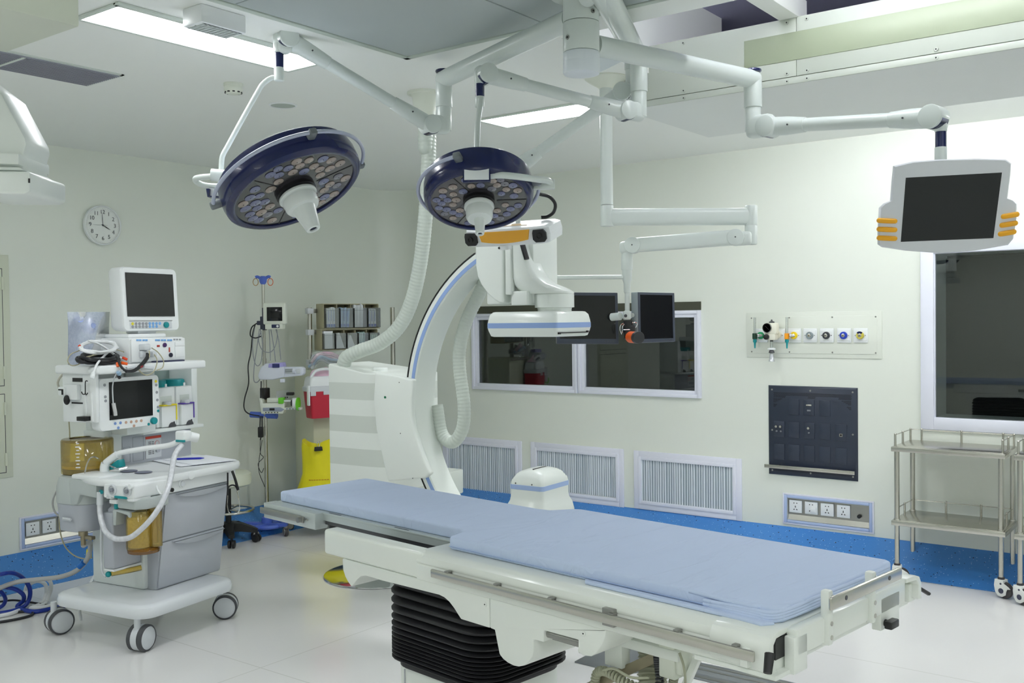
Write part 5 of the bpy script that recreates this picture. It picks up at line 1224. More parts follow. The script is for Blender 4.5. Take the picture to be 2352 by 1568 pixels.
for y0, y1, nm, c in VY:
    b = MB(); b.box((-.72, y0, 1.148), (-.50, y1, 1.40), .01); b.box((-.51, y0+.02, 1.15), (-.478, y1-.012, 1.285), .008)
    b.cyl((-.486, y1-.035, 1.175), (-.476, y1-.035, 1.175), .007, seg=12, m=1); b.prism([Vector((-.4775, y1-.05+.03*math.cos(t), 1.148+.03*math.sin(t))) for t in [PI*i/10 for i in range(11)]], (.003, 0, 0), 1); v = b.build('vaporizer', [WHITE2, DGREY], am)
    cm = mat('vaporizer '+nm, c, .4)
    b = MB(); b.prism([(x, y, 1.285) for x, y in ((-.505, y0+.01), (-.47, y0+.03), (-.462, (y0+y1)/2), (-.47, y1-.012), (-.505, y1-.008))], (0, 0, .008), bev=.002); b.box((-.478, y1-.017, 1.19), (-.4745, y1-.009, 1.285), .001); b.build('colour_band', cm, v)
    b = MB(); b.lathe([(.028, 0), (.03, .012), (.026, .022), (.001, .024)], (-.488, (y0+y1)/2-.005, 1.29), seg=20); b.build('filler_cap', LGREY, v)
    b = MB(); b.box((-.5015, y0+.03, 1.30), (-.4985, y1-.03, 1.345), .001); b.build('window', mat('vaporizer window', (206, 212, 208), .3), v)
    b = MB(); b.cyl((-.6, (y0+y1)/2, 1.39), (-.6, (y0+y1)/2, 1.443), .072, seg=30, bev=.008); b.box((-.532, (y0+y1)/2+.02, 1.40), (-.526, (y0+y1)/2+.035, 1.42), .001, 1); b.build('dial', [TEAL, WHITE2], v)
b = MB(); b.box((-.735, .52, 1.14), (-.70, .9, 1.52)); b.build('bay_back', mat('bay grey', (150, 166, 162), .5), am)
b = MB(); b.box((-.60, .0, 1.245), (-.415, .28, 1.525), .006); b.box((-.42, -.008, 1.25), (-.31, .012, 1.527), .003); b.box((-.40, -.014, 1.255), (-.385, -.006, 1.40), .002); b.box((-.35, -.016, 1.255), (-.335, -.006, 1.42), .002)
b.box((-.51, -.003, 1.478), (-.425, .004, 1.50), 0, 1); b.box((-.52, -.004, 1.352), (-.43, .002, 1.36), 0, 1); b.box((-.425, -.05, 1.26), (-.355, .0, 1.285), .003, 1)
b.box((-.56, -.03, 1.375), (-.44, .0, 1.465), .008); b.box((-.58, -.045, 1.40), (-.53, -.02, 1.45), .005); b.box((-.572, -.05, 1.43), (-.535, -.044, 1.437), 0, 1); b.box((-.545, -.05, 1.405), (-.535, -.044, 1.437), 0, 1); b.sphere((-.52, -.035, 1.375), .018, (1, 1, 1.6), 1)
b.build('gas_module_case', [WHITE2, BLACK], am)
b = MB(); b.tube([(-.352, -.03, 1.485), (-.362, -.03, 1.487), (-.37, -.03, 1.475), (-.372, -.03, 1.42), (-.38, -.03, 1.41), (-.392, -.032, 1.413), (-.397, -.034, 1.425)], .003, 6, sm=5); b.tube([(-.372, -.03, 1.42), (-.363, -.032, 1.408), (-.352, -.034, 1.413), (-.348, -.034, 1.42)], .003, 6, sm=5); b.build('double_hook', BLACK, am)
b = MB(); b.box((-.62, -.035, 1.523), (-.245, .775, 1.572), .012, seg=3); b.box((-.33, -.05, 1.524), (-.25, .06, 1.568), .015, seg=3); b.build('top_shelf', WHITE2, am)
# control display
b = MB(); b.rings([[Vector((x, .232+(y-.232)*k, 1.345+(z-1.345)*k)) for y, z in rrect(.239, 1.345, .44, .302, .025, 5)] for x, k in ((-.40, .94), (-.39, .97), (-.335, 1), (-.325, .995), (-.32, .98))]); cdsp = b.build('control_display', WHITE2, am)
b = MB(); b.box((-.3205, .089, 1.254), (-.318, .405, 1.472)); b.build('screen', SCREEN, cdsp)
b = MB(); b.cyl((-.322, .405, 1.222), (-.300, .405, 1.222), .021, seg=24, bev=.003); b.build('dial', TEAL, cdsp)
def button(par, x, y, z, r, m, d=.003): bb = MB(); bb.cyl((x, y, z), (x+d, y, z), r, seg=14); bb.build('button', m, par)
BTB, BTO, BTG = mat('button blue', (120, 150, 206), .4), mat('button tan', (196, 160, 140), .4), mat('button grey', (150, 152, 158), .4)
for px, py, m in ((878, 995, BTB), (957, 985, BTB), (925, 1060, BTB), (1040, 978, BTO), (1118, 970, BTO), (1196, 960, BTO), (1270, 952, BTO), (1160, 1030, BTO), (1380, 1005, TEAL), (1522, 805, TEAL), (1520, 748, BTG), (1510, 642, BTG), (1502, 527, BTG), (1494, 418, BTG), (720, 418, BTG), (730, 595, BTG), (735, 655, BTG), (1488, 362, mat('button yellow', (232, 214, 40), .4))):
    p = A(*z3(px, py), x=-.32); button(cdsp, -.3205, p.y, p.z, .0085, m)
# patient module rack and monitor (things of their own on the shelf)
rk = thing('module_rack', 'white module rack with blue keys and plug sockets on machine top shelf', 'module rack', A.w((-.45, .44, 1.5725)), A.rz)
L_ = lambda x, y, z: Vector((x+.45, y-.44, z-1.5725))
b = MB(); b.box(L_(-.60, .235, 1.5725), L_(-.315, .655, 1.722), .008); b.box(L_(-.316, .24, 1.58), L_(-.300, .655, 1.715), .005); b.build('case', WHITE2, rk)
b = MB(); b.box(L_(-.6, .27, 1.721), L_(-.36, .56, 1.745), .008); b.build('swivel_base', WHITE2, rk)
def rkbox(p0, p1, m, name, t=.003, bev=.001):
    a, c = A(*z4(*p0), x=-.30), A(*z4(*p1), x=-.30); bb = MB(); bb.box(L_(-.302, min(a.y, c.y), min(a.z, c.z)), L_(-.30+t, max(a.y, c.y), max(a.z, c.z)), bev); bb.build(name, m, rk)
BK = mat('key blue', (120, 172, 226), .4)
for x in (1180, 1222, 1275, 1317, 1470, 1510, 1560, 1602, 1655, 1695): rkbox((x-17, 598), (x+17, 625), BK, 'key')
for x in (1748, 1790, 1836): rkbox((x-14, 590), (x+14, 612), BTG, 'key')
rkbox((1480, 686), (1522, 716), mat('red socket', (170, 60, 50), .4), 'socket'); rkbox((1662, 722), (1682, 795), mat('red socket', (170, 60, 50), .4), 'socket')
rkbox((1755, 640), (1905, 700), WHITE2, 'drawer', .006, .003); rkbox((1755, 705), (1905, 870), WHITE2, 'drawer', .004, .003)
rkbox((1197, 670), (1300, 765), LGREY, 'connector_block', .05, .008); rkbox((1197, 775), (1310, 880), LGREY, 'connector_block', .03, .008); rkbox((1340, 780), (1420, 870), LGREY, 'connector_block', .04, .01)
for px, py, m in ((1597, 686, mat('purple socket', (70, 36, 96), .4)), (1690, 840, mat('dark socket', (28, 30, 52), .4))):
    p = A(*z4(px, py), x=-.30); bb = MB(); bb.cyl(L_(-.301, p.y, p.z), L_(-.293, p.y, p.z), .0135, seg=18); bb.build('round_socket', m, rk)
b = MB(); b.box(L_(-.42, .40, 1.572), L_(-.28, .63, 1.58), .002); b.build('under_card', mat('navy card', (44, 48, 84), .5), rk)
pmn = thing('patient_monitor', 'white patient monitor with dark screen and key row on module rack', 'monitor', A.w((-.46, .45, 1.746)), A.rz+.06)
M2 = Matrix.Rotation(-.06, 3, 'Z')
pm = lambda x, y, z: M2 @ Vector((x+.46, y-.45, 0))+Vector((0, 0, z-1.746))
b = MB()
mo_ = rrect(.487, 1.953, .435, .385, .03, 5)
b.rings([[pm(x-(z-1.95)*.05, .487+(y-.487)*k, 1.953+(z-1.953)*k) for y, z in mo_] for x, k in ((-.54, .86), (-.52, .95), (-.50, .985), (-.42, 1.0), (-.41, .99), (-.405, .975))]); b.build('case', WHITE2, pmn)
b = MB(); b.prism([pm(-.4035-(z-1.95)*.05, y, z) for y, z in ((.30, 1.85), (.668, 1.85), (.668, 2.112), (.30, 2.112))], M2 @ Vector((.003, 0, 0))); b.build('screen', SCREEN, pmn)
b = MB(); b.prism([pm(-.404-(z-1.95)*.05, y, z) for y, z in ((.315, 1.775), (.64, 1.775), (.64, 1.818), (.315, 1.818))], M2 @ Vector((.002, 0, 0)), bev=.001); b.build('key_panel', LGREY, pmn)
b = MB(); b.prism([pm(-.403-(z-1.95)*.05, y, z) for y, z in ((.31, 1.8225), (.645, 1.8225), (.645, 1.8245), (.31, 1.8245))], M2 @ Vector((.002, 0, 0))); b.build('slot', DGREY, pmn)
for r_ in range(2):
    for k in range(9):
        if r_ == 1 and k == 8: continue
        y = .333+k*.0262; z = 1.806-r_*.0185; m = mat('key yellow', (226, 214, 60), .4) if (k, r_) == (0, 0) else BTG if k < 5 else BK
        bb = MB(); c = pm(-.3945, y, z); bb.cyl(c-M2 @ Vector((.004, 0, 0)), c+M2 @ Vector((.0025, 0, 0)), .0092, seg=12); bb.build('key', m, pmn)
b = MB(); c = pm(-.396, .59, 1.797); b.cyl(c-M2 @ Vector((.004, 0, 0)), c+M2 @ Vector((.014, 0, 0)), .0185, seg=24, bev=.003); b.build('dial', TEAL, pmn)
b = MB(); b.box(pm(-.53, .40, 1.745), pm(-.44, .56, 1.775), .008); b.build('foot', WHITE2, pmn)
# breathing arm and hose
b = MB(); P_ = [A(*z5(725, 630), y=.152), A(*z5(725, 560), y=.152), A(*z5(740, 505), y=.155), A(*z5(820, 440), y=.17), A(*z5(900, 385), y=.18), A(*z5(970, 355), y=.19), A(*z5(1300, 298), y=.24), A(*z5(1600, 258), y=.29), A(*z5(1740, 205), y=.31), A(*z5(1800, 170), y=.32)]
P_[0].z = .93; b.tube(P_[:3], .026, 16, sm=3); b.tube(P_[2:5], .022, 14, sm=3); b.tube(P_[4:], .0155, 14, sm=5); e_ = P_[-1]; b.build('breathing_arm', WHITE2, am)
b = MB(); b.box((e_.x-.03, e_.y-.03, e_.z-.012), (e_.x+.045, e_.y+.035, e_.z+.05), .012, seg=3); b.cyl((e_.x+.03, e_.y+.03, e_.z+.015), (e_.x+.055, e_.y+.07, e_.z+.0), .027, seg=18, bev=.004); b.build('arm_head', WHITE2, am)
b = MB(); b.box((e_.x-.02, e_.y-.033, e_.z-.014), (e_.x+.047, e_.y-.02, e_.z+.0), .003); b.build('head_strip', TEAL, am)
b = MB(); b.prism([A(*z5(*q), y=.17) for q in ((790, 530), (905, 455), (925, 560), (790, 600))], (0, .05, 0), bev=.004); b.build('arm_knob', TEAL, am)
hp = [z5(665, 975), z5(660, 1080), z5(665, 1200), z5(690, 1330), z5(740, 1450), z5(830, 1530), z5(930, 1555), z5(1080, 1530), z5(1230, 1420), z5(1390, 1250), z5(1520, 1050), z5(1600, 860), z5(1640, 700), z5(1670, 520), z5(1690, 420), z5(1730, 330), z5(1800, 250)]
hy = [0, -.01, -.02, -.035, -.05, -.06, -.065, -.065, -.05, -.02, .03, .08, .13, .19, .22, .26, .30]
b = MB(); b.tube([A(*q, y=y) for q, y in zip(hp, hy)], .0155, 14, sm=6); b.build('breathing_hose', HOSEC, am)
b = MB(); p0, p1 = A(*hp[0], y=0), A(*hp[1], y=-.01); b.cyl(p0+Vector((0, 0, .03)), p1, .0185, seg=16); b.build('hose_cuff', LGREY, am)
b = MB(); b.tube([A(*z5(1440, 760), y=.14), A(*z5(1450, 840), y=.135), A(*z5(1480, 900), y=.13), A(*z5(1520, 930), y=.13), A(*z5(1560, 880), y=.14), A(*z5(1590, 740), y=.16)], .005, 8, sm=6); b.build('sample_line', WHITE2, am)
b = MB(); b.tube([A(*z5(640, 440), y=.1), A(*z5(580, 415), y=.05), A(*z5(520, 440), y=.02), A(*z5(480, 520), y=.0), A(*z5(450, 640), y=0)], .004, 8, sm=6); b.tube([A(*z5(790, 530), y=.16), A(*z5(850, 560), y=.14), A(*z5(920, 585), y=.16), A(*z5(1040, 560), y=.2)], .005, 8, sm=6); b.build('clear_tubing', CLEARP, am)
# papers and pen
W = lambda q, z=.9385: A(*q, z=z)
pp = [W(z5(*q)) for q in ((1425, 478), (1640, 432), (1960, 525), (1600, 520))]
t = thing('paper_stack', 'loose white papers lying on machine worktop', 'papers', A.w((-.30, .72, .9385)), A.rz)
sh_ = lambda p: Vector((p.x+.30, p.y-.72, 0))
pl1 = [(-.57, .62), (-.20, .50), (-.08, .80), (-.42, .93)]; pl2 = [(-.53, .66), (-.16, .56), (-.06, .83), (-.40, .92)]
for k, pl_ in enumerate((pl1, pl2)):
    b = MB(); b.prism([Vector((x+.30, y-.72, k*.004)) for x, y in pl_], (0, 0, .003)); b.build('paper', MATW, t)
t = thing('pen', 'blue ballpoint pen on papers', 'pen', A.w((-.25, .70, .9475)), A.rz)
p0, p1 = W(z5(1725, 445), .952), W(z5(2105, 432), .952)
o_ = A.loc(t.location); b = MB(); b.tube([p0-o_, p0.lerp(p1, .05)-o_, p0.lerp(p1, .85)-o_, p1-o_], [.005, .0065, .0065, .002], 10); b.build('barrel', mat('pen blue', (24, 34, 176), .3), t)
# stethoscope on the right end
t = thing('stethoscope', 'black stethoscope hanging from right end of anaesthesia machine worktop', 'stethoscope', A.w((-.08, .90, .9)), 0)
S = lambda px, py, d=6.05: at(px, py, d)-t.location
b = MB(); b.tube([S(533, 1081), S(540, 1100), S(547, 1125)], .0085, 8, sm=3); b.tube([S(523, 1137), S(524, 1120), S(532, 1114), S(541, 1116), S(546, 1126)], .005, 8, sm=5); b.tube([S(523, 1085), S(523, 1110), S(523, 1137)], .005, 8); b.build('tubing', BLACK, t)
b = MB(); b.tube([S(545, 1127), S(549, 1150), S(550, 1168), S(546, 1178), S(539, 1181), S(535, 1179)], .003, 6, sm=5); b.tube([S(523, 1136), S(522, 1160), S(525, 1175), S(528, 1177)], .003, 6, sm=5); b.build('ear_tubes', CHROME, t)
# cables heaped on the shelf
def cable_thing(name, label, cat, org, parts, group=None):
    t = thing(name, label, cat, org, 0, group)
    for nm, m, paths, r in parts:
        b = MB()
        for p in paths: b.tube([Vector(q)-Vector(org) for q in p], r, 7, sm=7)
        b.build(nm, m, t)
    return t
SH = lambda px, py, x=-.36: A.w(A(*z4(px, py), x=x))
def loops(cx, cy, rx, ry, n, seed, x0=-.36, tilt=0):
    rn = random.Random(seed); P = []
    for i in range(n*9):
        a = 2*PI*i/9; k = rn.uniform(.86, 1.05)
        P.append(SH(cx+rx*k*math.cos(a), cy+ry*k*math.sin(a)+tilt*math.cos(a)+rn.uniform(-12, 12), x0+.07*math.sin(a)+rn.uniform(-.012, .012)))
    return P
WC = mat('white cable', (232, 234, 236), .4); BC = mat('black cable', (30, 31, 34), .45); TC = mat('tan cable', (176, 170, 140), .5)
cable_thing('white_cable_coil', 'coil of white cable heaped on machine shelf beside module rack', 'cable', A.w((-.36, .03, 1.66)), [('cable', WC, [loops(580, 715, 290, 92, 8, 2)], .0068), ('tail', WC, [[SH(420, 620), SH(560, 660), SH(700, 740), SH(850, 850), SH(1000, 910), SH(1150, 950), SH(1280, 955)], [SH(860, 720), SH(740, 790), SH(640, 880, -.3), SH(570, 960, -.24), SH(530, 1040, -.22), SH(500, 1120, -.215)]], .0065)])
t = bpy.data.objects['white_cable_coil']; b = MB(); o_ = t.location; b.tube([SH(510, 1090, -.214)-o_, SH(495, 1140, -.213)-o_, SH(478, 1200, -.213)-o_], [.007, .012, .014, .012], 10, sm=3); b.build('plug', WHITE2, t)
cable_thing('black_cable_bundle', 'heap of black monitor cables on machine shelf under white coil', 'cable', A.w((-.36, .06, 1.60)), [('cable', BC, [loops(570, 905, 320, 62, 8, 5, -.36), loops(600, 860, 280, 62, 6, 6, -.34)], .008), ('lead', BC, [[SH(1330, 820, -.26), SH(1320, 880, -.235), SH(1240, 980, -.225), SH(1130, 1070, -.22), SH(1010, 1085, -.22), SH(930, 1020, -.225), SH(880, 900, -.25), SH(860, 860, -.28)], [SH(1345, 830, -.26), SH(1340, 890, -.235), SH(1265, 985, -.225), SH(1140, 1082, -.22), SH(1000, 1095, -.22)]], .0075)])
cable_thing('tan_sensor_leads', 'thin tan sensor leads trailing over machine shelf edge', 'cable', A.w((-.30, .2, 1.6)), [('lead', TC, [[SH(290, 770), SH(150, 830), SH(105, 930), SH(160, 1000), SH(270, 985), SH(380, 900), SH(520, 830)], [SH(1360, 770, -.24), SH(1365, 860, -.235), SH(1290, 960, -.23), SH(1200, 1020, -.225), SH(1210, 1080, -.22), SH(1310, 1150, -.218), SH(1420, 1110, -.218), SH(1475, 1000, -.222), SH(1480, 900, -.228), SH(1440, 830, -.24)], [SH(1400, 730, -.24), SH(1500, 800, -.235), SH(1580, 920, -.228), SH(1570, 1030, -.22), SH(1480, 1075, -.218)], [SH(270, 900), SH(520, 840), SH(700, 800)], [SH(600, 1000), SH(760, 960), SH(860, 870)], [SH(860, 760), SH(980, 800), SH(1100, 900)]], .0032), ('clip', ORANGE, [[SH(870, 960, -.25), SH(880, 1020, -.24)], [SH(930, 960, -.26), SH(1020, 980, -.25)]], .009), ('red_clip', mat('red orange clip', (222, 70, 30), .4), [[SH(950, 880, -.27), SH(1020, 910, -.26)], [SH(280, 690), SH(310, 735)]], .008), ('red_tag', mat('dark red clip', (150, 40, 44), .4), [[SH(1215, 1030, -.222), SH(1255, 1010, -.222)]], .008)])
cable_thing('sensor_plug', 'pale grey cable plug block hanging at shelf front edge', 'plug', SH(1340, 1030, -.225), [('plug', LGREY, [[SH(1270, 1020, -.225), SH(1330, 1030, -.222), SH(1410, 1035, -.222)]], .0145), ('lead_plug', LGREY, [[SH(1010, 1040, -.222), SH(1080, 1030, -.222), SH(1160, 1010, -.222)]], .008)])
ZS = lambda px, py, x: A.w(A(*z3(px, py), x=x))
cable_thing('hanging_sensor', 'grey finger sensor hanging in front of control display', 'sensor', ZS(880, 820, -.29), [('lead', LGREY, [[ZS(1040, 180, -.222), ZS(960, 200, -.225), ZS(880, 280, -.25), ZS(845, 400, -.285), ZS(840, 520, -.295), ZS(850, 700, -.30)]], .0035), ('sensor', mat('sensor grey', (196, 196, 196), .5), [[ZS(855, 690, -.30), ZS(868, 760, -.297), ZS(880, 820, -.297), ZS(885, 875, -.298)]], .0105)])
cable_thing('blue_plug', 'blue and black cable plug dangling below shelf front', 'plug', ZS(940, 270, -.235), [('sleeve', mat('pale blue plug', (150, 180, 206), .4), [[ZS(925, 220, -.23), ZS(945, 260, -.235)]], .012), ('tip', BLACK, [[ZS(930, 280, -.235), ZS(950, 318, -.235)]], .009)])
# mask in a clear bag behind the cables
t = thing('plastic_bag', 'clear plastic bag holding a blue breathing mask on machine shelf', 'bag', A.w((-.52, .06, 1.573)), A.rz)
o_ = Vector((-.52, .06, 1.573))
b = MB(); q = lambda px, py: A(*z4(px, py), x=-.56)-o_
TL, TR, BR, BL = q(100, 175), q(750, 175), q(740, 575), q(110, 580); BR.z = BL.z = .0
def bagf(u, v):
    p = TL.lerp(TR, u).lerp(BL.lerp(BR, u), v); p.x += .018*math.sin(PI*u)*math.sin(PI*v)+.004*math.sin(9*u+5*v); return p
b.grid(bagf, 14, 14); b.grid(lambda u, v: bagf(u, v)+Vector((-.05*math.sin(PI*u)*math.sin(PI*v)-.002, 0, 0)), 14, 14); b.build('bag', clear('clear bag', (240, 244, 252), (212, 220, 240), .42, .35, .15), t)
b = MB(); c = q(480, 400); b.lathe([(.045, -.01), (.05, .0), (.042, .02), (.02, .03), (.016, .045)], Vector((c.x-.03, c.y, c.z)), (1, 0, .1), 24); c = q(285, 290); b.cyl(Vector((c.x-.03, c.y, c.z)), Vector((c.x, c.y, c.z+.01)), .03, seg=18); b.build('mask', mat('mask blue', (160, 176, 222), .5), t)
# supply hose and floor cables
gh = thing('gas_supply_hose', 'grey gas hose with yellow and blue bands running to lower left', 'hose', A.w((-.50, .04, .45)), 0)
o_ = gh.location
gp = [A.w((-.50, .04, .527)), at(207, 1245, 6.0), at(205, 1270, 6.0), at(196, 1290, 6.02), at(176, 1310, 6.04), at(140, 1324, 6.06), at(90, 1330, 6.1), at(40, 1336, 6.15), at(0, 1350, 6.2), at(-40, 1372, 6.2)]
b = MB(); b.tube([p-o_ for p in gp], .0145, 12, sm=6); b.build('hose', mat('grey hose', (178, 178, 178), .4), gh)
for (p, q, nm, c) in (((205, 1262), (204, 1277), 'yellow_band', (236, 220, 20)), ((192, 1292), (182, 1302), 'blue_band', (20, 110, 200))):
    b = MB(); b.cyl(at(*p, 6.005)-o_, at(*q, 6.015)-o_, .0165, seg=14); b.build(nm, mat(nm, c, .4), gh)
FL = lambda px, py: atz(px, py, .012)
def floor_cable(name, label, m, r, pts, group='cables on the floor at left'):
    P = [Vector(p) for p in pts]; o = P[0].copy(); o.z = 0
    b = MB(); b.tube([p-o for p in P], r, 10, sm=8); t = b.build(name, m, None); t.location = o; tag(t, label, 'cable', group); return t
up = lambda px, py, z: atz(px, py, z)
floor_cable('floor_cable', 'thick blue hose coiled in loops on floor at far left', mat('blue hose', (22, 52, 150), .3), .0135, [up(-60, 1330, .05), up(-10, 1321, .25), up(25, 1315, .27), up(50, 1325, .22), up(68, 1350, .14), up(66, 1378, .06), up(48, 1396, .02), up(0, 1408, .015), up(-60, 1412, .015), up(-90, 1380, .03), up(-50, 1352, .1), up(20, 1349, .16), up(50, 1362, .12), up(54, 1378, .06), up(40, 1394, .02), up(75, 1404, .014), up(115, 1398, .014), up(150, 1390, .014)])
floor_cable('floor_cable', 'small blue hose loop at left picture edge', mat('blue hose', (22, 52, 150), .3), .0125, [up(-40, 1345, .12), up(-8, 1352, .14), up(8, 1365, .1), up(12, 1380, .05), up(0, 1394, .015), up(-40, 1402, .013)])
floor_cable('floor_cable', 'white hose arched in loops behind blue hose on floor', WC, .0125, [up(-60, 1424, .013), up(0, 1414, .013), up(35, 1405, .013), up(70, 1385, .013), up(60, 1355, .08), up(70, 1340, .13), up(88, 1334, .15), up(104, 1342, .12), up(106, 1362, .06), up(98, 1382, .013), up(82, 1392, .013)])
floor_cable('floor_cable', 'second white hose arching up beside blue coil on floor', WC, .012, [up(56, 1362, .05), up(66, 1340, .14), up(100, 1329, .19), up(115, 1335, .17), up(117, 1352, .1), up(108, 1378, .02), up(100, 1388, .013), up(70, 1396, .013), up(110, 1392, .013), up(135, 1383, .013), up(160, 1370, .03)])
floor_cable('floor_cable', 'black power cable lying over hoses on floor at left', BC, .0065, [up(-60, 1388, .01), up(-5, 1382, .03), up(30, 1378, .04), up(65, 1382, .03), up(100, 1388, .012), up(125, 1394, .008), up(150, 1400, .008)])
floor_cable('floor_cable', 'black cable curled nearest the camera at lower left', BC, .008, [up(-60, 1435, .009), up(0, 1428, .009), up(45, 1420, .009), up(72, 1412, .009), up(70, 1404, .009), up(30, 1406, .009), up(-30, 1416, .009)])
floor_cable('floor_cable', 'white cable slanting down behind machine base', WC, .009, [A.w((-.60, .28, .42)), A.w((-.64, .26, .33)), A.w((-.70, .22, .2)), A.w((-.74, .2, .1)), A.w((-.76, .22, .01))], None)
wl = thing('grey_side_cable', 'thin grey and olive cables looping in front of left socket box', 'cable', at(150, 1150, 6.3))
o_ = wl.location
b = MB(); b.tube([at(*p, 6.2)-o_ for p in ((152, 1108), (136, 1120), (124, 1140), (121, 1158), (126, 1175), (136, 1184), (150, 1182))], .006, 8, sm=6); b.build('grey_cable', mat('grey hose', (150, 152, 160), .4), wl)
b = MB(); b.tube([at(*p, 6.2)-o_ for p in ((157, 905), (158, 960), (160, 1000), (158, 1050), (150, 1100), (142, 1145), (136, 1190), (139, 1225), (150, 1255), (170, 1275), (195, 1283), (212, 1280))], .0042, 8, sm=6); b.build('olive_cable', TC, wl)
b = MB(); b.tube([at(*p, 6.2)-o_ for p in ((152, 856), (140, 864), (133, 878), (136, 890), (146, 898))], .007, 8, sm=6); b.build('module_cable', mat('beige cable', (190, 186, 172), .5), wl)
# ------------------------------------------------------ steel trolleys, right
def guard(par, pts, z0, h, posts, name='guard_rail', rail=True):
    b = MB()
    if rail: b.tube([(x, y, z0+h-.008) for x, y in pts], .0035, 8)
    b.build(name, STEEL, par)
    for x, y in posts:
        b = MB(); b.cyl((x, y, z0-.01), (x, y, z0+h-.004), .0075, seg=12); b.sphere((x, y, z0+h-.002), .008, (1, 1, .7), seg=10); b.build('rail_post', STEEL, par)
CW = mat('caster white', (228, 230, 226), .35); CT = mat('caster tyre', (62, 60, 62), .5)
def fork_caster(par, x, y, yaw):
    R_ = Matrix.Rotation(yaw, 3, 'Z'); P = lambda a, c, z: Vector((x, y, 0))+R_ @ Vector((a, c, 0))+Vector((0, 0, z))
    b = MB(); b.cyl(P(0, 0, .118), P(0, 0, .132), .021, seg=18); c0 = b.build('caster', CT, par)
    for s in (-1, 1):
        b = MB(); b.prism([P(a, s*.021, z) for a, z in ((-.028, .12), (.028, .12), (.03, .10), (.062, .082), (.075, .07), (.055, .066), (.048, .05), (.045, .028), (.02, .012), (-.008, .016), (-.026, .04), (-.033, .08))], (R_ @ Vector((0, 1, 0)))*(.006*s), bev=.002)
        b.cyl(P(.014, s*.0265, .05), P(.014, s*.0285, .05), .017, seg=18, m=1); b.cyl(P(.012, s*.0265, .095), P(.012, s*.0285, .095), .0065, seg=12, m=1); b.build('fork', [CW, mat('caster hub', (58, 62, 82), .4)], c0)
    b = MB(); b.box((-.001, -.001, 0), (.001, .001, .001)) if 0 else None
    b.obox(P(0, 0, .108), R_ @ Vector((1, 0, 0)), R_ @ Vector((0, 1, 0)), (0, 0, 1), (.06, .05, .022), .006); b.build('fork_head', CW, c0)
    b = MB(); ax = R_ @ Vector((0, 1, 0)); b.lathe([(.034, -.016), (.05, -.014), (.053, -.006), (.053, .006), (.05, .014), (.034, .016)], P(.025, 0, .053), ax, 28); b.build('wheel', CT, c0)
def trolley(name, label, x0, y0, W, Dp, zt, zl, yaws):
    t = thing(name, label, 'trolley', (x0, y0, 0), 0, 'steel trolleys against the back wall')
    for z, nm in ((zt, 'top_shelf'), (zl, 'lower_shelf')):
        b = MB(); b.box((0, 0, z-.036), (W, Dp, z-.004), .003); b.box((.012, .012, z-.006), (W-.012, Dp-.012, z), .003); b.build(nm, STEEL, t)
    for x in (.03, W-.03):
        for y in (.03, Dp-.03):
            b = MB(); b.cyl((x, y, .13), (x, y, zt-.035), .0165, seg=20); l = b.build('leg', STEEL, t)
            b = MB(); b.cyl((x, y, zl-.042), (x, y, zl+.008), .021, seg=18, bev=.003); b.build('collar', STEEL, l)
            fork_caster(t, x, y, yaws[(0 if x < W/2 else 1)+(0 if y < Dp/2 else 2)])
    g = [(.02, .03), (.02, Dp-.02), (W-.02, Dp-.02), (W-.02, .03)]
    guard(t, g, zt, .082, [(.02, .03), (.02, .21), (.02, Dp-.04), (.09, Dp-.02), (W*.5, Dp-.02), (W-.09, Dp-.02), (W-.02, Dp-.04), (W-.02, .21), (W-.02, .03)])
    guard(t, [(.03, .03), (.03, Dp-.03), (W-.03, Dp-.03), (W-.03, .03)], zl, .085, [(.03, .21), (W*.36, Dp-.03), (W*.68, Dp-.03), (W-.03, .21)])
    return t
trolley('steel_trolley', 'two shelf stainless steel trolley with guard rails under large window', -1.955, 6.83, .70, .44, .925, .428, (.2, -.35, 1.5, .6))
trolley('steel_trolley', 'second stainless steel trolley cut off by right picture edge', -1.19, 6.74, .70, .44, .934, .443, (-.5, .2, 1.2, .6))

# ------------------------------------------------------- infusion stand
IV = thing('infusion_stand', 'steel infusion stand with blue base and hooks in the corner', 'infusion stand', (-6.745, 5.46, 0))
b = MB(); b.cyl((0, 0, .1), (0, 0, 1.5), .0175, seg=18); b.cyl((0, 0, 1.5), (0, 0, 2.185), .013, seg=16); b.build('pole', STEEL, IV)
IB = mat('stand blue', (84, 112, 206), .4)
b = MB(); b.lathe([(.05, .075), (.045, .14), (.035, .15)], seg=24)
for k in range(5):
    a = .1+2*PI*k/5; d = Vector((math.cos(a), math.sin(a), 0)); s_ = Vector((-d.y, d.x, 0))
    b.prism([d*.02+s_*.045+Vector((0, 0, .065)), d*.14+s_*.022+Vector((0, 0, .075)), d*.225+s_*.022+Vector((0, 0, .085)), d*.235-s_*.022+Vector((0, 0, .085)), d*.14-s_*.022+Vector((0, 0, .075)), d*.02-s_*.045+Vector((0, 0, .065))], (0, 0, .032), bev=.007)
b.tube([(.14*math.cos(2*PI*i/40), .14*math.sin(2*PI*i/40), .08) for i in range(40)], .018, 10, closed=True); b.build('base', IB, IV)
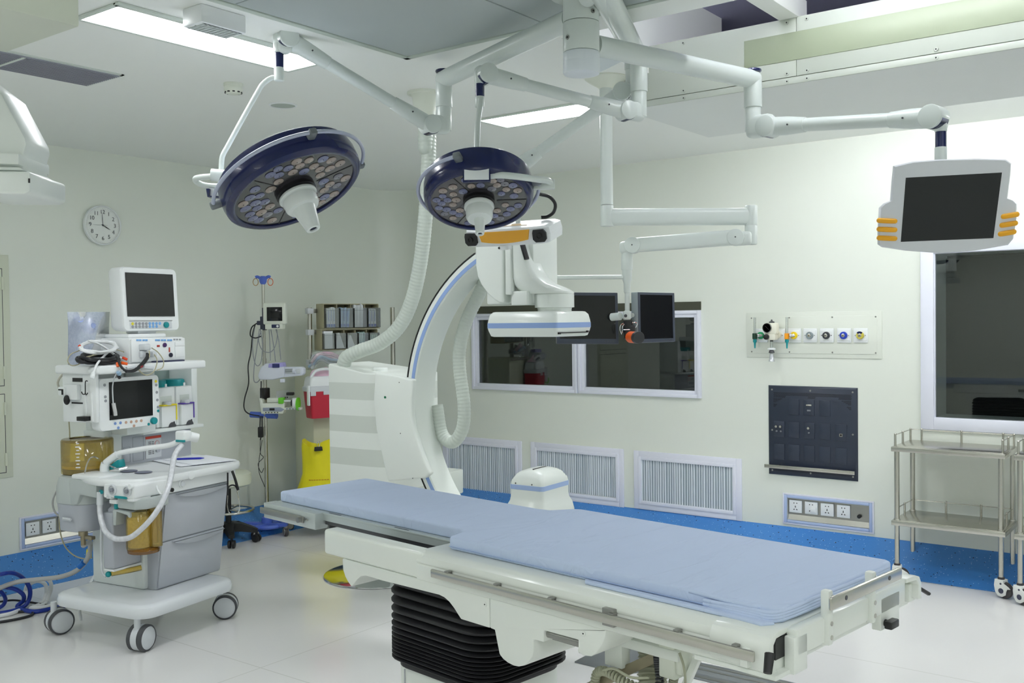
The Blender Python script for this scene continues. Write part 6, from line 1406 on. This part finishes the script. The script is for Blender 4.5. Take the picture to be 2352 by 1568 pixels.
for k in range(5):
    a = .1+2*PI*k/5; d = Vector((math.cos(a), math.sin(a), 0)); o = d*.215; ax = Vector((math.cos(a+1.1), math.sin(a+1.1), 0))
    b = MB(); b.cyl(o+ax*.012+Vector((0, 0, .036)), o-ax*.012+Vector((0, 0, .036)), .036, seg=22, bev=.004); c = b.build('caster', CT, IV)
    b = MB(); b.cyl(o+ax*.019+Vector((0, 0, .042)), o+ax*.015+Vector((0, 0, .042)), .03, seg=18); b.cyl(o-ax*.019+Vector((0, 0, .042)), o-ax*.015+Vector((0, 0, .042)), .03, seg=18); b.cyl(o+Vector((0, 0, .07)), o+Vector((0, 0, .09)), .016, seg=12); b.build('fork', mat('fork grey', (150, 148, 142), .4, .5), c)
b = MB(); b.lathe([(.018, 2.13), (.03, 2.15), (.034, 2.185), (.02, 2.20)], seg=18)
for a in (.7, .7+PI): d = Vector((math.cos(a), math.sin(a), 0)); b.tube([d*.02+Vector((0, 0, 2.18)), d*.045+Vector((0, 0, 2.195)), d*.062+Vector((0, 0, 2.19))], .013, 10, sm=3)
b.build('hook_head', IB, IV)
for k in range(2):
    a = .7+PI*k; d = Vector((math.cos(a), math.sin(a), 0)); c = d*.062+Vector((0, 0, 2.15))
    b = MB(); b.tube([c+d*.022*math.cos(t)+Vector((0, 0, .03*math.sin(t))) for t in [2*PI*i/16 for i in range(16)]], .0035, 8, closed=True); b.build('hook', mat('brass hook', (180, 150, 110), .3, .7) if k else mat('orange hook', (220, 110, 70), .4), IV)
for z, w in ((1.02, .018), (1.20, .022)):
    b = MB(); b.box((-w-.01, -.03, z-.05), (w+.01, .03, z+.05), .006) if z > 1.1 else b.cyl((-.13, -.05, z), (.09, .05, z-.01), .026, seg=16); b.build('clamp', BLACK if z > 1.1 else IB, IV)
# things on the stand, built square to the camera side
def on_stand(name, label, cat, px, py, d, yaw=0, group=None):
    p = at(px, py, d); return thing(name, label, cat, p, YAW+yaw, group), p, d/F_PX
t, p, s = on_stand('infusion_monitor', 'small white monitor with dark screen clamped on infusion stand', 'monitor', 629, 720, 8.30, -.12)
b = MB(); b.box((-26.5*s, 0, -25*s), (27*s, .06, 25*s), .012, seg=3); b.box((-22*s, .0, -36*s), (20*s, .07, -24*s), .006); b.build('case', CREAM, t)
b = MB(); b.box((-17*s, -.003, -17*s), (20*s, .01, 15*s), .003); b.build('screen', SCREEN, t)
b = MB(); b.box((-6*s, -.004, -33*s), (13*s, .01, -25*s), .004); b.cyl((9*s, -.004, -29*s), (9*s, -.012, -29*s), .01, seg=14, m=1); b.build('key_strip', [mat('navy key strip', (40, 46, 84), .4), WHITE2], t)
b = MB(); b.box((-31*s, .02, -38*s), (-25*s, .09, 14*s), .006); b.box((-37*s, .03, -36*s), (-29*s, .08, -6*s), .006); b.box((-45*s, .03, -26*s), (-35*s, .07, -16*s), .006); b.build('clamp', mat('slate plastic', (56, 60, 76), .45), t)
t, p, s = on_stand('syringe_pump', 'upper syringe pump with lilac display on infusion stand', 'pump', 632, 852, 8.30, -.1, 'syringe pumps on the infusion stand')
PW = mat('pump white', (218, 222, 234), .35)
b = MB(); b.prism([(x*s, 0, -z*s) for x, z in ((-40, 4), (-34, -10), (-22, -18), (14, -20), (22, -8), (20, 14), (-6, 20), (-38, 20), (-42, 12))], (0, .07, 0), bev=.012, seg=3); b.build('body', PW, t)
b = MB(); b.prism([(x*s, -.006, -z*s) for x, z in ((-15, -17), (18, -20), (21, -10), (-16, -8))], (0, .08, 0), bev=.004); b.box((-6*s, -.009, 8*s), (11*s, -.004, 17*s), .002, 1); b.build('display', [mat('lilac panel', (170, 164, 222), .4), mat('pump screen', (44, 50, 110), .2)], t)
b = MB(); b.prism([(x*s, .02, -z*s) for x, z in ((18, -9), (60, -9), (65, -5), (65, 6), (60, 11), (18, 15))], (0, .07, 0), bev=.006); b.box((22*s, .014, -6*s), (58*s, .03, 5*s), .003, 1); b.build('syringe_arm', [PW, LGREY], t)
b = MB(); b.cyl((24*s, .01, 1*s), (48*s, .01, 2*s), .013, seg=14); b.cyl((42*s, .005, 0), (48*s, .005, 0), .024, seg=16, m=1); b.build('plunger', [CLEARP, PW], t)
b = MB(); b.box((12*s, -.01, -26*s), (22*s, .02, -18*s), .004); b.build('catch', PW, t)
t, p, s = on_stand('syringe_pump', 'lower syringe pump with green grips and grey keypad on infusion stand', 'pump', 632, 928, 8.30, -.1, 'syringe pumps on the infusion stand')
b = MB(); b.prism([(x*s, 0, -z*s) for x, z in ((-38, -14), (-31, -10), (-30, -2), (22, -4), (22, 12), (18, 22), (-34, 22))], (0, .07, 0), bev=.006); b.box((-20*s, .0, 4*s), (18*s, .065, 14*s), .006); b.build('body', CREAM, t)
b = MB(); b.prism([(x*s, -.006, -z*s) for x, z in ((-29, 8), (12, 7), (22, 12), (14, 17), (-29, 16))], (0, .02, 0), bev=.003); b.box((-13*s, -.009, -14*s), (-1*s, -.004, -9*s), .001, 1)
for k in range(5): b.cyl(((-22+k*7)*s, -.004, -19*s), ((-22+k*7)*s, -.006, -19*s), .005, seg=10, m=1)
b.build('keypad', [mat('keypad grey', (150, 158, 176), .4), BLACK], t)
b = MB(); b.box((20*s, .0, -13*s), (60*s, .06, -8*s), .003)
for k in range(5): b.cyl(((28+k*7)*s, -.001, -10.5*s), ((28+k*7)*s, -.004, -10.5*s), .007, seg=10, m=1)
b.build('key_row', [CREAM, mat('keypad grey', (150, 158, 176), .4)], t)
GN = mat('lime green', (110, 206, 50), .4)
b = MB(); b.box((8*s, -.012, 1*s), (20*s, .05, 15*s), .006); b.cyl((54*s, .02, 0), (51*s, .02, 0), .055, seg=24); b.build('green_grip', GN, t)
b = MB(); b.cyl((20*s, .015, 7*s), (42*s, .015, 7*s), .009, seg=12); b.cyl((50*s, .015, 2*s), (40*s, .005, 2*s), .045, seg=24, bev=.006); b.build('plunger_head', [WHITE2], t)
b = MB(); b.cyl((43*s, -.01, 3*s), (39*s, -.012, 3*s), .026, seg=18); b.box((26*s, .0, 20*s), (42*s, .05, 27*s), .006); b.build('black_cap', BLACK, t)
t, p, s = on_stand('stand_cables', 'black and grey cables looped around infusion stand pole', 'cable', 606, 800, 8.3)
o_ = p
def cab(nm, m, r_, paths, d=8.36):
    b = MB()
    for pt in paths: b.tube([t_inv @ (at(x, y, d)-o_) for x, y in pt], r_, 7, sm=6)
    b.build(nm, m, t)
t_inv = Matrix.Rotation(-YAW, 3, 'Z')
cab('black_cable', BC, .0055, [[(590, 742), (578, 752), (575, 770), (586, 776), (600, 772)], [(586, 745), (580, 770), (576, 810), (570, 840), (571, 880), (562, 915), (561, 938), (572, 950), (596, 955)], [(600, 875), (600, 905), (603, 915)], [(598, 955), (597, 985)], [(602, 955), (602, 990), (598, 1010)]])
cab('grey_cable', mat('grey lead', (146, 150, 156), .4), .004, [[(586, 744), (580, 790), (584, 828), (592, 840), (600, 828), (603, 790), (598, 755)], [(596, 755), (590, 800), (584, 840), (583, 872), (590, 878), (598, 870)], [(618, 756), (620, 790), (621, 828)], [(622, 756), (628, 790), (633, 830)], [(634, 748), (637, 770), (632, 795), (622, 808), (610, 808), (600, 800), (594, 780), (600, 760)], [(632, 750), (640, 780), (645, 826)]])
cab('thin_wire', BC, .0028, [[(598, 1005), (598, 1040), (605, 1050), (593, 1065), (600, 1085), (606, 1075)], [(602, 1010), (594, 1075), (606, 1112), (608, 1118)]])
b = MB(); c = t_inv @ (at(599, 992, 8.36)-o_); b.box(c-Vector((.022, .02, .045)), c+Vector((.022, .02, .045)), .008); b.build('power_brick', BLACK, t)

# --------------------------------------------------------- stool
ST = thing('stool', 'round cream stool with black five star base half behind anaesthesia machine', 'stool', (-6.74, 5.06, 0))
b = MB(); b.lathe([(.001, .47), (.16, .47), (.185, .485), (.19, .52), (.185, .57), (.165, .583), (.001, .585)], seg=40); b.build('seat', mat('cream vinyl', (214, 218, 200), .5, var=.02), ST)
b = MB(); b.cyl((0, 0, .12), (0, 0, .48), .024, seg=18); b.build('column', BLACK, ST)
b = MB(); b.tube([(.20*math.cos(2*PI*i/44), .20*math.sin(2*PI*i/44), .27) for i in range(44)], .011, 10, closed=True)
for k in range(3): a = 2*PI*k/3; b.cyl((0, 0, .27), (.2*math.cos(a), .2*math.sin(a), .27), .008, seg=10)
b.build('foot_ring', STEEL, ST)
for k in range(5):
    a = -.55+2*PI*k/5; d = Vector((math.cos(a), math.sin(a), 0)); s_ = Vector((-d.y, d.x, 0))
    b = MB(); R = []
    for u, w, z0, z1 in ((.0, .05, .1, .17), (.11, .036, .095, .16), (.19, .028, .085, .13), (.235, .024, .08, .11)):
        R.append([d*u+s_*w+Vector((0, 0, z0)), d*u+s_*w*.8+Vector((0, 0, z1)), d*u-s_*w*.8+Vector((0, 0, z1)), d*u-s_*w+Vector((0, 0, z0))])
    b.rings(R); l = b.build('base_arm', BLACK, ST)
    o = d*.225; ax = Vector((math.cos(a+1.2), math.sin(a+1.2), 0)); b = MB()
    for q in (-1, 1): b.cyl(o+ax*q*.006+Vector((0, 0, .033)), o+ax*q*.028+Vector((0, 0, .033)), .033, seg=20, bev=.006)
    b.cyl(o+Vector((0, 0, .03)), o+Vector((0, 0, .09)), .011, seg=10); b.build('caster', BLACK, l)

# ------------------------------------------------- supply cart in the corner
p0 = at(797, 740, 8.75)
Q_ = Frame((p0.x, p0.y, 0), 72)
sx = lambda px, y=0: Q_(px, 740, y=y).x
sz = lambda px, py, y=0: Q_(px, py, y=y).z
SC_ = thing('supply_cart', 'cream supply cart with steel uprights standing in the room corner', 'cart', Q_.o, Q_.rz)
xu = sx(711, .12)
for x in (xu, xu+.82):
    b = MB(); b.cyl((x, .12, .75), (x, .12, sz(711, 706, .12)), .022, seg=16); b.build('upright', STEEL, SC_)
for py in (714, 763, 832):
    z = sz(711, py, .12); b = MB(); b.box((xu-.028, .09, z-.025), (xu+.028, .15, z+.025), .004); b.box((xu+.02, .11, z-.018), (xu+.07, .125, z+.018), .002, 1); b.build('clamp', [LGREY, STEELD], SC_)
xb0, xb1 = sx(716, -.05), sx(716, -.05)+.62
b = MB(); b.box((xb0, -.05, .1), (xb1, .35, sz(716, 850, -.05)), .01); b.build('cabinet', mat('cart cream', (206, 208, 186), .45), SC_)
b = MB(); zr = sz(711, 853, -.08); b.cyl((xu, -.08, zr), (xu+.6, -.08, zr), .012, seg=12); b.build('rail', STEEL, SC_)
BEIGE = mat('bin case beige', (174, 168, 138), .5, var=.03)
BINC = clear('bin clear', (244, 246, 246), (220, 226, 228), .12, .4, .06)
def organizer(label, px0, pxf, px1, py0, py1, n, y0):
    """tilting-bin organizer: px0 rear left edge, pxf front left edge, px1 front right edge"""
    x0, x1 = sx(pxf, y0), sx(px1, y0); z1, z0 = sz(pxf, py0, y0), sz(pxf, py1, y0)
    w = x1-x0; dp = .17; y1 = y0+dp
    t = thing('bin_organizer', label, 'organizer', Q_.w((x0, y0, z0)), Q_.rz, 'bin organizers on the supply cart')
    h = z1-z0
    b = MB(); b.box((0, .02, 0), (.008, dp, h), .002); b.box((w-.008, .02, 0), (w, dp, h), .002); b.box((0, .0, -.008), (w, dp, .0), .002); b.box((0, .03, h), (w, dp, h+.008), .002); b.box((0, dp-.008, 0), (w, dp, h), .001)
    for k in range(1, n): b.box((w*k/n-.003, .03, 0), (w*k/n+.003, dp, h), .001)
    b.build('case', BEIGE, t)
    bins = []
    for k in range(n):
        a, c = w*k/n+.008, w*(k+1)/n-.008; b = MB(); f = .022
        b.box((a, -f-.003, .006), (c, -f, h*.86)); b.box((a, -f, .004), (c, .14, .007)); b.box((a, -f, .006), (a+.0025, .13, h*.84)); b.box((c-.0025, -f, .006), (c, .13, h*.84)); b.box((a, -f-.008, h*.74), (c, -f-.003, h*.77)); b.build('bin', BINC, t)
    return t, (x0, y0, z0, w, h)
o1, g1 = organizer('upper beige organizer with four clear bins of blue and white packs', 719, 745, 873, 699, 754, 4, -.02)
o2, g2 = organizer('lower beige organizer with five clear bins of white and teal packs', 719, 740, 870, 759, 803, 5, -.02)
PB, PLB, PT = mat('pack blue', (60, 110, 214), .45), mat('pack pale blue', (140, 180, 226), .45), mat('pack teal', (90, 166, 156), .5)
PWH = mat('pack white', (234, 238, 244), .55)
def pack(label, g, u0, u1, v1, m, band, lean=0, n=4, cat='pack', y=.035):
    x0, y0, z0, w, h = g
    t = thing('supply_pack', label, cat, Q_.w((x0+w*(u0+u1)/2, y0+y, z0+.008)), Q_.rz, 'packs in the supply bins')
    W_ = w*(u1-u0); H_ = h*v1
    b = MB()
    for k in range(n):
        xx = -W_/2+W_*k/n; b.prism([(xx, -.02, 0), (xx+W_/n*.86, -.02, 0), (xx+W_/n*.86+lean*H_, -.02, H_*random.uniform(.9, 1)), (xx+lean*H_, -.02, H_*random.uniform(.86, 1))], (0, .05, 0), bev=.003)
        b.box((xx+W_/n*.1, -.0215, H_*.02), (xx+W_/n*.8, -.0195, H_*.16), 0, 1); b.box((xx+W_/n*.3, -.0215, H_*.3), (xx+W_/n*.42, -.0195, H_*.85), 0, 1)
    b.build('wrapper', [m, band], t)
pack('white syringe packs with blue ends in leftmost bin of upper row', g1, .03, .21, .86, PWH, PB)
pack('pale blue packs in second bin of upper row', g1, .28, .46, .86, PLB, PB, .05, 3)
pack('clear white tubing packs standing tall in third bin of upper row', g1, .53, .71, 1.02, mat('clear pack', (222, 226, 228), .3), LGREY, .02, 3)
pack('white and royal blue packs in rightmost bin of upper row', g1, .79, .95, .80, PWH, mat('royal blue', (40, 70, 190), .4), 0, 3)
pack('teal wrapped packs in fourth bin of lower row', g2, .63, .76, .9, mat('pack pale teal', (170, 202, 200), .5), PT, .03, 4)
pack('crumpled green white packs in rightmost bin of lower row', g2, .83, .97, .78, mat('pack pale green', (206, 222, 210), .5), PT, .1, 4)
for k, (u0, u1, tri) in enumerate(((.02, .18, 0), (.22, .385, 1), (.42, .58, 1))):
    x0, y0, z0, w, h = g2
    t = thing('gauze_pack', ('square white gauze pack in leftmost bin of lower row', 'triangular white pack in second bin of lower row', 'triangular white pack in third bin of lower row')[k], 'pack', Q_.w((x0+w*(u0+u1)/2, y0+.01, z0+.008)), Q_.rz, 'packs in the supply bins')
    W_, H_ = w*(u1-u0), h*(.92, .82, .7)[k]
    b = MB(); b.prism([(-W_/2, -.01, 0), (W_/2, -.01, 0), (W_/2 if not tri else -W_*.02, -.01, H_), (-W_*.46 if not tri else -W_*.2, -.01, H_)], (0, .06, 0), bev=.004); b.build('pack', MATW, t)
# tray of circuits, sharps box, bags
t = thing('tubing_bundle', 'clear bagged tubing with pink and blue stripes beneath the bin organizers', 'tubing', Q_.w((sx(742, -.0), -.0, sz(742, 846, -.0))), Q_.rz)
b = MB(); rn = random.Random(4)
for k in range(9):
    y = rn.uniform(-.05, .05); z = rn.uniform(.0, .06)
    b.tube([(-.13+rn.uniform(-.02, .03), y, z), (-.05, y+rn.uniform(-.03, .03), z+.07), (.05, y, z+.06+rn.uniform(-.03, .03)), (.17, y, z+.03)], .011, 8, sm=5, m=k % 3)
b.build('tubes', [clear('tube clear', (240, 244, 246), (224, 230, 236), .5, .3), mat('pale pink tube', (222, 190, 206), .4), mat('pale blue tube', (170, 196, 226), .4)], t)
b = MB(); b.grid(lambda u, v: Vector((-.15+.34*u, -.075+.02*math.sin(7*u+4*v), -.01+.15*v+.015*math.sin(9*u))), 10, 8); b.build('bag', CLEARP, t)
xs0, xs1 = sx(707, -.2), sx(707, -.2)+.30; zt_, zb_ = sz(707, 893, -.2), sz(707, 962, -.2)
t = thing('sharps_box', 'red sharps container with white lid hooked on supply cart', 'sharps container', Q_.w(((xs0+xs1)/2, -.145, zb_)), Q_.rz)
h = zt_-zb_; w = (xs1-xs0)/2
b = MB(); b.rings([[Vector((x*k, y*k, z)) for x, y in rrect(0, 0, 2*w, .16, .02, 4)] for z, k in ((0, .84), (.01, .86), (h, 1.0))]); b.build('bin', RED, t)
b = MB(); b.rings([[Vector((x*k, y*k, z)) for x, y in rrect(0, 0, 2*w, .16, .02, 4)] for z, k in ((h-.025, 1.04), (h, 1.06), (h+.012, 1.05), (h+.02, .95))]); b.box((-w*.98, -.086, h-.06), (-w*.66, -.078, h-.02), .002); b.box((w*-.2, -.086, h-.055), (w*.3, -.078, h-.02), .002); b.build('rim', LGREY, t)
b = MB(); b.rings([[Vector((x*k, y*k, z)) for x, y in rrect(0, 0, 2*w*.98, .15, .02, 4)] for z, k in ((h+.018, 1.0), (h+.06, .96), (h+.09, .92), (h+.1, .8))]); b.tube([(-w*.8, -.03, h+.09), (-w*.5, -.04, h+.15), (w*.2, -.04, h+.16), (w*.9, -.03, h+.12)], .012, 8, sm=5); b.box((-w*1.16, -.1, h-.14), (-w*1.05, -.06, h+.03), .006); b.build('lid', WHITE2, t)
b = MB(); b.grid(lambda u, v: Vector((-w*.7+1.6*w*u, .02+.02*math.sin(8*u), h+.08+.09*v*math.sin(2.5*u+.4)+.012*math.sin(13*u))), 10, 5); b.build('pink_liner', mat('pink liner', (232, 196, 214), .6), t)
YB_ = mat('yellow bag', (226, 214, 10), .42, var=.06, scale=9, bump=.25)
xy0 = sx(695, -.25); zt_ = sz(700, 1018, -.25); zb_ = .12
t = thing('waste_bag', 'bright yellow waste bag hung open on side of supply cart', 'bag', Q_.w((xy0+.19, -.22, zb_)), Q_.rz)
h = zt_-zb_
b = MB(); R = []
for z, rx, ry, dx in ((0, .16, .12, -.04), (.06, .225, .15, -.03), (h*.35, .235, .155, -.02), (h*.62, .205, .14, .01), (h*.8, .19, .13, .0), (h*.93, .19, .13, .0), (h, .185, .125, .0), (h*.985, .175, .115, .0), (h*.8, .17, .11, .0)):
    R.append([Vector((dx+rx*math.cos(a)*(1+.05*math.sin(7*a+z*9)), ry*math.sin(a)*(1+.06*math.sin(5*a+z*14)), z+(.03*math.sin(3*a) if z > h*.9 else 0))) for a in [2*PI*i/40 for i in range(40)]])
b.rings(R, cap=False); b.rings([R[0], [v*.3 for v in R[0]]]); b.build('bag', YB_, t, ang=70)
b = MB(); zz = h*.55
for k in range(8): a = PI*1.2+k*.11; b.obox(Vector((.214*math.cos(a)+.0, .149*math.sin(a), zz)), (-math.sin(a), math.cos(a), 0), (math.cos(a), math.sin(a), 0), (0, 0, 1), (.016, .003, .004))
b.build('printed_line', mat('red print', (170, 60, 20), .5), t)
t = thing('binder_clip', 'black binder clip pinching rim of yellow waste bag', 'clip', Q_.w((sx(728, -.36), -.36, sz(728, 1036, -.36))), Q_.rz)
b = MB(); b.prism([(-.035, 0, 0), (.035, 0, 0), (.03, .0, .035), (-.03, 0, .035)], (0, .025, 0), bev=.003); b.build('clip', BLACK, t)
b = MB(); b.tube([(-.006, .01, .03), (-.012, .01, .06), (-.006, .01, .078), (.006, .01, .078), (.012, .01, .06), (.006, .01, .03)], .003, 6, sm=4); b.build('wire', CHROME, t)
# ------------------------------------------------------------ world, view
w = bpy.data.worlds.new('world'); SC.world = w; w.use_nodes = True
w.node_tree.nodes['Background'].inputs['Color'].default_value = (.8, .85, .9, 1); w.node_tree.nodes['Background'].inputs['Strength'].default_value = 0.0
SC.cycles.max_bounces = 14; SC.cycles.diffuse_bounces = 9; SC.cycles.glossy_bounces = 5; SC.cycles.transparent_max_bounces = 16
SC.view_settings.view_transform = 'Standard'; SC.view_settings.look = 'None'; SC.view_settings.exposure = 0; SC.view_settings.gamma = 1
SC.view_settings.use_curve_mapping = False
